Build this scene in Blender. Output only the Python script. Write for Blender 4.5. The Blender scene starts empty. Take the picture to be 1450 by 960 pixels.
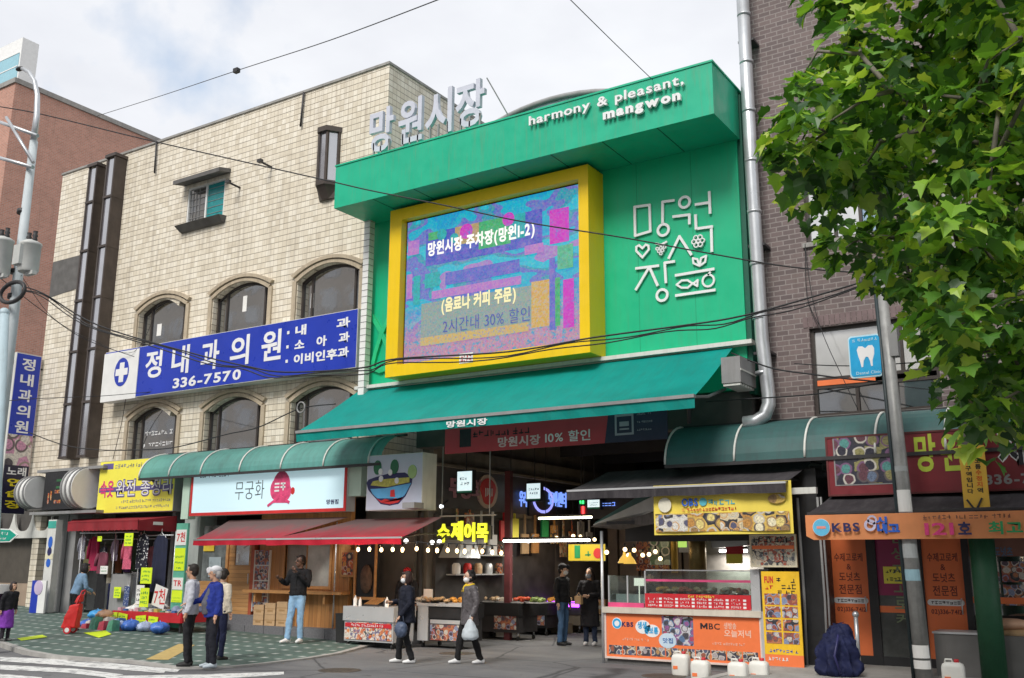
import bpy, bmesh, math, random
from mathutils import Vector, Matrix
SC = bpy.context.scene
COL = SC.collection
random.seed(7)
R = math.radians
# ------------------------------------------------------------------ camera
CAM_H = 1.75
F = 1400.0
RT = Vector((0.84002565, 0.54252407, 0.00495412))
DN = Vector((-0.11661197, 0.18946073, -0.97493912))
FW = Vector((-0.52986655, 0.81839615, 0.22241667))
cd = bpy.data.cameras.new('camera'); cam = bpy.data.objects.new('camera', cd); COL.objects.link(cam)
cd.sensor_fit = 'HORIZONTAL'; cd.sensor_width = 36.0; cd.lens = F / 1450 * 36.0
cd.clip_start = 0.1; cd.clip_end = 2000
mw = Matrix.Identity(4)
for i in range(3):
    mw[i][0] = RT[i]; mw[i][1] = -DN[i]; mw[i][2] = -FW[i]
mw[2][3] = CAM_H
cam.matrix_world = mw
SC.camera = cam
# ------------------------------------------------------------------ world, sun, exposure
SUN_EL, SUN_AZ = 45.0, 176.0            # azimuth clockwise from +Y
W = bpy.data.worlds.new('World'); SC.world = W; W.use_nodes = True
wn = W.node_tree.nodes; wl = W.node_tree.links; wn.clear()
wo = wn.new('ShaderNodeOutputWorld'); bg = wn.new('ShaderNodeBackground')
sky = wn.new('ShaderNodeTexSky'); sky.sky_type = 'NISHITA'; sky.sun_disc = False
sky.sun_elevation = R(SUN_EL); sky.sun_rotation = R(SUN_AZ); sky.air_density = 1.0; sky.dust_density = 1.5
tc = wn.new('ShaderNodeTexCoord'); mp = wn.new('ShaderNodeMapping'); mp.inputs['Scale'].default_value = (1, 1, 2.2)
mp.inputs['Location'].default_value = (0.35, 0.1, 0.0)
nz = wn.new('ShaderNodeTexNoise'); nz.inputs['Scale'].default_value = 2.6; nz.inputs['Detail'].default_value = 7; nz.inputs['Roughness'].default_value = .55
nz2 = wn.new('ShaderNodeTexNoise'); nz2.inputs['Scale'].default_value = 5; nz2.inputs['Detail'].default_value = 6
cr = wn.new('ShaderNodeValToRGB'); cr.color_ramp.elements[0].position = .22; cr.color_ramp.elements[1].position = .36
cr2 = wn.new('ShaderNodeValToRGB')
cr2.color_ramp.elements[0].position = .3; cr2.color_ramp.elements[0].color = (4.1, 4.2, 4.5, 1)
cr2.color_ramp.elements[1].position = .7; cr2.color_ramp.elements[1].color = (4.9, 5.0, 5.2, 1)
br = wn.new('ShaderNodeMix'); br.data_type = 'RGBA'; br.blend_type = 'MULTIPLY'; br.inputs[0].default_value = 1
br.inputs[7].default_value = (1.25, 1.3, 1.2, 1)
mx = wn.new('ShaderNodeMix'); mx.data_type = 'RGBA'
wl.new(tc.outputs['Generated'], mp.inputs[0]); wl.new(mp.outputs[0], nz.inputs['Vector']); wl.new(mp.outputs[0], nz2.inputs['Vector'])
wl.new(nz.outputs[0], cr.inputs[0]); wl.new(nz2.outputs[0], cr2.inputs[0]); wl.new(sky.outputs[0], br.inputs[6])
gap = Vector((-0.706, 0.553, 0.443))   # a break in the cloud over the roofs to the left
vd = wn.new('ShaderNodeVectorMath'); vd.operation = 'DISTANCE'; wl.new(tc.outputs['Generated'], vd.inputs[0]); vd.inputs[1].default_value = gap.normalized()
nz3 = wn.new('ShaderNodeTexNoise'); nz3.inputs['Scale'].default_value = 14; nz3.inputs['Detail'].default_value = 6; wl.new(tc.outputs['Generated'], nz3.inputs['Vector'])
ma = wn.new('ShaderNodeMath'); ma.operation = 'MULTIPLY_ADD'; wl.new(nz3.outputs[0], ma.inputs[0]); ma.inputs[1].default_value = .42; wl.new(vd.outputs['Value'], ma.inputs[2])
mr = wn.new('ShaderNodeMapRange'); wl.new(ma.outputs[0], mr.inputs[0]); mr.inputs[1].default_value = .15; mr.inputs[2].default_value = .30; mr.inputs[3].default_value = .35; mr.inputs[4].default_value = 1
mi = wn.new('ShaderNodeMath'); mi.operation = 'MULTIPLY'; wl.new(cr.outputs[0], mi.inputs[0]); wl.new(mr.outputs[0], mi.inputs[1])
wl.new(mi.outputs[0], mx.inputs[0]); wl.new(br.outputs[2], mx.inputs[6]); wl.new(cr2.outputs[0], mx.inputs[7])
wl.new(mx.outputs[2], bg.inputs[0]); bg.inputs[1].default_value = .1; wl.new(bg.outputs[0], wo.inputs[0])
sd = bpy.data.lights.new('sun', 'SUN'); sun = bpy.data.objects.new('sun', sd); COL.objects.link(sun)
sd.energy = 1.5; sd.angle = R(22); sd.color = (1, .96, .9)
sv = Vector((math.sin(R(SUN_AZ)) * math.cos(R(SUN_EL)), math.cos(R(SUN_AZ)) * math.cos(R(SUN_EL)), math.sin(R(SUN_EL))))
sun.rotation_euler = sv.to_track_quat('Z', 'Y').to_euler(); sun.location = (0, 0, 40)
SC.view_settings.view_transform = 'Standard'; SC.view_settings.look = 'None'
SC.view_settings.exposure = 1.0; SC.view_settings.gamma = 1; SC.view_settings.use_curve_mapping = False
SC.cycles.max_bounces = 6; SC.cycles.diffuse_bounces = 4; SC.cycles.glossy_bounces = 3
SC.cycles.transparent_max_bounces = 8; SC.cycles.use_denoising = True
# ------------------------------------------------------------------ measuring: a ray of the survey photo met with a plane
def ray(px, py): return RT * ((px - 725) / F) + DN * ((py - 480) / F) + FW
C0 = Vector((0, 0, CAM_H))
def at(px, py, Y):
    d = ray(px, py); return C0 + d * (Y / d.y)
def atX(px, py, X):
    d = ray(px, py); return C0 + d * (X / d.x)
def atZ(px, py, Z):
    d = ray(px, py); return C0 + d * ((Z - CAM_H) / d.z)
def rect(l, t, r, b, Y, side=None):
    a, c = at(l, t, Y), at(r, b, Y); return a.x, c.x, c.z, a.z
def road_z(X): return .014 * max(0, -14 - X)
def pave_z(X): return .02 + .024 * max(0, -13.5 - X)
# ------------------------------------------------------------------ materials
def nd(nt, t, **k):
    n = nt.nodes.new(t)
    for a, v in k.items(): setattr(n, a, v)
    return n
def newmat(name):
    m = bpy.data.materials.new(name); m.use_nodes = True
    nt = m.node_tree; b = nt.nodes['Principled BSDF']; return m, nt, b
def rgba(c): return (c[0], c[1], c[2], 1)
def mulc(c, f): return (min(c[0] * f, 1), min(c[1] * f, 1), min(c[2] * f, 1), 1)
def coord(nt, scale=(1, 1, 1)):
    t = nd(nt, 'ShaderNodeTexCoord'); m = nd(nt, 'ShaderNodeMapping'); m.inputs['Scale'].default_value = scale
    nt.links.new(t.outputs['Object'], m.inputs[0]); return m.outputs[0]
def noise(nt, vec, scale, detail=5, rough=.55):
    n = nd(nt, 'ShaderNodeTexNoise'); n.inputs['Scale'].default_value = scale; n.inputs['Detail'].default_value = detail
    n.inputs['Roughness'].default_value = rough; nt.links.new(vec, n.inputs['Vector']); return n.outputs[0]
def ramp(nt, fac, stops, interp='LINEAR'):
    r = nd(nt, 'ShaderNodeValToRGB'); r.color_ramp.interpolation = interp
    e = r.color_ramp.elements
    while len(e) > 1: e.remove(e[-1])
    e[0].position = stops[0][0]; e[0].color = rgba(stops[0][1])
    for p, c in stops[1:]:
        x = e.new(p); x.color = rgba(c)
    nt.links.new(fac, r.inputs[0]); return r.outputs[0]
def mixc(nt, fac, a, b, mode='MIX'):
    m = nd(nt, 'ShaderNodeMix', data_type='RGBA', blend_type=mode)
    for s, i in ((fac, 0), (a, 6), (b, 7)):
        if hasattr(s, 'is_linked'): nt.links.new(s, m.inputs[i])
        else: m.inputs[i].default_value = s if i == 0 else rgba(s)
    return m.outputs[2]
def bump(nt, b, h, strength=.3, dist=.02):
    n = nd(nt, 'ShaderNodeBump'); n.inputs['Strength'].default_value = strength; n.inputs['Distance'].default_value = dist
    nt.links.new(h, n.inputs['Height']); nt.links.new(n.outputs[0], b.inputs['Normal'])
def mat(name, col, rough=.6, metal=0, var=.18, vs=3, bmp=.0, bs=60, streak=0, spec=.5, grime=(.12, .10, .08)):
    m, nt, b = newmat(name)
    v = coord(nt)
    c = ramp(nt, noise(nt, v, vs, 6, .65), [(.3, mulc(col, 1 - var)), (.7, mulc(col, 1 + var * .6))])
    if streak:
        s = noise(nt, coord(nt, (5, 5, .35)), 2.2, 5, .7)
        f = ramp(nt, s, [(.5, (0, 0, 0)), (.78, (streak,) * 3)])
        c = mixc(nt, f, c, grime)
    nt.links.new(c, b.inputs['Base Color'])
    rr = ramp(nt, noise(nt, v, vs * (4 if metal < .2 else .7), 4), [(.3, (max(rough - .1, .03),) * 3), (.7, (min(rough + .1, 1),) * 3)])
    nt.links.new(rr, b.inputs['Roughness'])
    b.inputs['Metallic'].default_value = metal; b.inputs['Specular IOR Level'].default_value = spec
    if bmp: bump(nt, b, noise(nt, v, bs, 4), bmp, .02)
    return m
def emis(name, col, strength=1.0, base=None):
    m, nt, b = newmat(name)
    b.inputs['Base Color'].default_value = rgba(base or mulc(col, .8)[:3])
    b.inputs['Emission Color'].default_value = rgba(col); b.inputs['Emission Strength'].default_value = strength
    b.inputs['Roughness'].default_value = .4
    return m
def wallmap(nt):
    t = nd(nt, 'ShaderNodeTexCoord'); s = nd(nt, 'ShaderNodeSeparateXYZ'); nt.links.new(t.outputs['Object'], s.inputs[0])
    a = nd(nt, 'ShaderNodeMath', operation='ADD'); nt.links.new(s.outputs[0], a.inputs[0]); nt.links.new(s.outputs[1], a.inputs[1])
    c = nd(nt, 'ShaderNodeCombineXYZ'); nt.links.new(a.outputs[0], c.inputs[0]); nt.links.new(s.outputs[2], c.inputs[1])
    return c.outputs[0]
def brick(name, c1, c2, mortar, bw, bh, ms, off=.5, rough=.75, bmp=.5, dirt=.25, spec=.4, grime=(.1, .08, .06), sq=None, smooth=.1, bias=0):
    m, nt, b = newmat(name)
    v = wallmap(nt); t = nd(nt, 'ShaderNodeTexBrick'); nt.links.new(v, t.inputs['Vector'])
    t.offset = off; t.inputs['Color1'].default_value = rgba(c1); t.inputs['Color2'].default_value = rgba(c2); t.inputs['Mortar'].default_value = rgba(mortar)
    t.inputs['Scale'].default_value = 1; t.inputs['Mortar Size'].default_value = ms; t.inputs['Mortar Smooth'].default_value = smooth
    t.inputs['Brick Width'].default_value = bw; t.inputs['Row Height'].default_value = bh; t.inputs['Bias'].default_value = bias
    c = t.outputs[0]
    o = coord(nt)
    c = mixc(nt, ramp(nt, noise(nt, o, .5, 6, .7), [(.45, (0, 0, 0)), (.75, (dirt,) * 3)]), c, grime)
    s = noise(nt, coord(nt, (4, 4, .25)), 1.6, 5, .75)
    c = mixc(nt, ramp(nt, s, [(.52, (0, 0, 0)), (.8, (dirt * 1.5,) * 3)]), c, grime)
    if sq:   # a second darker set of horizontal joints
        pass
    nt.links.new(c, b.inputs['Base Color']); b.inputs['Roughness'].default_value = rough; b.inputs['Specular IOR Level'].default_value = spec
    iv = nd(nt, 'ShaderNodeMath', operation='SUBTRACT'); iv.inputs[0].default_value = 1; nt.links.new(t.outputs[1], iv.inputs[1])
    bump(nt, b, iv.outputs[0], bmp, .01)
    return m
def photo(name, cols, scale=6, gloss=.35, seed=0):
    """a printed picture of dishes: round heaps of several colours on pale plates over a dark cloth"""
    m, nt, b = newmat(name)
    v = wallmap(nt); n = nd(nt, 'ShaderNodeTexNoise'); n.inputs['Scale'].default_value = scale * 1.3; n.inputs['Detail'].default_value = 3
    nt.links.new(v, n.inputs['Vector'])
    mxv = nd(nt, 'ShaderNodeMix', data_type='RGBA', blend_type='ADD'); mxv.inputs[0].default_value = .07
    nt.links.new(v, mxv.inputs[6]); nt.links.new(n.outputs[1], mxv.inputs[7])
    vo = nd(nt, 'ShaderNodeTexVoronoi', voronoi_dimensions='2D'); vo.inputs['Scale'].default_value = scale; vo.inputs['Randomness'].default_value = .7; nt.links.new(mxv.outputs[2], vo.inputs['Vector'])
    sp = nd(nt, 'ShaderNodeSeparateColor'); nt.links.new(vo.outputs['Color'], sp.inputs[0])
    k = len(cols)
    c = ramp(nt, sp.outputs[0], [(i / k, cols[i]) for i in range(k)], 'CONSTANT')
    fine = ramp(nt, noise(nt, v, scale * 6, 4, .7), [(.32, (.3, .28, .25)), (.5, (.9, .9, .9)), (.68, (1.25, 1.2, 1.1))])
    food = mixc(nt, .85, c, fine, 'MULTIPLY')
    pl = ramp(nt, sp.outputs[1], [(0, cols[-1]), (.4, (.55, .52, .46)), (.75, (.12, .10, .10))], 'CONSTANT')
    bgc = ramp(nt, sp.outputs[2], [(0, cols[0]), (.5, cols[k // 2]), (.8, (.05, .05, .06))], 'CONSTANT')
    f1 = ramp(nt, vo.outputs['Distance'], [(.0, (0, 0, 0)), (.33, (0, 0, 0)), (.37, (1, 1, 1))]); f2 = ramp(nt, vo.outputs['Distance'], [(.0, (0, 0, 0)), (.45, (0, 0, 0)), (.50, (1, 1, 1))])
    c = mixc(nt, f2, mixc(nt, f1, food, pl), mixc(nt, .7, bgc, fine, 'MULTIPLY'))
    nt.links.new(c, b.inputs['Base Color']); b.inputs['Roughness'].default_value = gloss
    return m
def wood(name, c1, c2, vertical=True, pitch=.12):
    m, nt, b = newmat(name)
    v = coord(nt, (1, 1, .12) if vertical else (.12, 1, 1)); n = noise(nt, v, 14, 6, .6)
    c = ramp(nt, n, [(.3, c1), (.7, c2)])
    t = nd(nt, 'ShaderNodeTexCoord'); s = nd(nt, 'ShaderNodeSeparateXYZ'); nt.links.new(t.outputs['Object'], s.inputs[0])
    q = nd(nt, 'ShaderNodeMath', operation='DIVIDE'); nt.links.new(s.outputs[0 if vertical else 2], q.inputs[0]); q.inputs[1].default_value = pitch
    fr = nd(nt, 'ShaderNodeMath', operation='FRACT'); nt.links.new(q.outputs[0], fr.inputs[0])
    g = ramp(nt, fr.outputs[0], [(0, (0, 0, 0)), (.05, (1, 1, 1)), (.95, (1, 1, 1)), (1, (0, 0, 0))])
    fl = nd(nt, 'ShaderNodeMath', operation='FLOOR'); nt.links.new(q.outputs[0], fl.inputs[0])
    wn_ = nd(nt, 'ShaderNodeTexWhiteNoise', noise_dimensions='1D'); nt.links.new(fl.outputs[0], wn_.inputs['W'])
    c = mixc(nt, 1, c, ramp(nt, wn_.outputs[0], [(0, (.72, .72, .72)), (1, (1, 1, 1))]), 'MULTIPLY')
    c = mixc(nt, g, mulc(c1, .35)[:3], c)
    nt.links.new(c, b.inputs['Base Color']); b.inputs['Roughness'].default_value = .5
    bump(nt, b, g, .5, .01)
    return m
def glass_dark(name, col=(.03, .035, .04), rough=.06, var=.5, sc=1.2):
    m, nt, b = newmat(name); v = coord(nt)
    c = ramp(nt, noise(nt, v, sc, 3), [(.35, mulc(col, 1 - var)), (.65, mulc(col, 1 + var))])
    nt.links.new(c, b.inputs['Base Color']); b.inputs['Roughness'].default_value = rough
    b.inputs['Specular IOR Level'].default_value = .9; b.inputs['IOR'].default_value = 3.0
    bump(nt, b, noise(nt, v, 1.3, 2), .06, .05)
    return m
def glass_clear(name, tint=(.85, .92, .9), mixf=.16, rough=.03):
    m = bpy.data.materials.new(name); m.use_nodes = True; nt = m.node_tree; nt.nodes.clear()
    o = nd(nt, 'ShaderNodeOutputMaterial'); t = nd(nt, 'ShaderNodeBsdfTransparent'); g = nd(nt, 'ShaderNodeBsdfGlossy'); x = nd(nt, 'ShaderNodeMixShader')
    t.inputs[0].default_value = rgba(tint); g.inputs['Roughness'].default_value = rough; x.inputs[0].default_value = mixf
    nt.links.new(t.outputs[0], x.inputs[1]); nt.links.new(g.outputs[0], x.inputs[2]); nt.links.new(x.outputs[0], o.inputs[0]); return m
def thin(name, col, rough=.7, tr=.35, var=.15, vs=3, streak=0, grime=(.1, .09, .08), spec=.3):
    """fabric or foliage that lets some light through"""
    m, nt, b = newmat(name); v = coord(nt)
    c = ramp(nt, noise(nt, v, vs, 5), [(.3, mulc(col, 1 - var)), (.7, mulc(col, 1 + var * .7))])
    if streak:
        s = noise(nt, coord(nt, (6, 1.2, 1.2)), 1.5, 5, .7)
        c = mixc(nt, ramp(nt, s, [(.45, (0, 0, 0)), (.75, (streak,) * 3)]), c, grime)
    nt.links.new(c, b.inputs['Base Color']); b.inputs['Roughness'].default_value = rough; b.inputs['Specular IOR Level'].default_value = spec
    t = nd(nt, 'ShaderNodeBsdfTranslucent'); nt.links.new(c, t.inputs[0])
    x = nd(nt, 'ShaderNodeMixShader'); x.inputs[0].default_value = tr
    o = nt.nodes['Material Output']
    nt.links.new(b.outputs[0], x.inputs[1]); nt.links.new(t.outputs[0], x.inputs[2]); nt.links.new(x.outputs[0], o.inputs[0]); return m
# ------------------------------------------------------------------ mesh building
WLOC = {}
class MB:
    def __init__(s): s.v = []; s.f = []; s.mi = []; s.cur = 0; s.sm = []; s.smooth = False
    def add(s, vs, fs):
        o = len(s.v); s.v += [tuple(x) for x in vs]
        for f in fs: s.f.append(tuple(i + o for i in f)); s.mi.append(s.cur); s.sm.append(s.smooth)
        return s
    def box(s, x0, x1, y0, y1, z0, z1):
        if x0 > x1: x0, x1 = x1, x0
        if y0 > y1: y0, y1 = y1, y0
        if z0 > z1: z0, z1 = z1, z0
        return s.add([(x0, y0, z0), (x1, y0, z0), (x1, y1, z0), (x0, y1, z0), (x0, y0, z1), (x1, y0, z1), (x1, y1, z1), (x0, y1, z1)],
                     [(3, 2, 1, 0), (4, 5, 6, 7), (0, 1, 5, 4), (1, 2, 6, 5), (2, 3, 7, 6), (3, 0, 4, 7)])
    def hexa(s, a, b):
        """two quads (4 points each), joined"""
        return s.add(list(a) + list(b), [(3, 2, 1, 0), (4, 5, 6, 7), (0, 1, 5, 4), (1, 2, 6, 5), (2, 3, 7, 6), (3, 0, 4, 7)])
    def quad(s, *p): return s.add(p, [tuple(range(len(p)))])
    def slab(s, pts, n):
        """polygon pts extruded by vector n"""
        n = Vector(n); k = len(pts); a = [Vector(p) for p in pts]
        return s.add(a + [p + n for p in a], [tuple(range(k))[::-1], tuple(range(k, 2 * k))] + [(i, (i + 1) % k, k + (i + 1) % k, k + i) for i in range(k)])
    def xz(s, pts, y0, y1): return s.slab([(x, y0, z) for x, z in pts], (0, y1 - y0, 0))
    def tube(s, pts, r, n=8, caps=True, closed=False):
        pts = [Vector(p) for p in pts]; k = len(pts)
        rr = r if isinstance(r, (list, tuple)) else [r] * k
        o = len(s.v); prev = None; V = []
        for i, p in enumerate(pts):
            if closed: d = pts[(i + 1) % k] - pts[i - 1]
            else: d = pts[min(i + 1, k - 1)] - pts[max(i - 1, 0)]
            d = d.normalized() if d.length > 1e-9 else Vector((0, 0, 1))
            if prev is None:
                a = Vector((0, 0, 1)) if abs(d.z) < .9 else Vector((1, 0, 0))
                u = d.cross(a).normalized()
            else:
                u = prev - d * prev.dot(d)
                u = u.normalized() if u.length > 1e-6 else d.orthogonal().normalized()
            prev = u; w = d.cross(u)
            q = rr[i]
            if not isinstance(q, (tuple, list)): q = (q, q)
            for j in range(n):
                t = 2 * math.pi * j / n; V.append(p + u * (q[0] * math.cos(t)) + w * (q[1] * math.sin(t)))
        Fc = []
        for i in range(k if closed else k - 1):
            i2 = (i + 1) % k
            for j in range(n):
                j2 = (j + 1) % n; Fc.append((i * n + j, i * n + j2, i2 * n + j2, i2 * n + j))
        if caps and not closed: Fc += [tuple(range(n))[::-1], tuple(range((k - 1) * n, k * n))]
        sm = s.smooth; s.smooth = True if n > 5 else sm
        s.add(V, Fc)
        if caps and not closed: s.sm[-1] = s.sm[-2] = False
        s.smooth = sm; return s
    def cyl(s, p, q, r, n=16): return s.tube([p, q], r, n)
    def ball(s, c, r, n=10, m=7):
        if not isinstance(r, (tuple, list)): r = (r, r, r)
        V = [(c[0], c[1], c[2] - r[2])]; Fc = []
        for i in range(1, m):
            a = math.pi * i / m
            for j in range(n):
                t = 2 * math.pi * j / n; V.append((c[0] + r[0] * math.sin(a) * math.cos(t), c[1] + r[1] * math.sin(a) * math.sin(t), c[2] - r[2] * math.cos(a)))
        V.append((c[0], c[1], c[2] + r[2]))
        for j in range(n): Fc.append((0, 1 + (j + 1) % n, 1 + j))
        for i in range(m - 2):
            for j in range(n): Fc.append((1 + i * n + j, 1 + i * n + (j + 1) % n, 1 + (i + 1) * n + (j + 1) % n, 1 + (i + 1) * n + j))
        L = len(V) - 1
        for j in range(n): Fc.append((L, 1 + (m - 2) * n + j, 1 + (m - 2) * n + (j + 1) % n))
        sm = s.smooth; s.smooth = True; s.add(V, Fc); s.smooth = sm; return s
    def lathe(s, c, prof, n=16):
        V = []; Fc = []
        for r, z in prof:
            for j in range(n):
                t = 2 * math.pi * j / n; V.append((c[0] + r * math.cos(t), c[1] + r * math.sin(t), c[2] + z))
        k = len(prof)
        for i in range(k - 1):
            for j in range(n): Fc.append((i * n + j, i * n + (j + 1) % n, (i + 1) * n + (j + 1) % n, (i + 1) * n + j))
        sm = s.smooth; s.smooth = True; s.add(V, Fc); s.smooth = False
        s.add([V[j] for j in range(n)][::-1], [tuple(range(n))]); s.add(V[(k - 1) * n:], [tuple(range(n))]); s.smooth = sm; return s
    def disc(s, c, r, y0, y1, n=20, rz=None):
        rz = rz or r
        return s.xz([(c[0] + r * math.cos(2 * math.pi * i / n), c[1] + rz * math.sin(2 * math.pi * i / n)) for i in range(n)], y0, y1)
    def ring(s, c, r, w, y0, y1, n=24, a0=0, a1=360):
        k = n if a1 - a0 >= 360 else n
        for i in range(k):
            t, u = R(a0 + (a1 - a0) * i / k), R(a0 + (a1 - a0) * (i + 1) / k)
            s.xz([(c[0] + (r - w / 2) * math.cos(t), c[1] + (r - w / 2) * math.sin(t)), (c[0] + (r + w / 2) * math.cos(t), c[1] + (r + w / 2) * math.sin(t)),
                  (c[0] + (r + w / 2) * math.cos(u), c[1] + (r + w / 2) * math.sin(u)), (c[0] + (r - w / 2) * math.cos(u), c[1] + (r - w / 2) * math.sin(u))], y0, y1)
        return s
    def line(s, a, b, w, y0, y1):
        a, b = Vector((a[0], a[1])), Vector((b[0], b[1])); d = (b - a).normalized(); n = Vector((-d.y, d.x)) * w / 2; e = d * w * .3; jt = .0011 * (len(s.f) // 6 % 11); y0 -= jt; y1 -= jt * .5
        return s.xz([tuple(a - e + n), tuple(a - e - n), tuple(b + e - n), tuple(b + e + n)], y0, y1)
    def build(s, name, m, parent=None, local=False, loc=None):
        me = bpy.data.meshes.new(name)
        o = bpy.data.objects.new(name, me); COL.objects.link(o)
        P = Vector((0, 0, 0))
        if parent is not None:
            o.parent = parent; P = WLOC.get(parent, Vector((0, 0, 0)))
        L = Vector(loc) if loc is not None else Vector((0, 0, 0))
        if local: P = Vector((0, 0, 0))
        WLOC[o] = P + L if parent is not None else L
        if loc is not None: o.location = L - (P if parent is not None else Vector((0, 0, 0)))
        off = P if loc is None else L
        if local: off = Vector((0, 0, 0))
        me.from_pydata([tuple(Vector(v) - off) for v in s.v] if off.length > 0 else s.v, [], s.f)
        for x in (m if isinstance(m, (list, tuple)) else [m]): me.materials.append(x)
        me.polygons.foreach_set('use_smooth', s.sm); me.polygons.foreach_set('material_index', s.mi)
        me.update()
        bm = bmesh.new(); bm.from_mesh(me); bmesh.ops.recalc_face_normals(bm, faces=bm.faces); bm.to_mesh(me); bm.free()
        return o
def tag(o, label, cat, group=None):
    o['label'] = label; o['category'] = cat
    if group: o['group'] = group
    return o
def thing(name, label, cat, loc=(0, 0, 0), group=None, rz=0):
    o = bpy.data.objects.new(name, None); COL.objects.link(o); o.location = loc; o.rotation_euler = (0, 0, rz)
    o.empty_display_size = .2; WLOC[o] = Vector(loc); return tag(o, label, cat, group)
def kind(o, k): o['kind'] = k; return o
def dup(o, delta=(0, 0, 0), label=None, rz=None, parent=None):
    c = o.copy(); COL.objects.link(c)
    if parent is None:
        c.location = Vector(o.location) + Vector(delta)
        if rz is not None: c.rotation_euler = (0, 0, rz)
        if label: c['label'] = label
    else: c.parent = parent
    for ch in list(o.children): dup(ch, parent=c)
    return c
# ------------------------------------------------------------------ lettering
_txt = {}; _gl = {}
def load_glyphs(chars, bold):
    """outline every sign character once, one to a line"""
    todo = [c for c in dict.fromkeys(chars) if (c, bold) not in _gl and c not in ' \n']
    if not todo: return
    c = bpy.data.curves.new('lettering', 'FONT'); c.body = '\n'.join(todo); c.size = 1; c.offset = bold; c.extrude = .5; c.resolution_u = 3; c.space_line = 3
    o = bpy.data.objects.new('lettering', c); me = o.to_mesh()
    bins = {}
    for v in me.vertices: bins.setdefault(round(-(v.co.y - .35) / 3), []).append(v.index)
    pol = {}
    for p in me.polygons: pol.setdefault(round(-(me.vertices[p.vertices[0]].co.y - .35) / 3), []).append(tuple(p.vertices))
    for i, ch in enumerate(todo):
        ix = bins.get(i, []); m = {j: n for n, j in enumerate(ix)}
        V = [Vector((me.vertices[j].co.x, me.vertices[j].co.y + 3 * i, me.vertices[j].co.z)) for j in ix]
        _gl[(ch, bold)] = (V, [tuple(m[j] for j in f) for f in pol.get(i, [])])
    o.to_mesh_clear(); bpy.data.objects.remove(o); bpy.data.curves.remove(c)
def glyphs(body, bold=0.0, spacing=1.0):
    k = (body, bold, spacing)
    if k in _txt: return _txt[k]
    load_glyphs(body, bold)
    V = []; Fc = []
    lines = body.split('\n'); rows = []
    for L in lines:
        x = 0; row = []
        for ch in L:
            if ch == ' ': x += .34 * spacing; continue
            gv, gf = _gl[(ch, bold)]
            if not gv: x += .5; continue
            lo = min(p.x for p in gv); hi = max(p.x for p in gv)
            if ord(ch) > 0x1000: row.append((ch, x)); x += .95 * spacing
            else: row.append((ch, x - lo + .05)); x += (hi - lo + .1) * spacing
        rows.append((row, x))
    for i, (row, wd) in enumerate(rows):
        for ch, x in row:
            gv, gf = _gl[(ch, bold)]; o = len(V)
            V += [Vector((p.x + x - wd / 2, p.y - i * 1.12, p.z)) for p in gv]; Fc += [tuple(j + o for j in f) for f in gf]
    xs = [v.x for v in V]; ys = [v.y for v in V]
    _txt[k] = (V, Fc, min(xs), max(xs), min(ys), max(ys)); return _txt[k]
def put_text(mb, body, u0, u1, v0, v1, d, t=.01, bold=0.02, axis='Y', spacing=1.0, skew=0, shear=0, base=False):
    """letters filling u0..u1 by v0..v1 on the plane at d; axis Y faces -Y, axis X faces +X. v1 None: natural height; base: v0 is the baseline"""
    V, Fc, a, b, c, e = glyphs(body, bold, spacing)
    su = (u1 - u0) / (b - a); svv = su if v1 is None else (v1 - v0) / (e - c)
    if base:
        svv = su if v1 is None else (v1 - v0) / .73; c = 0
    out = []
    for p in V:
        u = u0 + (p.x - a) * su; v = v0 + (p.y - c) * svv; w = (p.z + .5) * t
        u += (v - v0) * shear; v += (u - u0) * skew
        if axis == 'Y': out.append((u, d - w, v))
        else: out.append((d + w, u, v))
    mb.add(out, Fc)
    return mb
def text(parent, body, m, u0, u1, v0, v1, d, name='lettering', **k):
    return put_text(MB(), body, u0, u1, v0, v1, d, **k).build(name, m, parent)
def scribble(mb, x0, x1, z0, z1, y, seed=1, t=.004, ratio=.95):
    """a row of print too small to read: blocks of short strokes"""
    if z1 < z0: z0, z1 = z1, z0
    rng = random.Random(seed); h = max(z1 - z0, .012); w = h * ratio; x = x0
    while x + w * .7 < x1:
        if rng.random() < .14: x += w * .6; continue
        k = rng.randint(2, 3)
        for i in range(k):
            if rng.random() < .5:
                zz = z0 + h * (i + .2) / k; mb.box(x, x + w * .78, y - t, y, zz, zz + h * .17)
            else:
                xx = x + w * .78 * rng.random() * .75; mb.box(xx, xx + w * .16, y - t, y, z0 + h * rng.random() * .3, z0 + h * (.6 + .4 * rng.random()))
        x += w
    return mb
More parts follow.
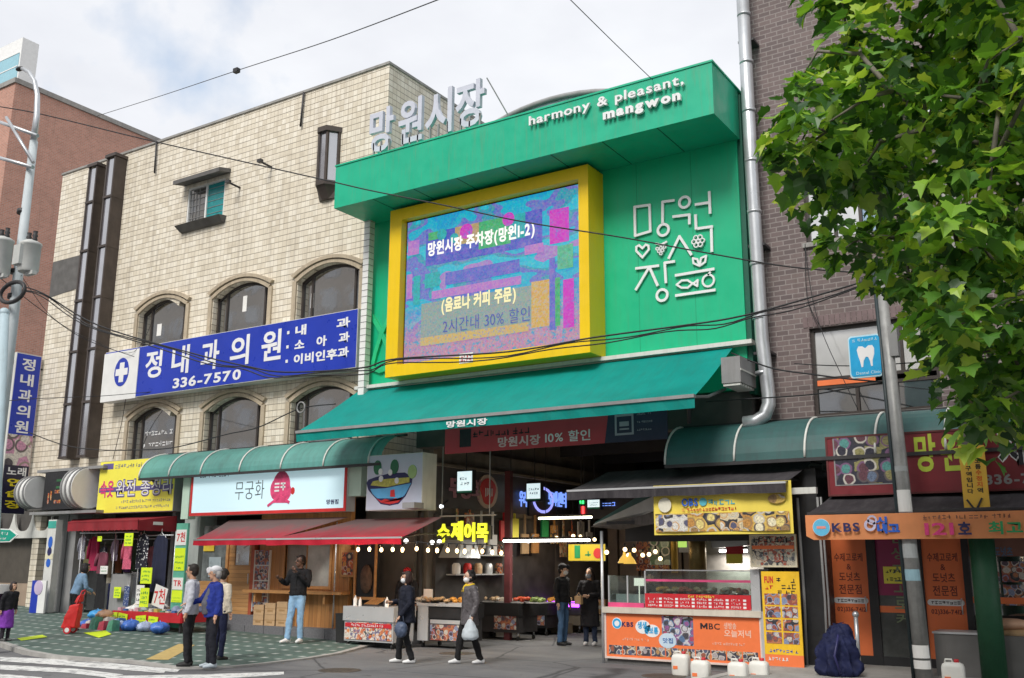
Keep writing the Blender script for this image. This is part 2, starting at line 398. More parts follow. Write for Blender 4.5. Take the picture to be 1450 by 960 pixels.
# ================================================================== MATERIALS
def roadmat():
    """street asphalt: patched tones, tyre-dark bands, oil spots, cracks and pale grit"""
    m, nt, b = newmat('asphalt'); v = coord(nt)
    c = ramp(nt, noise(nt, v, .45, 6, .7), [(.3, (.105, .105, .11)), (.5, (.145, .145, .15)), (.7, (.185, .183, .18))])
    c = mixc(nt, ramp(nt, noise(nt, coord(nt, (.25, 1.4, 1)), 1.1, 4, .6), [(.5, (0, 0, 0)), (.7, (.5, .5, .5))]), c, (.07, .07, .075))
    c = mixc(nt, ramp(nt, noise(nt, v, 3.5, 3, .5), [(.66, (0, 0, 0)), (.72, (.55, .55, .55))]), c, (.05, .05, .052))
    vo = nd(nt, 'ShaderNodeTexVoronoi', feature='DISTANCE_TO_EDGE'); vo.inputs['Scale'].default_value = .42; nt.links.new(mixc(nt, .12, v, nd_noise(nt, v), 'ADD'), vo.inputs['Vector'])
    c = mixc(nt, ramp(nt, vo.outputs['Distance'], [(0, (.8, .8, .8)), (.006, (.6, .6, .6)), (.014, (0, 0, 0))]), c, (.035, .035, .038))
    g = noise(nt, v, 140, 2, .5); c = mixc(nt, .55, c, ramp(nt, g, [(.3, (.55, .55, .55)), (.5, (1, 1, 1)), (.72, (1.7, 1.7, 1.7))]), 'MULTIPLY')
    nt.links.new(c, b.inputs['Base Color']); b.inputs['Roughness'].default_value = .85; b.inputs['Specular IOR Level'].default_value = .3; bump(nt, b, g, .3, .01); return m
def nd_noise(nt, v):
    n = nd(nt, 'ShaderNodeTexNoise'); n.inputs['Scale'].default_value = 1.2; n.inputs['Detail'].default_value = 4; nt.links.new(v, n.inputs['Vector']); return n.outputs[1]
def wornpaint():
    m, nt, b = newmat('road_paint'); v = coord(nt)
    f = ramp(nt, noise(nt, v, 5.5, 7, .72), [(.50, (0, 0, 0)), (.60, (1, 1, 1))]); f2 = ramp(nt, noise(nt, coord(nt, (9, 1.2, 1)), 3, 5, .7), [(.56, (0, 0, 0)), (.64, (.8, .8, .8))])
    c = mixc(nt, f, (.68, .68, .66), (.33, .33, .33)); c = mixc(nt, f2, c, (.19, .19, .19)); nt.links.new(c, b.inputs['Base Color']); b.inputs['Roughness'].default_value = .75; return m
def tilemat():
    """glazed cream wall tiles: open dark level joints, tighter upright joints, rain stains"""
    m, nt, b = newmat('cream_tile'); v = wallmap(nt); s = nd(nt, 'ShaderNodeSeparateXYZ'); nt.links.new(v, s.inputs[0])
    def cell(o, p):
        q = nd(nt, 'ShaderNodeMath', operation='DIVIDE'); nt.links.new(o, q.inputs[0]); q.inputs[1].default_value = p
        f = nd(nt, 'ShaderNodeMath', operation='FRACT'); nt.links.new(q.outputs[0], f.inputs[0])
        g = nd(nt, 'ShaderNodeMath', operation='FLOOR'); nt.links.new(q.outputs[0], g.inputs[0]); return f.outputs[0], g.outputs[0]
    fx, gx = cell(s.outputs[0], .155); fz, gz = cell(s.outputs[1], .165)
    cb = nd(nt, 'ShaderNodeCombineXYZ'); nt.links.new(gx, cb.inputs[0]); nt.links.new(gz, cb.inputs[1])
    w = nd(nt, 'ShaderNodeTexWhiteNoise', noise_dimensions='2D'); nt.links.new(cb.outputs[0], w.inputs['Vector'])
    c = ramp(nt, w.outputs[0], [(0, (.67, .60, .475)), (.35, (.74, .67, .54)), (.7, (.79, .725, .60)), (1, (.83, .77, .65))])
    o = coord(nt)
    lv = ramp(nt, fz, [(0, (1, 1, 1)), (.07, (1, 1, 1)), (.12, (0, 0, 0))]); lh = ramp(nt, fx, [(0, (.75, .75, .75)), (.04, (.75, .75, .75)), (.08, (0, 0, 0))])
    gr = ramp(nt, noise(nt, o, 1.4, 5, .7), [(.3, (.36, .305, .23)), (.65, (.17, .14, .11))])
    c = mixc(nt, lh, c, (.36, .295, .21)); c = mixc(nt, lv, c, gr)
    st = ramp(nt, noise(nt, coord(nt, (3.2, 3.2, .22)), 1.5, 6, .75), [(.49, (0, 0, 0)), (.78, (.62, .62, .62))]); c = mixc(nt, st, c, (.22, .17, .12))
    st2 = ramp(nt, noise(nt, coord(nt, (.5, .5, 2.2)), 1.1, 6, .75), [(.56, (0, 0, 0)), (.8, (.42, .42, .42))]); c = mixc(nt, st2, c, (.20, .16, .12))
    nt.links.new(c, b.inputs['Base Color']); b.inputs['Roughness'].default_value = .42; b.inputs['Specular IOR Level'].default_value = .4
    ad = nd(nt, 'ShaderNodeMath', operation='MAXIMUM'); nt.links.new(lv, ad.inputs[0]); nt.links.new(lh, ad.inputs[1]); iv = nd(nt, 'ShaderNodeMath', operation='SUBTRACT'); iv.inputs[0].default_value = 1; nt.links.new(ad.outputs[0], iv.inputs[1])
    bump(nt, b, iv.outputs[0], .5, .01); return m
def sooty(name, col, soot):
    """awning cloth gone grey with years of kitchen soot along its upper edge"""
    m = thin(name, col, .75, .15, .2, 2); nt = m.node_tree; b = nt.nodes['Principled BSDF']
    c = b.inputs['Base Color'].links[0].from_socket
    t = nd(nt, 'ShaderNodeTexCoord'); s = nd(nt, 'ShaderNodeSeparateXYZ'); nt.links.new(t.outputs['Object'], s.inputs[0])
    n = noise(nt, coord(nt, (3, 1, 1)), 1.6, 5, .7); a = nd(nt, 'ShaderNodeMath', operation='MULTIPLY_ADD'); nt.links.new(n, a.inputs[0]); a.inputs[1].default_value = .5; nt.links.new(s.outputs[2], a.inputs[2])
    r = nd(nt, 'ShaderNodeMapRange'); nt.links.new(a.outputs[0], r.inputs[0]); r.inputs[1].default_value = .26; r.inputs[2].default_value = .60; r.inputs[4].default_value = .92
    nt.links.new(mixc(nt, r.outputs[0], c, soot), b.inputs['Base Color']); return m
M = {}
M['asphalt'] = roadmat()
M['paint'] = wornpaint()
M['kerb'] = mat('kerb_stone', (.36, .35, .33), .8, var=.25, vs=4, bmp=.2)
M['white'] = mat('white_paint', (.78, .78, .76), .5, var=.08)
M['offwhite'] = mat('offwhite_board', (.66, .66, .62), .5, var=.1, streak=.2)
M['black'] = mat('black_paint', (.018, .018, .02), .5, var=.3)
M['dark'] = mat('dark_metal', (.035, .033, .035), .55, var=.3)
M['rubber'] = mat('black_rubber', (.02, .02, .02), .8)
M['cable'] = mat('cable_sheath', (.015, .015, .017), .6)
M['tile'] = tilemat()
M['redbrick'] = brick('red_brick', (.56, .27, .195), (.45, .21, .15), (.50, .40, .34), .23, .085, .009, dirt=.2)
M['purplebrick'] = brick('purple_brick', (.19, .145, .14), (.13, .10, .10), (.27, .235, .225), .235, .098, .011, dirt=.3, bias=.0)
M['conc'] = mat('concrete', (.33, .32, .30), .85, var=.3, vs=2, bmp=.3, streak=.5)
M['concdark'] = mat('dark_concrete', (.13, .125, .12), .9, var=.35, vs=3, bmp=.4)
M['brown'] = mat('brown_metal', (.075, .058, .05), .45, metal=.2, var=.3, streak=.3)
M['skyglass'] = glass_dark('sky_tinted_glass', (.16, .155, .18), .12, .35, .8)  # glass colour turned bluish and paler to paint in the sky's reflection
M['winframe'] = mat('bronze_frame', (.045, .035, .03), .45, var=.2)
M['pane'] = glass_dark('window_glass', (.025, .028, .03), .05, .6, .7)
M['panepale'] = glass_dark('pale_glass', (.58, .58, .56), .12, .22, .8)  # pale grey-white pane colour, slightly mottled
M['teal'] = mat('teal_glass', (.02, .26, .27), .2, var=.3, vs=8)
M['green'] = mat('green_panel', (.003, .46, .225), .42, var=.09, vs=.6, bmp=.25, bs=1.3, streak=.2, grime=(.12, .14, .09))
M['greenbox'] = mat('green_fascia', (.005, .43, .245), .42, var=.14, vs=.8, bmp=.3, bs=1.1, streak=.42, grime=(.16, .22, .12))
M['yellow'] = mat('yellow_frame', (.85, .56, .003), .4, var=.06, vs=1, streak=.1)
M['awngreen'] = thin('green_awning_cloth', (.002, .32, .28), .6, .25, .12, 1.5, streak=.25, grime=(.05, .14, .11))
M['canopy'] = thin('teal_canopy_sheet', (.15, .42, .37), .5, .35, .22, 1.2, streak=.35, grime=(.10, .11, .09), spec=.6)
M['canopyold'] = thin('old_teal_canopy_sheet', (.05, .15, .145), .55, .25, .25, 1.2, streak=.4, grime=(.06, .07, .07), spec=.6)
M['awnred'] = sooty('red_awning_cloth', (.42, .03, .05), (.14, .12, .115))
M['awnhem'] = thin('red_awning_hem', (.58, .02, .045), .7, .25, .1, 3)
M['awnmaroon'] = thin('maroon_awning_cloth', (.33, .03, .04), .75, .2, .2, 2, streak=.3, grime=(.14, .07, .07))
M['awnblack'] = thin('black_awning_cloth', (.045, .04, .045), .8, .08, .3, 1.5, streak=.35, grime=(.14, .13, .13))
M['steel'] = mat('galvanised_steel', (.55, .57, .59), .36, metal=.6, var=.15, vs=2, streak=.3, grime=(.25, .24, .22))
M['polesteel'] = mat('weathered_pole', (.33, .33, .32), .5, metal=.3, var=.25, vs=5, streak=.5, grime=(.12, .12, .11))
M['stainless'] = mat('stainless_steel', (.60, .61, .62), .34, metal=.4, var=.08, vs=1.5)
M['poleblue'] = mat('pale_blue_pole', (.42, .53, .58), .5, var=.12, streak=.3)
M['greypaint'] = mat('grey_paint', (.27, .27, .27), .6, var=.15, streak=.3)
M['signblue'] = mat('blue_sign_face', (.012, .04, .42), .35, var=.12, vs=1)
M['letter'] = mat('white_lettering', (.80, .80, .80), .4, var=.03)
M['silver'] = mat('silver_letter', (.58, .60, .68), .4, metal=.1, var=.08)
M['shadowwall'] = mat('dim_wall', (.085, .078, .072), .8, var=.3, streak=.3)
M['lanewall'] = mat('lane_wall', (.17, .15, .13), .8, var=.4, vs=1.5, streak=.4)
M['lanepanel'] = mat('lane_sign_panel', (.09, .085, .088), .5, var=.3)
M['lanefloor'] = M['asphalt']
M['woodv'] = wood('pine_boards', (.42, .185, .055), (.56, .28, .10), True, .13)
M['woodh'] = wood('pine_boards_level', (.50, .25, .085), (.64, .36, .15), False, .10)
M['woodtrim'] = mat('pine_trim', (.50, .25, .09), .5, var=.25, vs=9)
M['granite'] = mat('granite_step', (.155, .155, .165), .7, var=.35, vs=25, bmp=.2)
M['yellowsign'] = mat('yellow_sign_face', (.88, .81, .09), .45, var=.06)
M['redpaint'] = mat('red_paint', (.55, .02, .03), .5, var=.12)
M['magenta'] = mat('magenta_print', (.72, .05, .22), .5, var=.25, vs=14)
M['inkblack'] = mat('black_ink', (.015, .015, .02), .6)
M['inknavy'] = mat('navy_ink', (.02, .02, .10), .5)
M['inkred'] = mat('red_ink', (.62, .03, .03), .5)
M['inkblue'] = mat('blue_ink', (.02, .12, .55), .5)
M['inkgreen'] = mat('green_ink', (.02, .30, .10), .5)
M['inkgrey'] = mat('grey_ink', (.25, .25, .28), .5)
M['palegreen'] = mat('pale_green_board', (.52, .68, .56), .5, var=.06)
M['paleblue'] = emis('pale_blue_lightbox', (.50, .72, .80), .2, (.55, .72, .78))
M['orange'] = mat('orange_print', (.86, .20, .062), .45, var=.08)
M['orangesoft'] = thin('orange_banner_cloth', (.88, .36, .15), .6, .25, .1, 3)
M['lime'] = mat('lime_paper', (.70, .88, .02), .6, var=.08)
M['paper'] = mat('white_paper', (.78, .77, .74), .7, var=.06)
M['card'] = mat('cardboard', (.50, .33, .18), .8, var=.15, vs=5)
M['lamp'] = emis('bulb_light', (1, .72, .38), 2.4)
M['tubelight'] = emis('tube_light', (1, .97, .92), 6)
M['tubewarm'] = emis('warm_tube_light', (1, .92, .6), 4)
M['food1'] = photo('food_print', [(.5, .1, .04), (.6, .3, .08), (.75, .6, .4), (.25, .06, .04), (.1, .1, .14), (.65, .2, .05)], 8)
M['food2'] = photo('dish_print', [(.35, .1, .08), (.12, .09, .12), (.6, .55, .5), (.5, .2, .1), (.08, .06, .08), (.25, .3, .45)], 9)
M['food3'] = photo('fried_food_print', [(.70, .48, .12), (.80, .66, .25), (.55, .28, .08), (.85, .78, .55), (.35, .22, .1)], 5)
M['goods'] = photo('market_goods', [(.5, .35, .12), (.3, .12, .06), (.6, .5, .35), (.2, .25, .1), (.55, .2, .1)], 12)
M['bodycol'] = M['shadowwall']
# ================================================================== GROUND
b = MB()
xs = [-160, -60, -40, -30, -24, -20, -17, -15.5, -14, -10, -4, 10, 60]
ys = [-60, -20, 0, 6, 9, 11, 13, 15, 17, 20, 30, 60]
V = [(x, y, road_z(max(x, -60))) for y in ys for x in xs]; n = len(xs)
b.add(V, [(j * n + i, j * n + i + 1, (j + 1) * n + i + 1, (j + 1) * n + i) for j in range(len(ys) - 1) for i in range(n - 1)])
kind(b.build('road', M['asphalt']), 'structure')
b = MB(); b.quad((-900, -900, -.4), (900, -900, -.4), (900, 900, -.4), (-900, 900, -.4))
kind(b.build('ground', M['concdark']), 'structure')
# the raised pavement on the left, bounded by its kerb
KP = []
for px, py in [(0, 910), (32, 921), (71, 928), (120, 932), (177, 935), (250, 945), (328, 944), (371, 940), (438, 932), (481, 925), (530, 912)]:
    z = .1
    for _ in range(8):
        p = atZ(px, py, z); z = pave_z(p.x)
    KP.append((p.x, p.y))
KP = [(-60, 12.6), (-40, 12.4), (-28, 12.2)] + KP + [(-14.5, 18.2)]
def pavetile():
    m, nt, b = newmat('green_pavers')
    t = nd(nt, 'ShaderNodeTexCoord'); s = nd(nt, 'ShaderNodeSeparateXYZ'); nt.links.new(t.outputs['Object'], s.inputs[0])
    def cell(o, p, w):
        q = nd(nt, 'ShaderNodeMath', operation='DIVIDE'); nt.links.new(o, q.inputs[0]); q.inputs[1].default_value = p
        f = nd(nt, 'ShaderNodeMath', operation='FRACT'); nt.links.new(q.outputs[0], f.inputs[0])
        c = nd(nt, 'ShaderNodeMath', operation='LESS_THAN'); nt.links.new(f.outputs[0], c.inputs[0]); c.inputs[1].default_value = w; return c.outputs[0]
    a, c = cell(s.outputs[0], .36, .34), cell(s.outputs[1], .62, .22)
    mu = nd(nt, 'ShaderNodeMath', operation='MULTIPLY'); nt.links.new(a, mu.inputs[0]); nt.links.new(c, mu.inputs[1])
    v = coord(nt)
    br = nd(nt, 'ShaderNodeTexBrick'); nt.links.new(v, br.inputs['Vector']); br.offset = .5
    br.inputs['Color1'].default_value = (.105, .165, .14, 1); br.inputs['Color2'].default_value = (.075, .125, .105, 1); br.inputs['Mortar'].default_value = (.05, .07, .06, 1)
    br.inputs['Scale'].default_value = 1; br.inputs['Brick Width'].default_value = .2; br.inputs['Row Height'].default_value = .1; br.inputs['Mortar Size'].default_value = .005
    c2 = mixc(nt, mu.outputs[0], br.outputs[0], (.44, .47, .44))
    c2 = mixc(nt, ramp(nt, noise(nt, v, .9, 6, .7), [(.4, (0, 0, 0)), (.75, (.45, .45, .45))]), c2, (.05, .06, .055))
    nt.links.new(c2, b.inputs['Base Color']); b.inputs['Roughness'].default_value = .75; return m
M['pavers'] = pavetile()
b = MB()
k = len(KP)
top = [(x, y, pave_z(max(x, -60))) for x, y in KP]; back = [(x, 22, pave_z(max(x, -60))) for x, y in KP[:-1]]
for i in range(k - 2):
    x0, x1 = KP[i][0], KP[i + 1][0]
inn = []
for i in range(k):   # pavement surface: fan between the kerb line and the house fronts
    pass
def fan():
    # split by X so that the slope stays a plane
    pts = [(x, y) for x, y in KP]
    poly = pts + [(-14.5, 22), (-60, 22)]
    me = [(x, y, pave_z(max(x, -60))) for x, y in poly]
    return me
b.add(fan(), [tuple(range(len(KP) + 2))])
kind(b.build('pavement', M['pavers']), 'structure')
b = MB()
for i in range(k - 1):
    (x0, y0), (x1, y1) = KP[i], KP[i + 1]
    d = Vector((x1 - x0, y1 - y0)).normalized(); nrm = Vector((-d.y, d.x)) * .14
    q0 = KP[i - 1] if i else None
    z0, z1 = pave_z(max(x0, -60)) + .006, pave_z(max(x1, -60)) + .006
    a = [(x0, y0, -.1), (x1, y1, -.1), (x1 + nrm.x, y1 + nrm.y, -.1), (x0 + nrm.x, y0 + nrm.y, -.1)]
    c = [(x0, y0, z0), (x1, y1, z1), (x1 + nrm.x, y1 + nrm.y, z1), (x0 + nrm.x, y0 + nrm.y, z0)]
    b.hexa(a, c)
kind(b.build('kerb', M['kerb']), 'structure')
# the pavement in front of the right-hand shop
b = MB(); b.box(-5.75, 14, 14.2, 19, -.2, .14)
kind(b.build('pavement', M['conc']), 'structure')
b = MB(); b.box(-5.9, 14, 14.05, 14.2, -.2, .15); b.box(-5.9, -5.75, 14.2, 17.6, -.2, .15)
kind(b.build('kerb', M['kerb']), 'structure')
# painted crossing bars and a stop line
b = MB()
def bar(pts):
    q = []
    for px, py in pts:
        z = .05
        for _ in range(6):
            p = atZ(px, py, z); z = road_z(p.x) + .005
        q.append((p.x, p.y, z))
    b.quad(*q)
bar([(0, 936), (0, 930), (100, 934), (235, 949), (232, 953), (90, 942)])
bar([(0, 941), (110, 947), (175, 955), (150, 959), (90, 952), (0, 948)])
bar([(0, 954), (60, 959), (55, 967), (0, 963)])
bar([(150, 962), (150, 957), (280, 955), (402, 951), (402, 955), (300, 962)])
bar([(95, 936), (96, 933), (255, 948), (250, 952)])
kind(b.build('road_marking', M['paint']), 'structure')
b = MB()
for px, py, rx in [(222, 918, .42)]:
    p = atZ(px, py, pave_z(-15.6)); b.tube([(p.x, p.y, p.z - .02), (p.x, p.y, p.z + .006)], rx, 24)
    tag(b.build('manhole_cover', mat('rusty_iron', (.10, .085, .07), .6, .5, var=.3, vs=12, bmp=.4), loc=(p.x, p.y, p.z)), 'dark round manhole cover set in the green pavers behind the three men', 'manhole cover', 'manhole covers')
for px, py, lab in [(481, 949, 'dark iron manhole cover in the asphalt before the food cart'), (647, 925, 'brown patched drain cover between the two masked women'), (940, 957, 'dark manhole cover at the foot of the orange stall')]:
    b = MB(); p = atZ(px, py, .004); b.tube([(p.x, p.y, -.02), (p.x, p.y, .006)], .36, 24)
    tag(b.build('manhole_cover', bpy.data.materials['rusty_iron'], loc=(p.x, p.y, 0)), lab, 'manhole cover', 'manhole covers')
b = MB()
q = [atZ(px, py, pave_z(-15)) for px, py in ((206, 935), (238, 935), (276, 917), (253, 916))]
b.quad(*[(p.x, p.y, pave_z(p.x) + .006) for p in q])
kind(b.build('tactile_paving', mat('tactile_yellow', (.50, .36, .13), .8, var=.2, vs=8, bmp=.4)), 'structure')
# ================================================================== WALL WITH OPENINGS
def wall(mb, x0, x1, z0, z1, y0, y1, holes, N=10):
    """holes: (hx0, hx1, hz0, hz1, rise) with an arched head springing rise below hz1"""
    cuts = sorted({x0, x1} | {h[0] for h in holes} | {h[1] for h in holes})
    for a, c in zip(cuts, cuts[1:]):
        hs = sorted([h for h in holes if h[0] <= a + 1e-6 and h[1] >= c - 1e-6], key=lambda h: h[2]); z = z0
        for h in hs:
            if h[2] > z: mb.box(a, c, y0, y1, z, h[2])
            z = h[3]
            if h[4]:
                up = []
                for i in range(N + 1):
                    t = i / N; up.append((a + (c - a) * t, h[3] - h[4] + h[4] * (1 - (2 * t - 1) ** 2)))
                for p, q in zip(up, up[1:]):
                    mb.xz([p, q, (q[0], h[3]), (p[0], h[3])], y0, y1)
        if z < z1: mb.box(a, c, y0, y1, z, z1)
def arch_pts(x0, x1, zt, rise, N=12):
    return [(x0 + (x1 - x0) * i / N, zt - rise + rise * (1 - (2 * i / N - 1) ** 2)) for i in range(N + 1)]
# ================================================================== CREAM TILED BUILDING
FY = 18.0
BX0, BX1, BZ = -29.7, -15.5, 14.45
cols = []
for (l, r) in (((198, 440), (265, 425)), ((303, 420), (381, 405)), ((422, 400), (510, 385))):
    cols.append((at(l[0], l[1], FY).x, at(r[0], r[1], FY).x))
zt3, zt2 = at(347, 398, FY).z, at(337, 561, FY).z
z3b, z2b = zt3 - 2.35, zt2 - 1.75
rise = .32
holes = [(a, c, z3b, zt3, rise) for a, c in cols] + [(a, c, z2b, zt2, rise) for a, c in cols]
sw = rect(264.8, 267, 317.6, 306, FY)
sw = (at(264.8, 290, FY).x, at(317.6, 280, FY).x, at(291, 312, FY).z, at(291, 260, FY).z)
holes.append((sw[0], sw[1], sw[2], sw[3], 0))
beige = thing('office_building', 'cream tiled office building with arched windows and a blue clinic sign', 'building', (-22, FY, 0))
b = MB(); wall(b, BX0, BX1, 4.2, BZ, FY, FY + .35, holes)
b.box(BX1 - .35, BX1, FY + .35, 32, 4.2, BZ); b.box(BX0, BX0 + .35, FY + .35, 32, 0, BZ)
b.box(BX0 + .35, BX1 - .35, FY + .35, 32, BZ - 1.1, BZ - .9)
b.build('wall', M['tile'], beige)
b = MB(); b.box(BX0 - .03, BX1 + .03, FY - .04, FY + .4, BZ, BZ + .07); b.box(BX1 - .38, BX1 + .03, FY + .4, 32, BZ, BZ + .07)
b.build('coping', M['conc'], beige)
b = MB(); b.box(BX0 + .4, BX1 - .4, FY + 2.2, FY + 2.3, 4.2, BZ - 1.2)
for z in (4.25, zt2 + .5, zt3 + .5): b.box(BX0 + .4, BX1 - .4, FY + .36, FY + 2.2, z, z + .15)
b.build('inner_wall', M['lanewall'], beige)
def arched_window(a, c, z0, z1):
    m = .06; y = FY + .16
    f = MB(); ap = arch_pts(a, c, z1, rise); ai = arch_pts(a + m, c - m, z1 - m, rise - .01)
    for (p, q), (s, t) in zip(zip(ap, ap[1:]), zip(ai, ai[1:])): f.xz([p, q, t, s], y, y + .1)
    f.box(a, a + m, y, y + .1, z0, z1 - rise); f.box(c - m, c, y, y + .1, z0, z1 - rise); f.box(a + m, c - m, y, y + .1, z0, z0 + m)
    w = c - a
    for t in (.17, .86):
        xx = a + w * t; zz = z1 - rise + rise * (1 - (2 * t - 1) ** 2) - m
        f.box(xx - .03, xx + .03, y + .01, y + .09, z0 + m, zz)
    o = f.build('window', M['winframe'], beige)
    g = MB(); g.xz([(a + m / 2, z0 + m / 2), (c - m / 2, z0 + m / 2)] + arch_pts(a + m / 2, c - m / 2, z1 - m / 2, rise)[::-1], y + .045, y + .055)
    g.build('pane', M['pane'], o)
    t_ = MB()    # stepped moulding over the arch
    for e0, e1, yy in ((.0, .09, .05), (.11, .2, .09)):
        A, B2 = arch_pts(a - e0, c + e0, z1 + e0, rise + .02), arch_pts(a - e1, c + e1, z1 + e1, rise + .04)
        for (p, q), (s, t) in zip(zip(A, A[1:]), zip(B2, B2[1:])): t_.xz([p, q, t, s], FY - yy, FY + .02)
    t_.build('arch_moulding', M['mould'], o)
    for ja, jc in ((a - .16, a - .02), (c + .02, c + .16)):
        j = MB(); j.box(ja, jc, FY - .05, FY + .01, z0, z1 - rise); j.build('jamb', M['mould'], o)
    return o
M['mould'] = mat('stone_moulding', (.47, .39, .28), .6, var=.2, vs=4, streak=.5)
for a, c in cols:
    arched_window(a, c, z3b, zt3); w2 = arched_window(a, c, z2b, zt2)
    if a == cols[0][0]:
        g = MB(); scribble(g, a + .5, c - .3, z2b + .95, z2b + 1.1, FY + .2, 41); scribble(g, a + .45, c - .25, z2b + .62, z2b + .78, FY + .2, 42); g.build('lettering', M['letter'], w2)
# paper stuck inside the panes
b = MB()
for (a, c), z, dx_, w_, h_ in ((cols[0], z3b + 1.3, .62, .2, .36), (cols[1], z3b + 1.55, .98, .16, .45), (cols[2], z3b + 1.3, .3, .1, .4)):
    b.box(a + dx_, a + dx_ + w_, FY + .195, FY + .2, z, z + h_)
b.build('window_notice', M['paper'], beige)
# small square window with its concrete hood and sill
x0, x1, z0, z1 = sw
f = MB(); m = .05; y = FY + .02
for q in ((x0, x0 + m, z0, z1), (x1 - m, x1, z0, z1), (x0 + m, x1 - m, z0, z0 + m), (x0 + m, x1 - m, z1 - m, z1), ((x0 + x1) / 2 - .03, (x0 + x1) / 2 + .03, z0 + m, z1 - m)):
    f.box(q[0], q[1], y, y + .1, q[2], q[3])
wn_ = f.build('window', M['white'], beige)
g = MB(); g.box(x0 + m, (x0 + x1) / 2 - .03, y + .05, y + .06, z0 + m, z1 - m)
g.build('pane', M['pane'], wn_)
g = MB(); g.box((x0 + x1) / 2 + .03, x1 - m, y + .04, y + .05, z0 + m, z1 - m); g.build('pane', M['teal'], wn_)
g = MB()
for i in range(1, 4): g.box(x0 + m + i * .14, x0 + m + i * .14 + .012, y + .03, y + .04, z0 + m, z1 - m)
for i in range(1, 6): g.box(x0 + m, x1 - m, y + .028, y + .038, z0 + i * (z1 - z0) / 6, z0 + i * (z1 - z0) / 6 + .012)
g.build('grille', M['greypaint'], wn_)
g = MB(); g.hexa([(x0 - .18, FY - .42, z1 + .02), (x1 + .2, FY - .42, z1 + .02), (x1 + .2, FY + .01, z1 + .12), (x0 - .18, FY + .01, z1 + .12)], [(x0 - .18, FY - .42, z1 + .14), (x1 + .2, FY - .42, z1 + .14), (x1 + .2, FY + .01, z1 + .24), (x0 - .18, FY + .01, z1 + .24)])
g.build('hood', M['concdark'], wn_)
g = MB(); g.hexa([(x0 - .1, FY - .1, z0 - .22), (x1 + .1, FY - .1, z0 - .22), (x1 + .1, FY + .01, z0 - .24), (x0 - .1, FY + .01, z0 - .24)], [(x0 - .15, FY - .28, z0 - .06), (x1 + .15, FY - .28, z0 - .06), (x1 + .15, FY + .01, z0 - .02), (x0 - .15, FY + .01, z0 - .02)])
g.build('sill', M['concdark'], wn_)
# narrow oriel
xa, xb = at(453, 230, FY).x, at(481, 226, FY).x; za, zb = at(453, 264, FY).z, at(456, 196, FY).z
def trap(x0, x1, z0, z1, d, k=.3, y=FY): w = (x1 - x0) * k; return [[(x0, y, z), (x0 + w, y - d, z), (x1 - w, y - d, z), (x1, y, z)] for z in (z0, z1)]
g = MB(); p, q = trap(xa + .03, xb - .03, za, zb, .26); g.hexa(p, q); o = g.build('oriel_window', M['skyglass'], beige)
g = MB()
for z0_, z1_, e in ((zb, zb + .14, .05), (za - .12, za, .03)):
    p, q = trap(xa - e, xb + e, z0_, z1_, .30 + e); g.hexa(p, q)
p, q = trap(xa + .06, xb - .06, za - .45, za - .12, .1); q = trap(xa - .02, xb + .02, za - .12, za - .12, .3)[0]; g.hexa(p, q)
w = (xb - xa) * .3
for x_, y_ in ((xa + .02, FY - .03), (xa + w, FY - .27), (xb - w, FY - .27), (xb - .02, FY - .03)): g.box(x_ - .035, x_ + .035, y_ - .03, y_ + .03, za, zb)
g.build('oriel_frame', M['brown'], o)
# two tall bronze-glass shafts
zs0, zs1 = at(100, 652, FY).z, 14.1
for (pl, pr, ptop) in ((127, 150, 228), (152, 180, 218)):
    xa = at(pl, ptop, FY - .43).x; xb = xa + .44
    zt = zs1 + (.12 if pl > 140 else 0); D = .43
    g = MB(); g.box(xa + .04, xb - .04, FY - D + .04, FY + .02, zs0 + .05, zt - .05); o = g.build('stair_window', M['skyglass'], beige)
    g = MB()
    for x_ in (xa, xb - .06): 
        g.box(x_, x_ + .06, FY - D, FY - D + .06, zs0, zt)
    g.box(xb - .055, xb, FY - D + .06, FY, zs0, zt); g.box(xa, xa + .055, FY - .06, FY, zs0, zt)
    zz = zs0
    while zz < zt: g.box(xa - .01, xb + .01, FY - D - .01, FY, zz, zz + .07); zz += 1.62
    g.box(xa - .04, xb + .04, FY - D - .04, FY, zt, zt + .1)
    g.build('stair_window_frame', M['brown'], o)
# bare concrete patch, iron rods
p = rect(74, 372, 111, 412, FY)
g = MB(); g.xz([(BX0 + .01, p[2]), (p[1], p[2] + .1), (p[1], p[3]), (BX0 + .01, p[3])], FY - .012, FY); g.build('bare_render', M['concdark'], beige)
g = MB()
for a, c in (((221.5, 202), (218.8, 245)), ((430, 133), (425.5, 179))):
    p, q = at(*a, FY - .06), at(*c, FY - .06); g.tube([(p.x, p.y, p.z + .05), q], .03, 6)
for px, py in ((385, 237), (340, 266)):
    p = at(px, py, FY); g.tube([p, (p.x - .05, FY - .4, p.z + .05)], .03, 6); g.box(p.x - .12, p.x + .03, FY - .45, FY - .35, p.z + .02, p.z + .1)
g.build('iron_bracket', M['dark'], beige)
# ground floor of the building: piers, beam, dark shop interiors
g = MB()
for l, r in ((76, 90), (92, 103)):
    x0, x1 = at(l, 800, FY - .2).x, at(r, 800, FY - .2).x; g.box(x0, x1, FY - .2, FY + .3, .1, 3.6)
g.build('pier', M['greypaint'], beige)
g = MB(); g.box(BX0, -15.9, FY - .02, FY + .3, 3.3, 4.2); g.build('ground_floor_beam', M['concdark'], beige)
g = MB(); g.box(BX0, -14.2, FY + 3.0, FY + 3.1, 0, 4.2); g.box(BX0 + .4, -14.25, FY + .31, FY + 3, 3.5, 3.6); g.build('shop_back_wall', M['shadowwall'], beige)
g = MB(); g.box(at(268, 800, FY).x, at(281, 800, FY).x + .25, FY - .25, FY + .3, 0, 3.3); g.build('pier', mat('pale_grey_pier', (.42, .46, .44), .6, var=.1, streak=.2), beige)
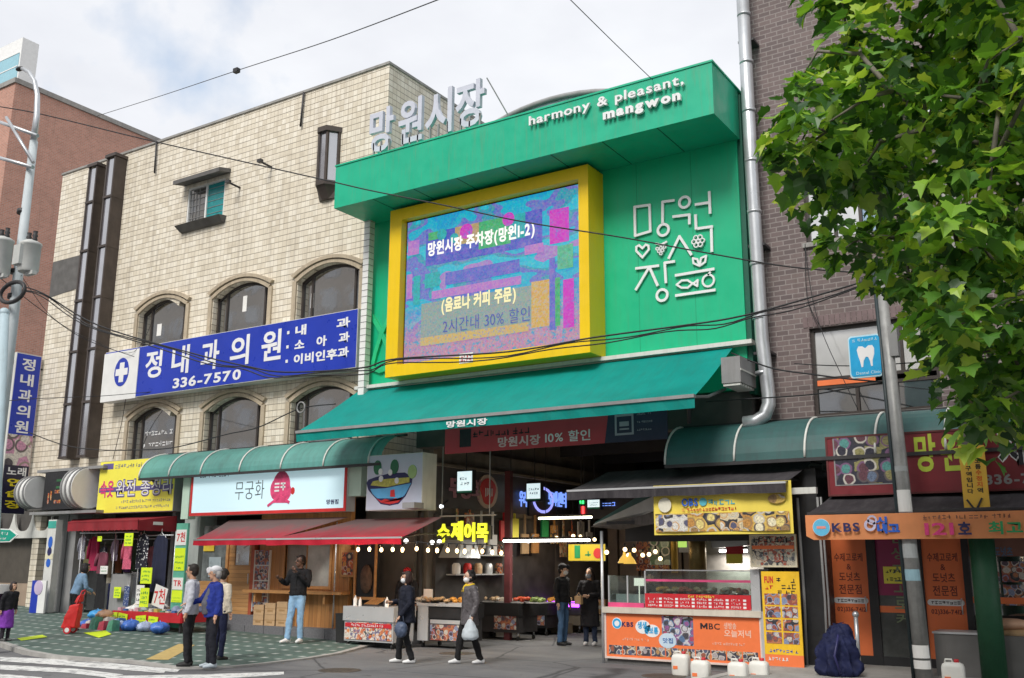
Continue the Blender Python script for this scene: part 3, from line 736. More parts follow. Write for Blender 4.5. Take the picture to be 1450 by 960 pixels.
# ================================================================== GREEN MARKET FRONT
GX0, GX1 = at(522, 400, 17.8).x, -6.22
gate = thing('market_gate', 'green clad market front with a deep projecting fascia box', 'building', (-11, FY, 0))
b = MB(); b.box(GX0, GX1, 17.8, 18.2, 5.0, 11.05); gw = b.build('wall', M['green'], gate)
b = MB()
for i in range(1, 8): x = GX0 + i * 1.22; b.box(x - .004, x + .004, 17.797, 17.81, 5.9, 10.0)
b.build('panel_joint', mat('green_joint_line', (.004, .25, .12), .6), gw)
GB = (-15.72, -6.15, 16.43, 17.79, 10.02, 11.08)
b = MB(); b.box(*GB); fb = b.build('fascia_box', M['greenbox'], gate)
b = MB()
for i in range(1, 9):
    x = GB[0] + i * 1.2
    if x < GB[1]: b.box(x - .008, x + .008, GB[2] + .02, GB[3] - .02, GB[4] - .006, GB[4] + .02)
b.build('soffit_joint', mat('green_joint', (.003, .07, .035), .6), fb)
b = MB(); b.box(GB[0] - .02, GB[1] + .02, GB[2] - .02, 18.2, 11.08, 11.12); b.build('fascia_cap', M['greenbox'], fb)
b = MB(); b.box(GX1 + .0, GX1 + .1, 17.84, 18.3, 4.9, 11.0); b.build('edge_trim', mat('dark_green_trim', (.004, .10, .06), .5), gate)
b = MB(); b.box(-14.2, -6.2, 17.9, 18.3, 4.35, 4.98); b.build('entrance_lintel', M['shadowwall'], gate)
# the looping green ornament on the left strip of the wall
b = MB()
for pts in (((527, 448), (540, 470), (549, 492), (551, 508)), ((550, 452), (540, 474), (532, 500), (527, 520)), ((527, 521), (538, 525), (550, 521))):
    P = [at(px, py, 17.76) for px, py in pts]
    for p, q in zip(P, P[1:]): b.line((p.x, p.z), (q.x, q.z), .11, 17.74, 17.8)
b.build('ribbon_ornament', mat('light_green_ribbon', (.02, .52, .22), .45), gate)
# glazed vault of the arcade roof behind
arc = thing('arcade_roof', 'glazed barrel vault of the market arcade behind the fascia', 'roof', (-10.9, 22, 9))
b = MB(); g = MB(); cx, rr = -11.35, 3.6
for y in (19.2, 23.2, 27.2, 31.2):
    P = [(cx + rr * math.cos(t), y, 10.75 + 2.1 * math.sin(t)) for t in [R(10 + 160 * i / 24) for i in range(25)]]
    b.tube(P, .07, 6)
for i in range(0, 25, 3):
    t = R(10 + 160 * i / 24); b.tube([(cx + rr * math.cos(t), y, 10.75 + 2.1 * math.sin(t)) for y in (19.2, 31.2)], .04, 6)
for i in range(24):
    t, u = R(10 + 160 * i / 24), R(10 + 160 * (i + 1) / 24)
    g.hexa(*[[(cx + (rr - e) * math.cos(a), y, 10.75 + (2.1 - e) * math.sin(a)) for a, y in ((t, 19.2), (u, 19.2), (u, 31.2), (t, 31.2))] for e in (.02, .04)])
b.build('vault_rib', M['greypaint'], arc); g.xz([(cx + (rr - .05) * math.cos(R(a)), 10.75 + 2.05 * math.sin(R(a))) for a in range(10, 171, 8)], 19.22, 19.25); g.build('vault_glazing', thin('milky_glazing', (.55, .64, .68), .3, .4), arc)
# ================================================================== PURPLE BRICK BUILDING
PX0, PX1 = -6.02, 5.0
pb = thing('brick_building', 'purple grey brick building beside the green front, with a dental clinic upstairs', 'building', (-1, FY, 0))
w1 = (at(1149, 520, FY).x, at(1329, 510, FY).x, at(1156, 590, FY).z, at(1156, 464, FY).z)
w2 = (at(1139, 300, FY).x, at(1265, 290, FY).x, at(1141, 345, FY).z, at(1141, 250, FY).z)
b = MB(); wall(b, PX0, PX1, 3.4, 19, FY, FY + .35, [(w1[0], w1[1], w1[2], w1[3], 0), (w2[0], w2[1], w2[2], w2[3], 0), (1.0, 3.4, w1[2], w1[3], 0), (1.0, 3.4, w2[2], w2[3], 0)])
b.box(PX0, PX0 + .35, FY + .35, 34, 0, 19); b.box(PX1 - .35, PX1, FY + .35, 34, 0, 19); b.box(PX0 + .35, PX1 - .35, FY + .35, 34, 18.4, 18.6)
b.build('wall', M['purplebrick'], pb)
b = MB(); b.box(PX0 + .4, PX1 - .4, FY + .8, FY + .9, 3.5, 18); b.build('inner_wall', M['lanewall'], pb)
def rect_window(q, cols_, rows, parent, frame, panes, y=FY + .08, m=.06):
    x0, x1, z0, z1 = q; f = MB()
    f.box(x0, x1, y, y + .12, z0, z0 + m); f.box(x0, x1, y, y + .12, z1 - m, z1)
    f.box(x0, x0 + m, y, y + .12, z0 + m, z1 - m); f.box(x1 - m, x1, y, y + .12, z0 + m, z1 - m)
    for r in rows: zz = z0 + (z1 - z0) * r; f.box(x0 + m, x1 - m, y + .004, y + .116, zz - m / 2, zz + m / 2)
    for c, r0, r1 in cols_:
        xx = x0 + (x1 - x0) * c; f.box(xx - m / 2, xx + m / 2, y + .008, y + .112, z0 + (z1 - z0) * r0 + m / 2, z0 + (z1 - z0) * r1 - m / 2)
    o = f.build('window', frame, parent)
    for (a, c, r0, r1, mm) in panes:
        g = MB(); g.box(x0 + (x1 - x0) * a + m * .6, x0 + (x1 - x0) * c - m * .6, y + .05, y + .06, z0 + (z1 - z0) * r0 + m * .6, z0 + (z1 - z0) * r1 - m * .6)
        g.build('pane', mm, o)
    g = MB(); g.box(x0 - .06, x1 + .06, FY - .06, FY + .07, z0 - .09, z0 - .002); g.build('sill', M['conc'], o)
    return o
rect_window(w1, [(.72, .42, 1), (.35, 0, .33), (.66, 0, .33)], [.33, .42], pb, M['winframe'],
            [(0, .72, .42, 1, M['panepale']), (.72, 1, .42, 1, M['panepale']), (0, .35, 0, .33, M['pane']), (.35, .66, 0, .33, M['pane']), (.66, 1, 0, .33, M['pane'])])
g = MB(); g.box(w1[0] + .07, w1[0] + 1.1, FY + .07, FY + .08, w1[2] + (w1[3] - w1[2]) * .345, w1[2] + (w1[3] - w1[2]) * .405); g.build('orange_strip', M['orange'], pb)
rect_window(w2, [(.33, 0, 1), (.62, 0, 1)], [], pb, M['winframe'], [(0, .33, 0, 1, M['panepale']), (.33, .62, 0, 1, M['panepale']), (.62, 1, 0, 1, mat('blue_grey_film', (.30, .42, .55), .15))])
for q in ((1.0, 3.4, w1[2], w1[3]), (1.0, 3.4, w2[2], w2[3])): rect_window(q, [(.5, 0, 1)], [], pb, M['winframe'], [(0, .5, 0, 1, M['panepale']), (.5, 1, 0, 1, M['panepale'])])
# soldier course over the lower window
g = MB(); x = w1[0] - .1
while x < w1[1] + .1: g.box(x, x + .085, FY - .012, FY + .01, w1[3] + .02, w1[3] + .22); x += .098
g.build('soldier_course', mat('soldier_brick', (.19, .135, .135), .75, var=.3, vs=5), pb)
# ================================================================== BUILDINGS BEHIND ON THE LEFT
rb = thing('apartment_block', 'tall red brick block behind the cream building', 'building', (-45, 30, 0))
RY = 24.0
rx = at(22, 117, RY).x; rz = at(22, 117, RY).z
b = MB(); b.box(rx - 30, rx, RY, RY + 26, 0, rz); b.build('wall', M['redbrick'], rb)
b = MB(); b.box(rx - 30.1, rx + .08, RY - .08, RY + 26, rz, rz + .25); b.build('coping', M['conc'], rb)
tw = thing('tower_block', 'pale high rise with blue glass rising behind the red brick block', 'building', (-75, 60, 0))
TY = 55
x0, x1 = at(-40, 100, TY).x, at(46, 100, TY).x; zt = at(40, 66, TY).z
xm = at(9, 100, TY).x
b = MB(); b.box(x0, xm, TY, TY + 2, 0, zt - 3); b.box(xm, x1, TY - 1.5, TY + .4, 0, zt); b.build('wall', M['white'], tw)
b = MB(); b.box(xm + .25, x1 - .25, TY - 1.56, TY - 1.5, 5, at(25, 93, TY).z)
b.build('curtain_glazing', mat('pale_blue_glazing', (.28, .52, .60), .2, var=.1), tw)
b = MB(); 
for i in range(20): b.box(xm + .25, x1 - .25, TY - 1.6, TY - 1.56, at(25, 93, TY).z - i * 1.6, at(25, 93, TY).z - i * 1.6 + .12)
b.build('glazing_bar', M['white'], tw)
# the houses across the street that the windows mirror
ob = thing('apartment_block', 'pale apartment block across the street, seen in window reflections', 'building', (-14, -24, 0))
b = MB(); b.box(-115, 12, -36, -24, 0, 16); b.box(-85, -32, -36.5, -23.9, 0, 38); b.build('wall', mat('pale_render', (.66, .61, .54), .8, streak=.3), ob)
b = MB()
for i in range(38):
    for j in range(12):
        x = -113 + i * 3.2
        if j < 5 or -84 < x < -35: b.box(x, x + 1.9, -24, -23.83, 1.2 + j * 3.1, 2.8 + j * 3.1)
b.build('window', M['pane'], ob)
# ================================================================== SIGNS ON THE UPPER FRONTS
def board(name, label, cat, q, yf, depth, face, body, rim=0, rimmat=None, group=None):
    """a box sign: body, face panel and an optional rim standing proud; q = x0,x1,z0,z1"""
    x0, x1, z0, z1 = q; t = thing(name, label, cat, ((x0 + x1) / 2, yf + depth, z0), group)
    b = MB(); b.box(x0, x1, yf + .006, yf + depth, z0, z1); b.build('sign_box', body, t)
    b = MB(); b.box(x0 + max(rim, .015), x1 - max(rim, .015), yf, yf + .01, z0 + max(rim, .015), z1 - max(rim, .015)); b.build('sign_face', face, t)
    if rim:
        b = MB(); e = yf - .012
        b.box(x0, x1, e, yf + .004, z0, z0 + rim); b.box(x0, x1, e, yf + .004, z1 - rim, z1)
        b.box(x0, x0 + rim, e, yf + .004, z0 + rim, z1 - rim); b.box(x1 - rim, x1, e, yf + .004, z0 + rim, z1 - rim); b.build('sign_rim', rimmat, t)
    return t
def ux(px, py, y): return at(px, py, y).x
def uz(px, py, y): return at(px, py, y).z
def ptext(parent, body, m, l, r, zb, zt, y, **k):
    """text between pixel columns l and r (measured at their own heights) with bottom and top rows given at l"""
    return text(parent, body, m, at(l[0], l[1], y).x, at(r[0], r[1], y).x, at(l[0], zb, y).z, at(l[0], zt, y).z, y, **k)
# blue clinic sign
Y = 17.55
q = (ux(147, 530, Y), ux(505.5, 480, Y), uz(150, 562, Y), uz(150, 500, Y))
z0 = (uz(190, 562, Y) + uz(501.6, 521, Y)) / 2; z1 = (uz(197.5, 489.5, Y) + uz(505.8, 438.8, Y)) / 2
q = (q[0], q[1], z0, z1)
t = board('clinic_sign', 'long blue clinic sign with a white cross panel on the cream tiled wall', 'sign', q, Y, .4, M['signblue'], M['offwhite'])
xw = ux(196, 520, Y); b = MB(); b.box(q[0] - .02, xw, Y - .02, Y + .3, z0 - .03, z1 - .05); b.build('cross_panel', M['white'], t)
cx, cz = ux(173, 528, Y), uz(173, 527, Y); y = Y - .02
b = MB(); b.disc((cx, cz), .33, y - .008, y, 28, .42); b.build('cross_disc', M['signblue'], t)
b = MB(); b.box(cx - .09, cx + .12, y - .016, y - .008, cz - .30, cz + .28); b.box(cx - .26, cx + .29, y - .017, y - .008, cz - .1, cz + .1); b.build('cross', M['letter'], t)
H = z1 - z0
chars = [('정', 217), ('내', 255), ('과', 297), ('의', 339), ('원', 384)]
b = MB()
for ch, px in chars:
    py = 525 - (px - 217) * .165; x = ux(px, py, Y); put_text(b, ch, x - .36, x + .36, z0 + H * .33, z0 + H * .88, Y, bold=.022)
put_text(b, '336-7570', ux(245, 545, Y), ux(341, 534, Y), z0 + .09, z0 + .38, Y, bold=.03)
for i, row in enumerate(['내      과', '소   아   과', '이비인후과']):
    zz = z0 + H * (.70 - .255 * i); put_text(b, row, ux(418, 480, Y), ux(495, 480, Y), zz, zz + .27, Y, bold=.035); b.box(ux(408, 480, Y) - .04, ux(408, 480, Y) + .04, Y - .01, Y, zz + .08, zz + .16)
b.build('lettering', M['letter'], t)
# blade sign at the corner
X = -29.55
ya, yb = 17.1, 17.9
zt, zm, zb = 8.2, at(14, 614, 17).z + .5, 3.3
zt = atX(24, 498, X).z; zm = atX(14, 614, X).z; zb = atX(10, 727, X).z; ya = 17.06
t = thing('blade_sign', 'tall projecting blade sign, blue above and black below, at the corner of the cream building', 'sign', (X, 18, zb))
b = MB(); b.box(X - .22, X - .01, ya, yb, zb, zt); b.build('sign_box', M['offwhite'], t)
b = MB(); b.box(X - .01, X, ya + .02, yb - .02, zm, zt - .03); b.build('blue_face', M['signblue'], t)
b = MB(); b.box(X - .01, X, ya + .02, yb - .02, zb, zm - .95); b.build('black_face', mat('navy_black_face', (.015, .013, .04), .4), t)
b = MB(); b.box(X - .01, X, ya + .02, yb - .02, zm - .95, zm); b.build('picture_face', photo('pink_picture', [(.6, .3, .45), (.08, .07, .09), (.7, .65, .6), (.65, .35, .5), (.3, .25, .2)], 2.2), t)
b = MB(); hh = (zt - zm - .1) / 5
for i, ch in enumerate('정내과의원'): put_text(b, ch, ya + .2, yb - .2, zt - .12 - hh * (i + 1) + .08, zt - .12 - hh * i - .03, X, axis='X', bold=.022)
put_text(b, '노래', ya + .12, yb - .1, zm - 1.27, zm - 1.0, X, axis='X', bold=.022); b.build('lettering', M['letter'], t)
b = MB(); z = zm - 1.32; hh = (z - zb - .1) / 3
for i, ch in enumerate('연습장'): put_text(b, ch, ya + .16, yb - .14, z - hh * (i + 1) + .06, z - hh * i - .03, X, axis='X', bold=.022)
b.build('lettering', mat('yellow_lettering', (.85, .68, .02), .5), t)
b = MB()
for z in (zt - .4, zm, zb + .5): b.tube([(X - .1, yb, z), (X - .1, 18.05, z)], .03, 6)
b.build('bracket', M['dark'], t)
# raised letters along the fascia
t = thing('wall_lettering', 'white raised English slogan lettering along the green fascia', 'lettering', (-8.5, GB[2], 10.3)); Y = GB[2]
b = MB(); x0, x1 = ux(751.9, 172, Y), ux(970.4, 115, Y)
put_text(b, 'harmony & pleasant,', x0, x1, uz(752, 179.5, Y), uz(752, 179.5, Y) + .205, Y - .03, t=.06, bold=.02, base=True)
x0, x1 = ux(856.5, 165, Y), ux(966, 140, Y)
put_text(b, 'mangwon', x0, x1, uz(857, 171, Y), uz(857, 171, Y) + .205, Y - .03, t=.06, bold=.05, base=True)
b.build('letter_row', M['letter'], t)
# standing roof letters
Y = 16.9
t = thing('roof_sign', 'silver free standing Hangul letters on top of the green fascia', 'sign', (-14, Y, 11.1))
for ch, l, r, zt_, zb_ in (('망', 526, 560, 160, 211), ('원', 567, 601, 147, 198), ('시', 605, 643, 135, 187), ('장', 648, 689, 121, 177)):
    x0, x1 = ux(l, zb_, Y), ux(r, zb_ - 15, Y); zc = uz((l + r) / 2, (zt_ + zb_) / 2, Y)
    o = text(t, ch, M['silver'], x0, x1, zc - .56, zc + .56, Y, t=.10, bold=.022, name='roof_letter')
    b = MB()
    for x in (x0 + .15, (x0 + x1) / 2, x1 - .12): b.box(x - .02, x + .02, Y - .1, Y - .06, 11.11, zc - .3)
    b.build('letter_post', M['greypaint'], t)
b = MB(); b.tube([(ux(689, 130, Y), Y, 12.5), (ux(715, 180, Y), 17.6, 11.15)], .015, 5); b.build('stay_wire', M['greypaint'], t)
# led screen in its yellow frame
YF = 17.12
fx0, fx1 = at(549, 420, YF).x, at(834, 370, YF).x
fz0 = (uz(551.6, 532.6, YF) + uz(842, 499.3, YF)) / 2; fz1 = (uz(547.1, 300.5, YF) + uz(826.7, 233.4, YF)) / 2
t = thing('led_screen', 'big LED advertising screen in a thick yellow frame on the green wall', 'screen', ((fx0 + fx1) / 2, 17.8, fz0))
sx0, sx1 = at(565.5, 415, YF).x, at(819.8, 370, YF).x
sz0 = (uz(567, 514.8, YF) + uz(825, 482.8, YF)) / 2; sz1 = (uz(563.6, 312.5, YF) + uz(814.7, 254, YF)) / 2
b = MB()
b.box(fx0, fx1, YF, 17.795, fz0, sz0); b.box(fx0, fx1, YF, 17.795, sz1, fz1); b.box(fx0, sx0, YF, 17.795, sz0, sz1); b.box(sx1, fx1, YF, 17.795, sz0, sz1)
b.build('screen_frame', M['yellow'], t)
b = MB(); b.box(sx0, sx1, YF + .2, 17.78, sz0, sz1); b.build('screen_housing', M['black'], t)
def ledmat():
    m, nt, b = newmat('led_picture'); v = coord(nt)
    n1 = noise(nt, coord(nt, (.7, 1, 1.6)), .8, 2, .5); n2 = noise(nt, coord(nt, (1, 1, 3)), 6, 4, .7)
    c = ramp(nt, n1, [(.0, (.05, .5, .85)), (.42, (.06, .62, .85)), (.48, (.25, .3, .75)), (.53, (.10, .45, .60)), (.57, (.10, .70, .88)), (.64, (.55, .35, .75)), (.7, (.10, .55, .5))], 'CONSTANT')
    t_ = nd(nt, 'ShaderNodeTexCoord'); s = nd(nt, 'ShaderNodeSeparateXYZ'); nt.links.new(t_.outputs['Object'], s.inputs[0])
    ad = nd(nt, 'ShaderNodeMath', operation='MULTIPLY_ADD'); nt.links.new(n2, ad.inputs[0]); ad.inputs[1].default_value = 1.6; nt.links.new(s.outputs[2], ad.inputs[2])
    low = ramp(nt, ad.outputs[0], [(0, (1, 1, 1)), (.0, (1, 1, 1)), (1, (0, 0, 0))])
    mr = nd(nt, 'ShaderNodeMapRange'); nt.links.new(ad.outputs[0], mr.inputs[0]); mr.inputs[1].default_value = 1.0; mr.inputs[2].default_value = 2.3; mr.inputs[3].default_value = 1; mr.inputs[4].default_value = 0
    low = mr.outputs[0]
    pink = ramp(nt, noise(nt, v, 9, 4, .8), [(.35, (.18, .45, .72)), (.45, (.80, .38, .48)), (.55, (.55, .35, .70)), (.6, (.85, .55, .5)), (.66, (.35, .45, .5))], 'CONSTANT')
    c = mixc(nt, low, c, pink)
    g = noise(nt, coord(nt, (60, 60, 60)), 3, 2); c = mixc(nt, .7, c, ramp(nt, g, [(.3, (.6, .6, .6)), (.7, (1, 1, 1))]), 'MULTIPLY')
    wn2 = nd(nt, 'ShaderNodeTexVoronoi'); wn2.inputs['Scale'].default_value = 26; nt.links.new(v, wn2.inputs['Vector']); c = mixc(nt, .12, c, wn2.outputs['Color']); hs = nd(nt, 'ShaderNodeHueSaturation'); hs.inputs['Saturation'].default_value = 1.2; hs.inputs['Value'].default_value = .92; nt.links.new(c, hs.inputs['Color']); c = hs.outputs[0]
    nt.links.new(c, b.inputs['Emission Color']); b.inputs['Emission Strength'].default_value = .42
    b.inputs['Base Color'].default_value = (.03, .03, .04, 1); b.inputs['Roughness'].default_value = .5
    return m
yp = YF + .2
m_ = .03
b = MB(); b.box(sx0 + m_, sx1 - m_, yp - .004, yp, sz0 + m_, sz1 - m_); scr = b.build('screen_picture', ledmat(), t, loc=(sx0, yp, sz0))
def noisyled(name, stops, sc):
    m, nt, b = newmat(name); v = coord(nt)
    c = ramp(nt, noise(nt, v, sc, 5, .8), stops, 'CONSTANT')
    wn2 = nd(nt, 'ShaderNodeTexVoronoi'); wn2.inputs['Scale'].default_value = 26; nt.links.new(v, wn2.inputs['Vector']); c = mixc(nt, .09, c, wn2.outputs['Color']); hs = nd(nt, 'ShaderNodeHueSaturation'); hs.inputs['Saturation'].default_value = 1.2; hs.inputs['Value'].default_value = .92; nt.links.new(c, hs.inputs['Color']); c = hs.outputs[0]
    nt.links.new(c, b.inputs['Emission Color']); b.inputs['Emission Strength'].default_value = .40; b.inputs['Base Color'].default_value = (.03, .03, .03, 1); return m
def led(name, col, s=.40):
    if s != .40: return emis(name, col, s, (.03, .03, .03))
    return noisyled(name, [(0, mulc(col, .7)[:3]), (.42, col), (.55, mulc(col, 1.25)[:3]), (.62, (col[0] * .6 + .15, col[1] * .7, col[2] * .6 + .2))], 13)
SW, SH = sx1 - sx0, sz1 - sz0
lay = [0]
def patch(name, m, l, r, z0_, z1_):
    lay[0] += 1; y = yp - .005 - .002 * lay[0]
    b = MB(); b.box(sx0 + SW * l, sx0 + SW * r, y, y + .001, sz0 + SH * z0_, sz0 + SH * z1_); b.build(name, m, t); return y
patch('picture_band', noisyled('led_indigo', [(0, (.12, .17, .62)), (.5, (.20, .20, .68)), (.6, (.30, .25, .68))], 3), .125, .79, .655, .885)
patch('picture_block', led('led_green', (.10, .50, .22)), .44, .62, .70, .885)
patch('picture_block', led('led_ochre', (.55, .42, .22)), .30, .44, .76, .885)
patch('picture_block', led('led_teal', (.03, .48, .50)), .62, .70, .72, .885)
patch('picture_block', bpy.data.materials['led_green'], .14, .23, .83, .885)
patch('picture_figure', noisyled('led_magenta', [(0, (.75, .12, .65)), (.55, (.55, .18, .7)), (.62, (.2, .3, .75))], 4), .83, .93, .64, .86)
patch('picture_figure', led('led_leaf', (.15, .55, .35)), .87, .95, .47, .62)
patch('picture_band', noisyled('led_violet', [(0, (.16, .22, .66)), (.48, (.24, .24, .70)), (.58, (.35, .25, .66))], 4), .25, .67, .50, .585)
patch('picture_band', noisyled('led_lilac', [(0, (.55, .28, .72)), (.5, (.65, .32, .68)), (.6, (.42, .28, .72))], 6), .17, .68, .42, .475)
patch('picture_band', bpy.data.materials['led_violet'], .29, .49, .37, .42)
patch('picture_panel', noisyled('led_sage', [(0, (.22, .42, .42)), (.45, (.36, .45, .42)), (.52, (.45, .42, .35)), (.58, (.18, .40, .50))], 16), .11, .80, .155, .40)
patch('picture_panel', noisyled('led_sand', [(0, (.78, .50, .18)), (.5, (.85, .60, .30)), (.57, (.5, .45, .45))], 14), .735, .83, .13, .42)
y = patch('picture_panel', noisyled('led_sand_dots', [(0, (.80, .55, .25)), (.5, (.70, .62, .25)), (.56, (.4, .35, .55))], 18), .11, .72, .115, .17)
pk = bpy.data.materials['led_magenta']
for u, v_, r in ((.225, .855, .035), (.37, .84, .045), (.61, .86, .04), (.30, .81, .03)):
    b = MB(); b.disc((sx0 + SW * u, sz0 + SH * v_), .16 * r / .04, y - .003, y - .002, 14); b.build('picture_dot', pk if u > .3 else bpy.data.materials['led_teal'], t)
for k, (u0, u1, v0, v1, mm) in enumerate(((.015, .05, .45, .62, 'led_lilac'), (.06, .10, .40, .60, 'led_teal'), (.83, .86, .10, .55, 'led_violet'), (.90, .955, .10, .40, 'led_magenta'), (.86, .885, .12, .42, 'led_green'), (.70, .80, .60, .66, 'led_lilac'), (.13, .22, .50, .60, 'led_teal'), (.02, .09, .75, .85, 'led_lilac'))): y = patch('picture_block', bpy.data.materials[mm], u0, u1, v0, v1)
y -= .004
wl_ = led('led_white', (.95, .93, .88), .55); cl_ = led('led_cream', (.95, .85, .45), .52); pl_ = led('led_purple', (.10, .14, .45), .4)
text(t, '망원시장 주차장(망원1-2)', wl_, sx0 + SW * .145, sx0 + SW * .755, sz0 + SH * .70, sz0 + SH * .815, y, t=.002, bold=.035)
text(t, '(음료나 커피 주문)', cl_, sx0 + SW * .235, sx0 + SW * .655, sz0 + SH * .30, sz0 + SH * .415, y, t=.002, bold=.035)
text(t, '2시간내 30% 할인', pl_, sx0 + SW * .245, sx0 + SW * .73, sz0 + SH * .175, sz0 + SH * .27, y, t=.002, bold=-.0)
b = MB(); b.box(ux(651, 500, YF), ux(670, 500, YF), YF - .01, YF, uz(660, 514, YF), uz(660, 500, YF)); o = b.build('frame_notice', M['paper'], t)
b = MB(); scribble(b, ux(653, 500, YF), ux(669, 500, YF), uz(660, 506.5, YF), uz(660, 501.5, YF), YF - .01, 3); scribble(b, ux(653, 500, YF), ux(669, 500, YF), uz(660, 513, YF), uz(660, 508, YF), YF - .01, 5); b.build('notice_print', M['inkred'], o)
# the white line logo
t = thing('wall_logo', 'white outlined Hangul logo with heart, grapes, flower and fish on the green wall', 'logo', (-8, 17.8, 7)); YL = 17.78
def z6(x, y): p = at(840 + x * .3961, 240 + y * .3961, YL); return (p.x, p.z)
def stroke(mb, pts, w=.054, closed=False):
    P = [z6(*p) for p in pts]
    if closed: P.append(P[0])
    for a, c in zip(P, P[1:]): mb.line(a, c, w, YL - .03, YL)
def oring(mb, x, y, r, w=.054):
    c = z6(x, y); rr = abs(z6(x, y + r)[1] - c[1]); mb.ring(c, rr, w, YL - .03, YL, 22)
b = MB(); stroke(b, [(150, 135), (203, 128), (206, 222), (152, 238)], closed=True); stroke(b, [(250, 190), (250, 117), (290, 112)]); oring(b, 252, 217, 20)
oring(b, 328, 118, 19); stroke(b, [(288, 170), (346, 163), (346, 195)]); stroke(b, [(368, 127), (415, 120)]); stroke(b, [(417, 82), (420, 157)]); stroke(b, [(368, 165), (370, 213), (427, 205)])
stroke(b, [(272, 318), (310, 240), (352, 305)]); stroke(b, [(424, 215), (426, 293)])
stroke(b, [(155, 355), (235, 345)]); stroke(b, [(155, 430), (203, 350), (232, 415)]); stroke(b, [(262, 405), (258, 335), (292, 330)]); oring(b, 248, 450, 20)
stroke(b, [(297, 380), (433, 357)]); stroke(b, [(298, 452), (437, 432)]); b.build('letter_stroke', M['letter'], t)
b = MB(); stroke(b, [(178, 316), (156, 292), (156, 278), (166, 272), (178, 283), (190, 270), (200, 274), (201, 288)], .045, True); b.build('heart', M['letter'], t)
b = MB()
for x, y in ((232, 285), (245, 282), (258, 279), (238, 294), (251, 291), (245, 302)): c = z6(x, y); b.ring(c, .03, .018, YL - .05, YL, 10)
stroke(b, [(226, 266), (245, 270), (264, 260)], .04); b.build('grapes', M['letter'], t)
b = MB(); c = z6(378, 258)
for i in range(6): b.ring((c[0] + .088 * math.cos(R(60 * i)), c[1] + .088 * math.sin(R(60 * i))), .046, .022, YL - .05 - .001 * i, YL, 10)
b.ring(c, .035, .02, YL - .05, YL, 10); b.build('flower', M['letter'], t)
b = MB(); stroke(b, [(382, 346), (360, 336), (358, 318), (374, 322)], .04, True); stroke(b, [(382, 346), (402, 332), (406, 310), (388, 318)], .04, True); b.build('leaf_pair', M['letter'], t)
b = MB(); stroke(b, [(300, 413), (318, 398), (340, 397), (358, 410), (376, 396), (374, 418), (358, 408), (340, 424), (318, 424)], .04, True); b.build('fish', M['letter'], t)
b = MB(); oring(b, 413, 398, 21, .04); stroke(b, [(413, 377), (420, 368)], .04); b.build('orange_fruit', M['letter'], t)
# ================================================================== PIPES ON THE FRONTS
b = MB(); y = 17.62
P = [at(1058.5, 0, y), at(1062, 240, y), at(1070.5, 400, y), at(1083, 545, y)]
P[0].z = 14; x_ = P[1].x
P = [Vector((x_ + .03, y, 15)), Vector((x_ + .03, y, P[1].z)), Vector((x_ + .06, y, at(1074, 480, y).z)), Vector((x_ + .13, y, at(1083, 560, y).z))]
e = at(1085, 575, y); P += [Vector((x_ + .13, y - .02, e.z + .02)), Vector((x_ + .06, y - .06, e.z - .18)), Vector((x_ - .1, y - .1, e.z - .28)), Vector((x_ - .32, y - .12, e.z - .3))]
b.tube(P, .125, 16)
t = thing('exhaust_duct', 'galvanised metal duct running down the brick corner and bending at its foot', 'duct', (x_, y, 4))
b.build('duct_pipe', M['steel'], t)
b = MB(); z = 5.2
while z < 14.5:
    b.tube([(x_ + .04, y, z), (x_ + .04, y, z + .06)], .137, 16); z += 1.05
b.build('duct_collar', M['steel'], t)
b = MB()
for z in (5.6, 7.7, 9.8, 12): b.box(x_ - .12, x_ + .2, y + .02, 18, z, z + .05)
b.build('pipe_bracket', M['dark'], t)
b = MB(); p0, p1 = at(524.5, 320, 17.6), at(514, 550, 17.6); x_ = (p0.x + p1.x) / 2
b.box(x_ - .09, x_ + .09, 17.5, 17.68, p1.z - .2, p0.z + .8)
t = thing('cable_duct', 'narrow white vertical duct between cream tiles and green wall', 'duct', (x_, 17.6, 5)); b.build('duct_body', M['white'], t)
b = MB(); z = p1.z
while z < p0.z + .6: b.box(x_ - .095, x_ + .095, 17.495, 17.685, z, z + .015); z += .16
b.build('duct_joint', M['greypaint'], t)
# ================================================================== BIG GREEN AWNING
AX0, AX1 = -15.85, -6.45
t = thing('market_awning', 'wide sea green fabric awning over the market entrance', 'awning', (-11, 17.7, 5))
A = [(AX0, 17.7, 5.80), (AX1, 17.7, 5.80)]; ze, ye = 4.58, 15.72
b = MB(); N = 72; b.smooth = True
for i in range(N):
    for j in range(6):
        def pp(u, v): return (AX0 + (AX1 - AX0) * u, 17.7 + (ye - 17.7) * v, 5.80 + (ze - 5.80) * v - .03 * math.sin(math.pi * v) - .022 * abs(math.sin(u * math.pi * 8)) * math.sin(math.pi * v) - .012 * math.sin(u * 61 + v * 5) * math.sin(math.pi * v) * math.sin(u * 7) - .01 * math.sin(u * 97 - v * 9) * v * (1 - v))
        b.quad(pp(i / N, j / 6), pp((i + 1) / N, j / 6), pp((i + 1) / N, (j + 1) / 6), pp(i / N, (j + 1) / 6))
b.build('awning_cloth', M['awngreen'], t)
b = MB(); n = 60
for i in range(n):
    x0, x1 = AX0 + (AX1 - AX0) * i / n, AX0 + (AX1 - AX0) * (i + 1) / n
    f = lambda x: ye + .012 * math.sin(x * 9)
    b.quad((x0, ye - .01, ze - .03), (x1, ye - .01, ze - .03), (x1, f(x1), ze - .21), (x0, f(x0), ze - .21))
vl = b.build('awning_valance', M['awngreen'], t)
b = MB(); b.box(AX0, AX1, ye - .04, ye + .04, ze - .03, ze + .03); b.build('front_bar', M['greypaint'], t)
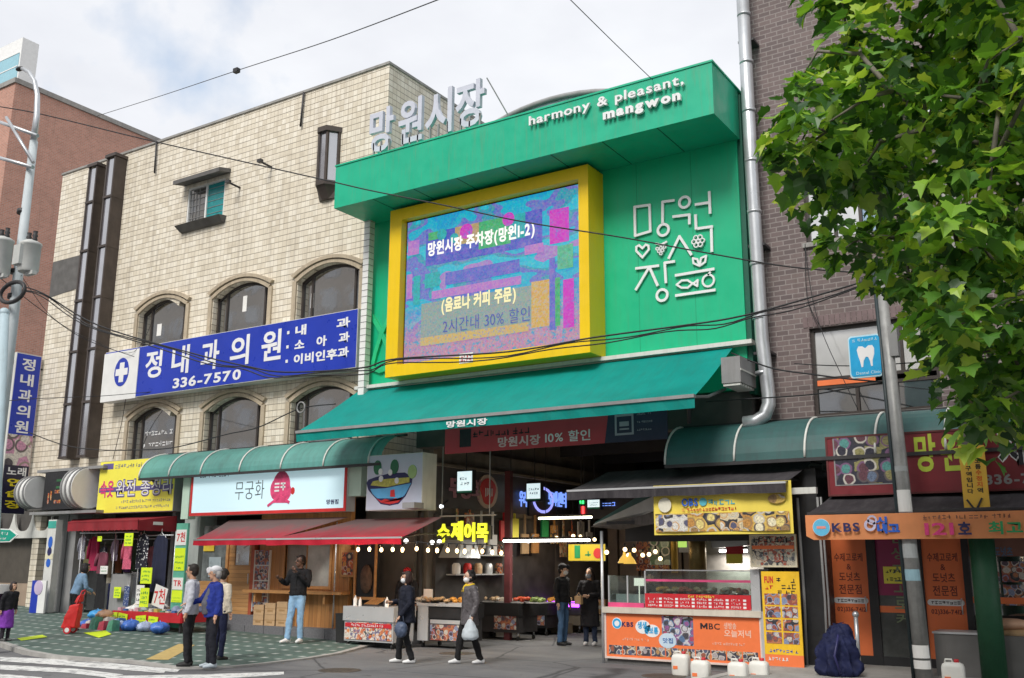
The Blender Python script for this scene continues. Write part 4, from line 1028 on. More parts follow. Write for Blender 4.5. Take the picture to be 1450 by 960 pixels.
b = MB(); b.box(AX0 - .05, AX1 + .4, 17.6, 17.8, 5.82, 5.90); b.build('wall_bar', M['offwhite'], t)
text(vl, '망원시장', M['letter'], ux(633, 605, ye), ux(691, 600, ye), ze - .19, ze - .06, ye - .025, t=.003, bold=.03)
b = MB()
for x in (AX0 + .3, -11, AX1 - .15): b.tube([(x, 17.6, 5.0), (x, 16.7, 4.72), (x, ye + .03, ze)], .03, 6)
b.build('folding_arm', M['greypaint'], t)
t = thing('canopy_housing', 'grey metal canopy box with slatted underside beside the awning', 'canopy', (-6.3, 17, 4.9))
b = MB(); b.box(-6.42, -6.06, 16.95, 17.76, 4.98, 5.46); b.build('housing_shell', M['greypaint'], t)
b = MB(); 
for i in range(6): b.box(-6.40, -6.08, 16.97 + i * .13, 17.05 + i * .13, 4.93, 4.975)
b.box(-6.06, -6.045, 16.95, 17.76, 5.2, 5.23); b.build('underside_slat', M['offwhite'], t)
b = MB(); b.tube([(-7.1, 17, 5.26), (-7.1, 17, 4.3)], .04, 8); b.build('drop_pipe', M['dark'], t)
# red discount banner behind the awning hem
Yb = 17.0
x0, xm, x1 = ux(630, 632, Yb), ux(856, 612, Yb), ux(945, 605, Yb); z0 = (uz(680, 639.5, Yb) + uz(856, 627.5, Yb)) / 2; z1 = z0 + .66
t = thing('discount_banner', 'red and navy discount banner hanging under the big green awning', 'banner', ((x0 + x1) / 2, Yb, z0))
b = MB(); b.xz([(x0, z0), (xm, z0), (xm + .1, z1), (x0, z1)], Yb, Yb + .02); b.build('red_cloth', mat('coral_banner', (.52, .055, .07), .6, var=.08), t)
b = MB(); b.xz([(xm, z0), (x1, z0), (x1, z1), (xm + .1, z1)], Yb + .001, Yb + .02); b.build('navy_cloth', mat('navy_banner', (.03, .035, .075), .6), t)
b = MB(); put_text(b, '망원시장', ux(705, 633, Yb), ux(765, 629, Yb), z0 + .06, z0 + .27, Yb, t=.003, bold=.03); b.build('lettering', mat('pale_pink_lettering', (.72, .55, .55), .6), t)
b = MB(); put_text(b, '10% 할인', ux(772, 628, Yb), ux(836, 624, Yb), z0 + .08, z0 + .3, Yb, t=.003, bold=.015); b.build('lettering', M['letter'], t)
b = MB(); scribble(b, ux(670, 620, Yb), ux(758, 620, Yb), z0 + .30, z0 + .45, Yb, 9); b.box(ux(651, 620, Yb), ux(667, 620, Yb), Yb - .004, Yb, z0 + .12, z0 + .5); b.build('banner_print', M['inkblack'], t)
b = MB(); cx, cz = ux(884, 608, Yb), z0 + .33
for a, c, d, e in ((-.2, .2, -.2, -.16), (-.2, .2, .16, .2), (-.2, -.16, -.16, .16), (.16, .2, -.16, .16), (-.1, .1, -.03, .06), (-.1, .1, -.1, -.07)): b.box(cx + a, cx + c, Yb - .004, Yb, cz + d, cz + e)
for i in range(3): scribble(b, ux(902, 600, Yb), ux(925, 600, Yb), cz + .16 - .15 * i, cz + .2 - .15 * i, Yb, 20 + i)
b.build('banner_print', mat('grey_print', (.4, .4, .45), .6), t)
# ================================================================== BARREL CANOPIES
def barrel(name, label, x0, x1, yb, yf, ztop, zbot, ribs, mm):
    t = thing(name, label, 'canopy', ((x0 + x1) / 2, yb, zbot)); N = 9
    prof = [(yb + (yf - yb) * math.sin(R(90 * i / N)), zbot + (ztop - zbot) * math.cos(R(90 * i / N))) for i in range(N + 1)]
    b = MB(); b.smooth = True
    k = 24
    for s in range(k):
        xa, xb = x0 + (x1 - x0) * s / k, x0 + (x1 - x0) * (s + 1) / k
        for (ya_, za_), (yb_, zb_) in zip(prof, prof[1:]): b.quad((xa, ya_, za_), (xb, ya_, za_), (xb, yb_, zb_), (xa, yb_, zb_))
    b.build('canopy_sheet', mm, t)
    for x in ribs:
        r = MB(); r.tube([(x, y_ - .015, z_ + .01) for y_, z_ in prof], .022, 6); r.build('canopy_rib', M['offwhite'], t)
    b = MB(); b.box(x0, x1, yf - .03, yf + .03, zbot - .06, zbot); b.box(x0, x1, yb - .06, yb, ztop - .02, ztop + .03); b.build('edge_rail', M['dark'], t)
    b = MB()
    for x in ribs[::2]: b.tube([(x, yb, zbot - .02), (x, yf, zbot - .03)], .022, 6)
    b.build('canopy_bracket', M['dark'], t)
    return t
yf = 17.0
zb_ = uz(340, 668, yf); zt_ = uz(400, 631, 17.93)
ribs = [ux(px, py, yf) for px, py in ((197, 678), (239, 675), (284, 671), (339, 668), (397.6, 662.5), (458, 659), (522, 655))]
barrel('barrel_canopy', 'teal barrel canopy with white ribs above the restaurant and clothes shop', ribs[0], ribs[-1] + .35, 17.93, yf, zt_, zb_, ribs, M['canopy'])
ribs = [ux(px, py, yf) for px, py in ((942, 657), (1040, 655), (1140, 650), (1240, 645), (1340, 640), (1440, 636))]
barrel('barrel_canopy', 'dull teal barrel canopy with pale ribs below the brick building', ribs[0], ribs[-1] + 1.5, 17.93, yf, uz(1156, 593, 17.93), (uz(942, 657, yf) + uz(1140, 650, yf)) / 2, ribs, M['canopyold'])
# ================================================================== SHOP SIGNS AT STREET LEVEL
# yellow underwear sign
Y = 17.5; q = (ux(139, 690, Y), ux(247, 690, Y), uz(190, 725.5, Y), uz(142, 654, Y))
t = board('shop_sign', 'yellow underwear shop sign partly under the teal canopy', 'sign', q, Y, .4, M['yellowsign'], M['greypaint'])
H = q[3] - q[2]; x0, x1 = q[0], q[1]
b = MB(); b.box(x0 + .06, x1 - .06, Y - .004, Y, q[2] + H * .40, q[2] + H * .49); b.box(x0 + .15, x0 + .62, Y - .004, Y, q[2] + H * .84, q[2] + H * .95); b.build('ink_band', mat('violet_ink', (.13, .11, .30), .5), t)
text(t, '속옷', M['magenta'], x0 + .12, x0 + .72, q[2] + H * .30, q[2] + H * .62, Y - .004, t=.006, bold=.022)
text(t, '완전 총정리', bpy.data.materials['violet_ink'], x0 + .82, x1 - .10, q[2] + H * .285, q[2] + H * .635, Y - .004, t=.004, bold=.05)
text(t, '완전 총정리', M['letter'], x0 + .85, x1 - .13, q[2] + H * .31, q[2] + H * .61, Y - .009, t=.004, bold=.0)
b = MB(); scribble(b, x0 + .7, x1 - .3, q[2] + H * .84, q[2] + H * .93, Y, 2); scribble(b, x0 + 1.1, x1 - .12, q[2] + H * .18, q[2] + H * .24, Y, 4); scribble(b, x0 + .9, x1 - .12, q[2] + H * .07, q[2] + H * .13, Y, 6); b.build('small_print', M['inkgrey'], t)
# pale lightbox of the restaurant
Y = 17.15; q = (ux(270, 700, Y), ux(491, 690, Y), (uz(268.3, 731.6, Y) + uz(491.5, 722.7, Y)) / 2, 0); q = (q[0], q[1], q[2], q[2] + 1.25)
t = board('restaurant_sign', 'pale blue light box sign with red rim and brush lettering', 'sign', q, Y, .3, M['paleblue'], M['offwhite'], .075, M['inkred'])
def rx(px): return ux(px, 695, Y)
text(t, '무궁화', M['inkblack'], rx(333), rx(374), uz(350, 707, Y), uz(350, 681, Y), Y, t=.004, bold=-.012)
text(t, '망원점', M['inknavy'], rx(463), rx(480), uz(470, 714, Y), uz(470, 707, Y), Y, t=.004, bold=.03)
b = MB(); b.disc((rx(398), uz(398, 689, Y)), .30, Y - .004, Y, 18, .38); b.disc((rx(391), uz(391, 693, Y)), .2, Y - .005, Y, 14, .26); b.disc((rx(404), uz(404, 696, Y)), .2, Y - .006, Y, 14, .22)
b.line((rx(381), uz(381, 716, Y)), (rx(397), uz(397, 703, Y)), .06, Y - .006, Y); b.line((rx(397), uz(397, 703, Y)), (rx(410), uz(410, 711, Y)), .07, Y - .007, Y); b.xz([(rx(386), uz(386, 712, Y)), (rx(408), uz(408, 712, Y)), (rx(398), uz(398, 700, Y))], Y - .008, Y)
b.build('brush_flower', mat('rose_brush_ink', (.72, .07, .20), .5, var=.35, vs=9), t)
b = MB(); scribble(b, rx(389), rx(410), uz(398, 697, Y), uz(398, 682, Y), Y - .009, 12, .003, .8); b.build('lettering', M['letter'], t)
b = MB(); b.disc((rx(414.5), uz(414, 695, Y)), .07, Y - .004, Y, 10, .09); b.build('red_seal', M['inkred'], t)
b = MB(); scribble(b, rx(282), rx(324), uz(300, 676, Y), uz(300, 670.5, Y), Y, 8); b.build('small_print', M['inkblack'], t)
for l, r, tp, bt, lab in ((259, 269, 670, 735, 'narrow pale green panel left of the restaurant light box'), (488, 511, 655, 703, 'pale green blank panel right of the restaurant light box')):
    yy = 17.22; b = MB(); b.box(ux(l, 690, yy), ux(r, 690, yy), yy, yy + .25, uz(l, bt, yy), uz(l, tp, yy)); tag(b.build('sign_panel', M['palegreen'], loc=(ux(l, 690, yy), yy, uz(l, bt, yy))), lab, 'panel')
# noodle bowl picture sign
Y = 17.0; q = (ux(519, 685, Y), ux(598, 680, Y), (uz(518, 722, Y) + uz(598, 722, Y)) / 2, (uz(518, 646, Y) + uz(598, 640, Y)) / 2)
t = board('picture_sign', 'white square sign with a painted bowl of noodles and greens', 'sign', q, Y, .5, mat('pale_lilac_face', (.55, .57, .68), .4, var=.05), M['offwhite'])
def cb(x, y): p = at(500 + x * .1146, 630 + y * .1146, Y); return (p.x, p.z)
def cpoly(mb, pts, k): mb.xz([cb(*p) for p in pts], Y - .003 * k, Y)
b = MB(); cpoly(b, [(165, 470), (190, 430), (270, 400), (450, 350), (640, 340), (735, 400), (725, 480), (650, 630), (560, 730), (450, 750), (340, 730), (260, 640), (190, 560)], 1); b.build('bowl_outline', M['inknavy'], t)
b = MB(); cpoly(b, [(215, 545), (400, 535), (720, 470), (640, 620), (590, 660), (300, 660), (240, 600)], 2); b.build('bowl', mat('bowl_blue', (.12, .42, .72), .4, var=.2), t)
b = MB(); cpoly(b, [(290, 660), (350, 690), (400, 665), (470, 690), (530, 655), (590, 680), (620, 640), (560, 710), (450, 735), (350, 715)], 3); cpoly(b, [(465, 560), (515, 550), (520, 640), (460, 640)], 4); b.build('bowl_glaze', M['inkred'], t)
b = MB(); cpoly(b, [(220, 500), (250, 450), (420, 420), (700, 400), (700, 460), (420, 520)], 5); b.build('noodles', mat('noodle_yellow', (.55, .52, .10), .5, var=.4, vs=15), t)
b = MB()
for c, r in (((305, 280), 70), ((515, 270), 72)): p = cb(*c); b.disc(p, r * .1146 / 1400 * 19, Y - .018, Y, 16, .16)
b.build('green_leaf', mat('leaf_ink', (.02, .16, .07), .5, var=.3), t)
b = MB(); p = cb(735, 330); b.disc(p, .12, Y - .018, Y, 14, .15); b.build('round_melon', mat('melon_ink', (.35, .50, .20), .5), t)
b = MB()
for c in ((350, 420), (545, 440), (345, 330), (465, 340)): p = cb(*c); b.disc(p, .06, Y - .021, Y, 12, .07)
b.build('onion_slice', M['letter'], t)
b = MB(); p = cb(780, 750); b.box(p[0] - .1, p[0] + .22, Y - .35, Y - .02, p[1] - .07, p[1] + .05); b.build('floodlight', M['greypaint'], t)
# round-ended black sign over the left pier
Y = 17.35
t = thing('lamp_sign', 'black sign board between two white drum lights above the left piers', 'sign', (ux(88, 695, Y), 18, 4)); z0, z1 = uz(88, 721, Y), uz(88, 668, Y)
b = MB(); b.box(ux(62, 695, Y), ux(113, 690, Y), Y, Y + .35, z0, z1); b.build('sign_face', M['black'], t)
b = MB(); scribble(b, ux(68, 695, Y), ux(107, 690, Y), z1 - .52, z1 - .12, Y, 31, .006, .8); b.build('lettering', mat('dim_green_letter', (.03, .14, .05), .5), t)
b = MB(); scribble(b, ux(65, 700, Y), ux(109, 700, Y), z0 + .12, z0 + .7, Y, 34, .006, .75); b.build('lettering', photo('flame_letter', [(.55, .12, .03), (.65, .3, .05), (.3, .05, .03)], 14), t)
for px, py, r in ((55, 697, .46), (127, 691, .58)):
    c = at(px, py, Y + .1); d = MB(); d.tube([(c.x - .5, Y + .1, c.z), (c.x, Y + .1, c.z)], r, 28); o = d.build('drum_light', M['white'], t)
    d = MB()
    for xx in (-.5, -.3, -.08): d.tube([(c.x + xx, Y + .1, c.z), (c.x + xx + .05, Y + .1, c.z)], r + .035, 28)
    d.build('drum_hoop', M['greypaint'], o)
b = MB(); b.box(ux(46, 727, Y), ux(140, 727, Y), Y - .1, 18, z0 - .14, z0 - .06); b.box(ux(46, 727, Y), ux(140, 727, Y), Y + .0, 18, z1 + .02, z1 + .1); b.build('sign_ledge', M['greypaint'], t)
# ================================================================== SMALL SIGNS ON POLES, RIGHT
# ================================================================== RED AWNINGS OVER THE RESTAURANT
def slope_awning(name, label, x0, x1, yb, zb, yf, zf, hem, cloth, hemm, bar, side=None, n=8, sag=.04, xb0=None, xb1=None, scallop=0, arms=True):
    t = thing(name, label, 'awning', ((x0 + x1) / 2, yb, zf)); b = MB()
    xb0 = x0 if xb0 is None else xb0; xb1 = x1 if xb1 is None else xb1
    def pp(u, v):
        xa, xc = xb0 + (x0 - xb0) * v, xb1 + (x1 - xb1) * v
        return (xa + (xc - xa) * u, yb + (yf - yb) * v, zb + (zf - zb) * v - sag * math.sin(math.pi * v) * (.6 + .4 * math.sin(u * 17)))
    for i in range(n):
        for j in range(5): b.quad(pp(i / n, j / 5), pp((i + 1) / n, j / 5), pp((i + 1) / n, (j + 1) / 5), pp(i / n, (j + 1) / 5))
    b.build('awning_cloth', cloth, t)
    b = MB(); k = int((x1 - x0) / .06)
    f = lambda x: (yf - .012 + .014 * math.sin(x * 11), zf - hem + (.03 * abs(math.sin(x * scallop)) if scallop else .008 * math.sin(x * 5)))
    for i in range(k):
        xa, xc = x0 + (x1 - x0) * i / k, x0 + (x1 - x0) * (i + 1) / k
        p, q = f(xa), f(xc); b.quad((xa, yf - .012, zf - .01), (xc, yf - .012, zf - .01), (xc, q[0], q[1]), (xa, p[0], p[1]))
    if side:   # hanging flap down the right side
        for i in range(8):
            ya, yc = yf + (yb - yf) * i / 8, yf + (yb - yf) * (i + 1) / 8; za, zc = zf + (zb - zf) * i / 8, zf + (zb - zf) * (i + 1) / 8
            b.quad((x1 + .01, ya, za), (x1 + .01, yc, zc), (x1 + .01, yc, zf - hem), (x1 + .01, ya, zf - hem + .01 * (i % 2)))
    b.build('awning_hem', hemm, t)
    b = MB(); b.box(x0, x1, yf - .02, yf + .03, zf - .015, zf + .02); b.build('front_bar', bar, t)
    if arms:
        b = MB()
        for x in (x0 + .12, x1 - .12): b.tube([(x, yb, zb - .35), (x, (yb + yf) / 2, zb - .38), (x, yf + .03, zf)], .024, 6)
        b.build('folding_arm', M['dark'], t)
    return t
zr = (uz(275.4, 765, 16.3) + uz(569, 760, 16.1)) / 2
xA0, xA1, xB1 = ux(275, 770, 16.3), ux(387, 767, 16.3), ux(569, 765, 16.0)
slope_awning('fabric_awning', 'faded red awning over the pine door, grey with soot at its top', xA0, xA1, 17.35, 2.80, 16.28, zr, .13, M['awnred'], M['awnhem'], M['greypaint'], xb1=xA1 + 1.3)
slope_awning('fabric_awning', 'faded red awning over the serving window and food cart', xA1 + .12, xB1, 17.35, 2.74, 15.98, zr - .015, .13, M['awnred'], M['awnhem'], M['stainless'], xb0=xA1 + 1.55)
# ================================================================== RESTAURANT FRONT
SY = 17.25
zs = .31
t = thing('restaurant', 'pine boarded restaurant front on a grey granite step', 'shop front', (-17.5, SY, 0))
xL, xR = ux(318, 885, SY), -14.3
b = MB(); b.box(xL, xR, SY, 21, -.1, zs); b.box(xL - .9, xL + 1.5, SY + .12, SY + .6, zs, zs + .22); b.build('step', M['granite'], t)
b = MB()
for i in range(8): b.box(xL + .05 + i * .65, xL + .06 + i * .65, SY - .003, SY, 0, zs - .01)
b.build('step_joint', M['inkblack'], t)
WY = 17.55
def wx(px, py=830): return ux(px, py, WY)
def wz(px, py): return uz(px, py, WY)
dx0, dx1 = wx(322), wx(355); wx0, wx1 = wx(402), wx(466)
wzb, wzt = wz(402, 829), wz(402, 772)
b = MB(); wall(b, wx(365), wx(494), zs, 3.3, WY, WY + .12, [(wx0, wx1, wzb, wzt, 0)]); b.build('board_wall', M['woodv'], t)
b = MB(); b.box(wx(494), xR, WY + .5, WY + .6, zs, 3.3); b.build('inner_wall', M['shadowwall'], t)  # wall coloured dark to stand in for the stall's inner shade
b = MB(); b.box(dx0 - .09, dx0, WY - .04, WY + .12, zs + .2, 2.75); b.box(dx1, dx1 + .07, WY - .04, WY + .12, zs + .2, 2.75); b.box(dx0 - .09, dx1 + .07, WY - .04, WY + .12, 2.65, 2.75); b.build('door_frame', M['woodtrim'], t)
d = MB(); zd0, zd1 = wz(335, 800), wz(335, 776)
wall(d, dx0, dx1, zs + .22, 2.64, WY, WY + .06, [(dx0 + .2, dx1 - .12, zd0, 2.5, 0)]); d = d.build('door', M['woodh'], t)
g = MB(); g.box(dx0 + .2, dx1 - .12, WY + .02, WY + .03, zd0, 2.5); g.build('pane', M['pane'], d)
g = MB(); g.box(dx0 + .24, dx0 + .33, WY + .01, WY + .018, zd0 + .06, zd0 + .26); g.build('door_notice', M['paper'], d)
g = MB(); g.tube([(dx1 - .06, WY - .05, 1.25), (dx1 - .06, WY - .05, 1.5)], .015, 6); g.build('handle', M['stainless'], d)
f = MB(); m = .07
f.box(wx0 - m, wx1 + m, WY - .03, WY + .04, wzb - m, wzb); f.box(wx0 - m, wx1 + m, WY - .03, WY + .04, wzt, wzt + m); f.box(wx0 - m, wx0, WY - .03, WY + .04, wzb, wzt); f.box(wx1, wx1 + m, WY - .03, WY + .04, wzb, wzt); f.box((wx0 * .55 + wx1 * .45) - .02, (wx0 * .55 + wx1 * .45) + .02, WY + .05, WY + .08, wzb, wzt)
w_ = f.build('window', M['woodtrim'], t)
g = MB(); g.box(wx0, wx0 * .55 + wx1 * .45 - .02, WY + .06, WY + .07, wzb, wzt); g.build('pane', mat('hazy_pane', (.30, .28, .25), .15, var=.35, vs=2), w_)
g = MB(); g.box(wx0 * .55 + wx1 * .45 + .02, wx1, WY + .06, WY + .07, wzb, wzt); g.build('pane', mat('painted_reflection_pane', (.52, .52, .48), .12, var=.45, vs=1.2), w_)  # a reflection is painted into this pane as a pale mottled colour
b = MB(); zc = wz(440, 838.5); b.box(wx(358), wx(497), WY - .33, WY, zc - .035, zc + .035)
for px in (372, 430, 470): b.box(wx(px) - .03, wx(px) + .03, WY - .25, WY, zc - .25, zc - .04)
b.build('serving_shelf', M['woodtrim'], t)
g = MB(); g.box(wx(361), wx(381), WY - .035, WY, wz(370, 866), wz(370, 779)); o = g.build('dish_poster', M['food2'], t)
g = MB(); x0, x1 = wx(361), wx(381); z0, z1 = wz(370, 866), wz(370, 779)
g.box(x0 - .03, x0, WY - .05, WY, z0, z1); g.box(x1, x1 + .03, WY - .05, WY, z0, z1)
for i in (1, 2, 3): g.box(x0, x1, WY - .045, WY - .034, z0 + (z1 - z0) * i / 4 - .012, z0 + (z1 - z0) * i / 4 + .012)
g.build('poster_rim', M['offwhite'], o)
g = MB(); g.box(wx(355.5), wx(361) - .03, WY - .06, WY + .1, zs, 2.7); g.build('door_post', mat('red_brown_post', (.40, .09, .04), .55), t)
g = MB(); x0, x1, z0, z1 = wx(483), wx(503), wz(490, 817), wz(490, 779); g.box(x0, x1, WY - .05, WY - .01, z0, z1); o = g.build('framed_poster', M['woodtrim'], t)
g = MB(); g.box(x0 + .05, x1 - .05, WY - .056, WY - .05, z0 + .05, z1 - .05); g.build('poster_print', M['food1'], o)
g = MB(); g.tube([(wx(477), WY - .08, zs), (wx(477), WY - .08, 2.7)], .02, 8); g.tube([(wx(387), WY - 1.0, 2.1), (wx(387), WY - .1, 2.5)], .02, 6); g.build('downpipe', M['stainless'], t)
# left bay of the restaurant: window with bottles
g = MB(); x0, x1 = ux(283, 810, 17.75), dx0 - .1; g.box(x0, x1, 17.75, 17.83, .3, 1.3); g.build('bay_panel', M['woodh'], t)
g = MB(); g.box(x0, x1, 17.8, 17.82, 1.3, 2.7); g.build('bay_glass', mat('bay_glass_film', (.16, .18, .18), .15, var=.6, vs=3), t)
g = MB(); g.box(x0 + .05, x0 + .45, 17.77, 17.79, 2.05, 2.4); g.build('yellow_note', mat('amber_paper', (.75, .55, .05), .6), t)
g = MB(); g.box(x0 + .3, x0 + .75, 17.77, 17.79, 1.4, 1.9); scribble(g, x0 + .32, x0 + .7, 1.7, 1.8, 17.77, 5); g.build('menu_note', mat('grey_blue_paper', (.35, .42, .45), .6), t)
# cardboard boxes, two high, on the step
for i, (l, r) in enumerate(((358.5, 372.5), (374.5, 389), (391, 406))):
    for j in range(2):
        yy = SY + .04; x0, x1 = ux(l, 875, yy), ux(r, 875, yy); hgt = (.235, .26, .28)[i]
        o = thing('cardboard_box', ['%s cardboard box under the dish poster', '%s cardboard box in the middle stack', '%s cardboard box by the leaning man\'s legs'][i] % ('lower', 'upper')[j], 'box', ((x0 + x1) / 2, yy + .12, zs + .002 + j * hgt), 'cardboard boxes on the granite step')
        b = MB(); zz = zs + .002 + j * hgt; b.box(x0, x1, yy, yy + .28, zz, zz + hgt - .004); b.build('carton', M['card'], o)
        b = MB(); b.box(x0 - .001, x1 + .001, yy - .002, yy + .282, zz + hgt * .46, zz + hgt * .52); b.box(x0 + .08, x1 - .08, yy - .003, yy, zz + .06, zz + .10); b.build('packing_tape', mat('brown_tape', (.36, .22, .10), .4) if 'brown_tape' not in bpy.data.materials else bpy.data.materials['brown_tape'], o)
# ================================================================== CLOTHES SHOP
yF = 16.55
t = slope_awning('fabric_awning', 'maroon awning with hanging side flap over the clothes shop', ux(96, 750, yF), ux(195, 748, yF), 17.75, 2.98, yF, uz(150, 738, yF), .26, M['awnmaroon'], M['awnmaroon'], M['awnmaroon'], side=True, scallop=20, xb0=ux(103, 731, 17.75))
b = MB(); x = ux(195, 748, yF) + .02; b.box(x, x + .006, 17.0, 17.3, uz(150, 738, yF) - .1, uz(150, 738, yF) - .02); b.build('side_label', M['paper'], t)
cx0, cx1 = ux(107, 800, FY), ux(243, 800, FY)
t = thing('clothes_shop', 'open clothes shop front with racks of garments', 'shop front', ((cx0 + cx1) / 2, FY, .2))
for a, c in ((cx0 - .15, cx0), (cx1, cx1 + .12)): b = MB(); b.box(a, c, FY - .1, FY + .3, .1, 3.3); b.build('door_post', M['greypaint'], t)
b = MB(); b.box(cx0, cx1, 19.8, 19.9, .1, 3.3); b.build('inner_wall', M['shadowwall'], t)
b = MB(); b.box(cx0 + .3, cx0 + 2.6, FY + .25, FY + .3, .4, 1.6); b.build('glass_counter', M['pane'], t)
def garment(name, label, px, ptop, pbot, wpx, Y, m, sleeves=True, skirt=False):
    p = at(px, ptop, Y); q = at(px, pbot, Y); w = wpx / 1400 * 24 / .84; h = p.z - q.z
    o = thing(name, label, 'garment', (p.x, Y, q.z), 'garments hung in the clothes shop'); b = MB()
    prof = [(-.5, 0), (-.42, .55), (-.40, .80)] if sleeves else [(-.5, 0), (-.38, .5), (-.28, .85)]
    n = 14; rows = [(0, 1.0), (.25, .95), (.5, .88), (.75, .82), (.9, .78), (1, .45)] if not skirt else [(0, 1), (.5, .85), (1, .7)]
    V = []
    for fr, fw in rows:
        for i in range(n + 1):
            u = i / n - .5; V.append((p.x + u * w * fw, Y - .07 * math.cos(u * math.pi) - .025 * math.sin(i * 2.4 + fr * 2), q.z + h * fr))
    b.smooth = True
    b.add(V, [(r * (n + 1) + i, r * (n + 1) + i + 1, (r + 1) * (n + 1) + i + 1, (r + 1) * (n + 1) + i) for r in range(len(rows) - 1) for i in range(n)])
    b.build('cloth', m, o)
    if sleeves:
        for s in (-1, 1):
            b = MB(); b.tube([(p.x + s * w * .34, Y - .03, q.z + h * .93), (p.x + s * w * .46, Y - .05, q.z + h * .62), (p.x + s * w * .50, Y - .05, q.z + h * .34)], [w * .11, w * .1, w * .08], 8); b.build('sleeve', m, o)
    b = MB(); b.tube([(p.x - w * .3, Y, q.z + h * .96), (p.x, Y, q.z + h * 1.05), (p.x + w * .3, Y, q.z + h * .96)], .008, 5); b.tube([(p.x, Y, q.z + h * 1.05), (p.x, Y, q.z + h * 1.05 + .1)], .006, 5); b.build('hanger', M['stainless'], o)
    return o
def dots(name, c1, c2, sc):
    m, nt, b = newmat(name); v = coord(nt); vo = nd(nt, 'ShaderNodeTexVoronoi'); vo.inputs['Scale'].default_value = sc; nt.links.new(v, vo.inputs['Vector'])
    nt.links.new(ramp(nt, vo.outputs['Distance'], [(.0, c2), (.28, c2), (.33, c1)]), b.inputs['Base Color']); b.inputs['Roughness'].default_value = .85; return m
garment('shirt', 'grey patterned blouse hanging at the shop\'s dark doorway', 119, 760, 792, 15, 17.5, dots('grey_print_cloth', (.22, .22, .26), (.5, .5, .55), 22))
garment('cardigan', 'long crimson cardigan hanging in the clothes shop', 136, 760, 808, 22, 17.3, mat('crimson_cloth', (.40, .02, .08), .85, var=.35))
garment('blouse', 'plum blouse over a black skirt with a white price card', 147, 782, 812, 24, 17.1, mat('plum_cloth', (.20, .05, .08), .85, var=.35))
garment('skirt', 'long black skirt hanging under the plum blouse', 145, 813, 862, 23, 17.12, mat('black_cloth', (.012, .012, .014), .85), False, True)
garment('shirt', 'lilac striped shirt beside the pink blouse', 165, 765, 794, 12, 17.3, dots('lilac_cloth', (.42, .34, .44), (.28, .2, .32), 30))
garment('shirt', 'olive brown shirt behind the plum blouse', 160, 775, 818, 16, 17.6, mat('olive_cloth', (.15, .12, .08), .85))
garment('blouse', 'pink striped blouse below a lime price card', 183, 764, 806, 18, 17.0, mat('pink_cloth', (.62, .12, .20), .85, var=.4, vs=20))
garment('dress', 'dark navy dress with white dots at the shop corner', 204, 757, 806, 24, 16.9, dots('dotted_cloth', (.014, .014, .026), (.6, .6, .6), 16), False)
garment('dress', 'dark navy smock by the price board', 229, 758, 838, 30, 17.0, mat('navy_cloth', (.016, .02, .05), .85, var=.4), False)
garment('trousers', 'blue patterned trousers hanging over the grey panel', 181, 830, 858, 10, 17.05, dots('blue_print_cloth', (.06, .09, .22), (.5, .55, .6), 24), False, True)
b = MB()
for z, a, c in ((2.55, 112, 195), (2.45, 196, 245)): b.tube([(ux(a, 770, 17.2), 17.2, z), (ux(c, 770, 17.2), 17.2, z)], .018, 6)
for px in (113, 160, 196, 246): b.tube([(ux(px, 800, 17.2), 17.2, .25), (ux(px, 800, 17.2), 17.2, 2.55)], .018, 6)
tag(b.build('clothes_rail', M['stainless'], loc=(ux(113, 800, 17.2), 17.2, .25)), 'steel clothes rail carrying garments across the shop front', 'clothes rail')
b = MB(); x0, x1 = ux(159, 840, 17.2), ux(187, 840, 17.2); b.box(x0, x1, 17.12, 17.2, .5, 1.45); tag(b.build('cabinet', M['greypaint'], loc=(x0, 17.2, .3)), 'grey cabinet panel under the pink blouse', 'cabinet')
# stall table with heaps, red skirt cloth
yt = 15.75
zt_ = uz(240, 869, yt); x0, x1 = ux(160, 872, yt), ux(257, 872, yt)
t = thing('display_table', 'low display table with a red valance piled with folded clothes', 'table', ((x0 + x1) / 2, yt, .2))
b = MB(); b.box(x0, x1, yt, yt + 1.2, zt_ - .06, zt_); b.build('tabletop', M['woodtrim'], t)
b = MB(); b.box(x0, x1, yt - .02, yt, zt_ - .2, zt_ + .02); b.box(x1, x1 + .02, yt, yt + 1.2, zt_ - .2, zt_ + .02); b.build('valance', M['redpaint'], t)
for x in (x0 + .1, x1 - .1):
    for y in (yt + .08, yt + 1.1): b = MB(); b.box(x - .025, x + .025, y - .025, y + .025, pave_z(x), zt_ - .06); b.build('leg', M['dark'], t)
rng = random.Random(3)
cc = [(.70, .70, .68), (.25, .28, .40), (.62, .55, .45), (.10, .12, .2), (.75, .72, .68), (.35, .38, .42)]
for i in range(22):
    x = x0 + .12 + (x1 - x0 - .24) * rng.random(); y = yt + .12 + .8 * rng.random(); c = cc[i % 6]
    nm = 'heap_cloth_%d' % (i % 6); m = bpy.data.materials.get(nm) or mat(nm, c, .9, var=.4, vs=12)
    b = MB(); b.ball((x, y, zt_ + .04), (.10 + .1 * rng.random(), .1 + .08 * rng.random(), .06 + .10 * rng.random()), 9, 6)
    for q in range(len(b.v)): v = b.v[q]; b.v[q] = (v[0] + rng.uniform(-.02, .02), v[1] + rng.uniform(-.02, .02), max(v[2] + rng.uniform(-.02, .02), zt_ + .002))
    tag(b.build('folded_garment', m, loc=(x, y, zt_)), 'crumpled folded garment in the heap on the red trimmed display table', 'garment', 'clothes heaped on the display table')
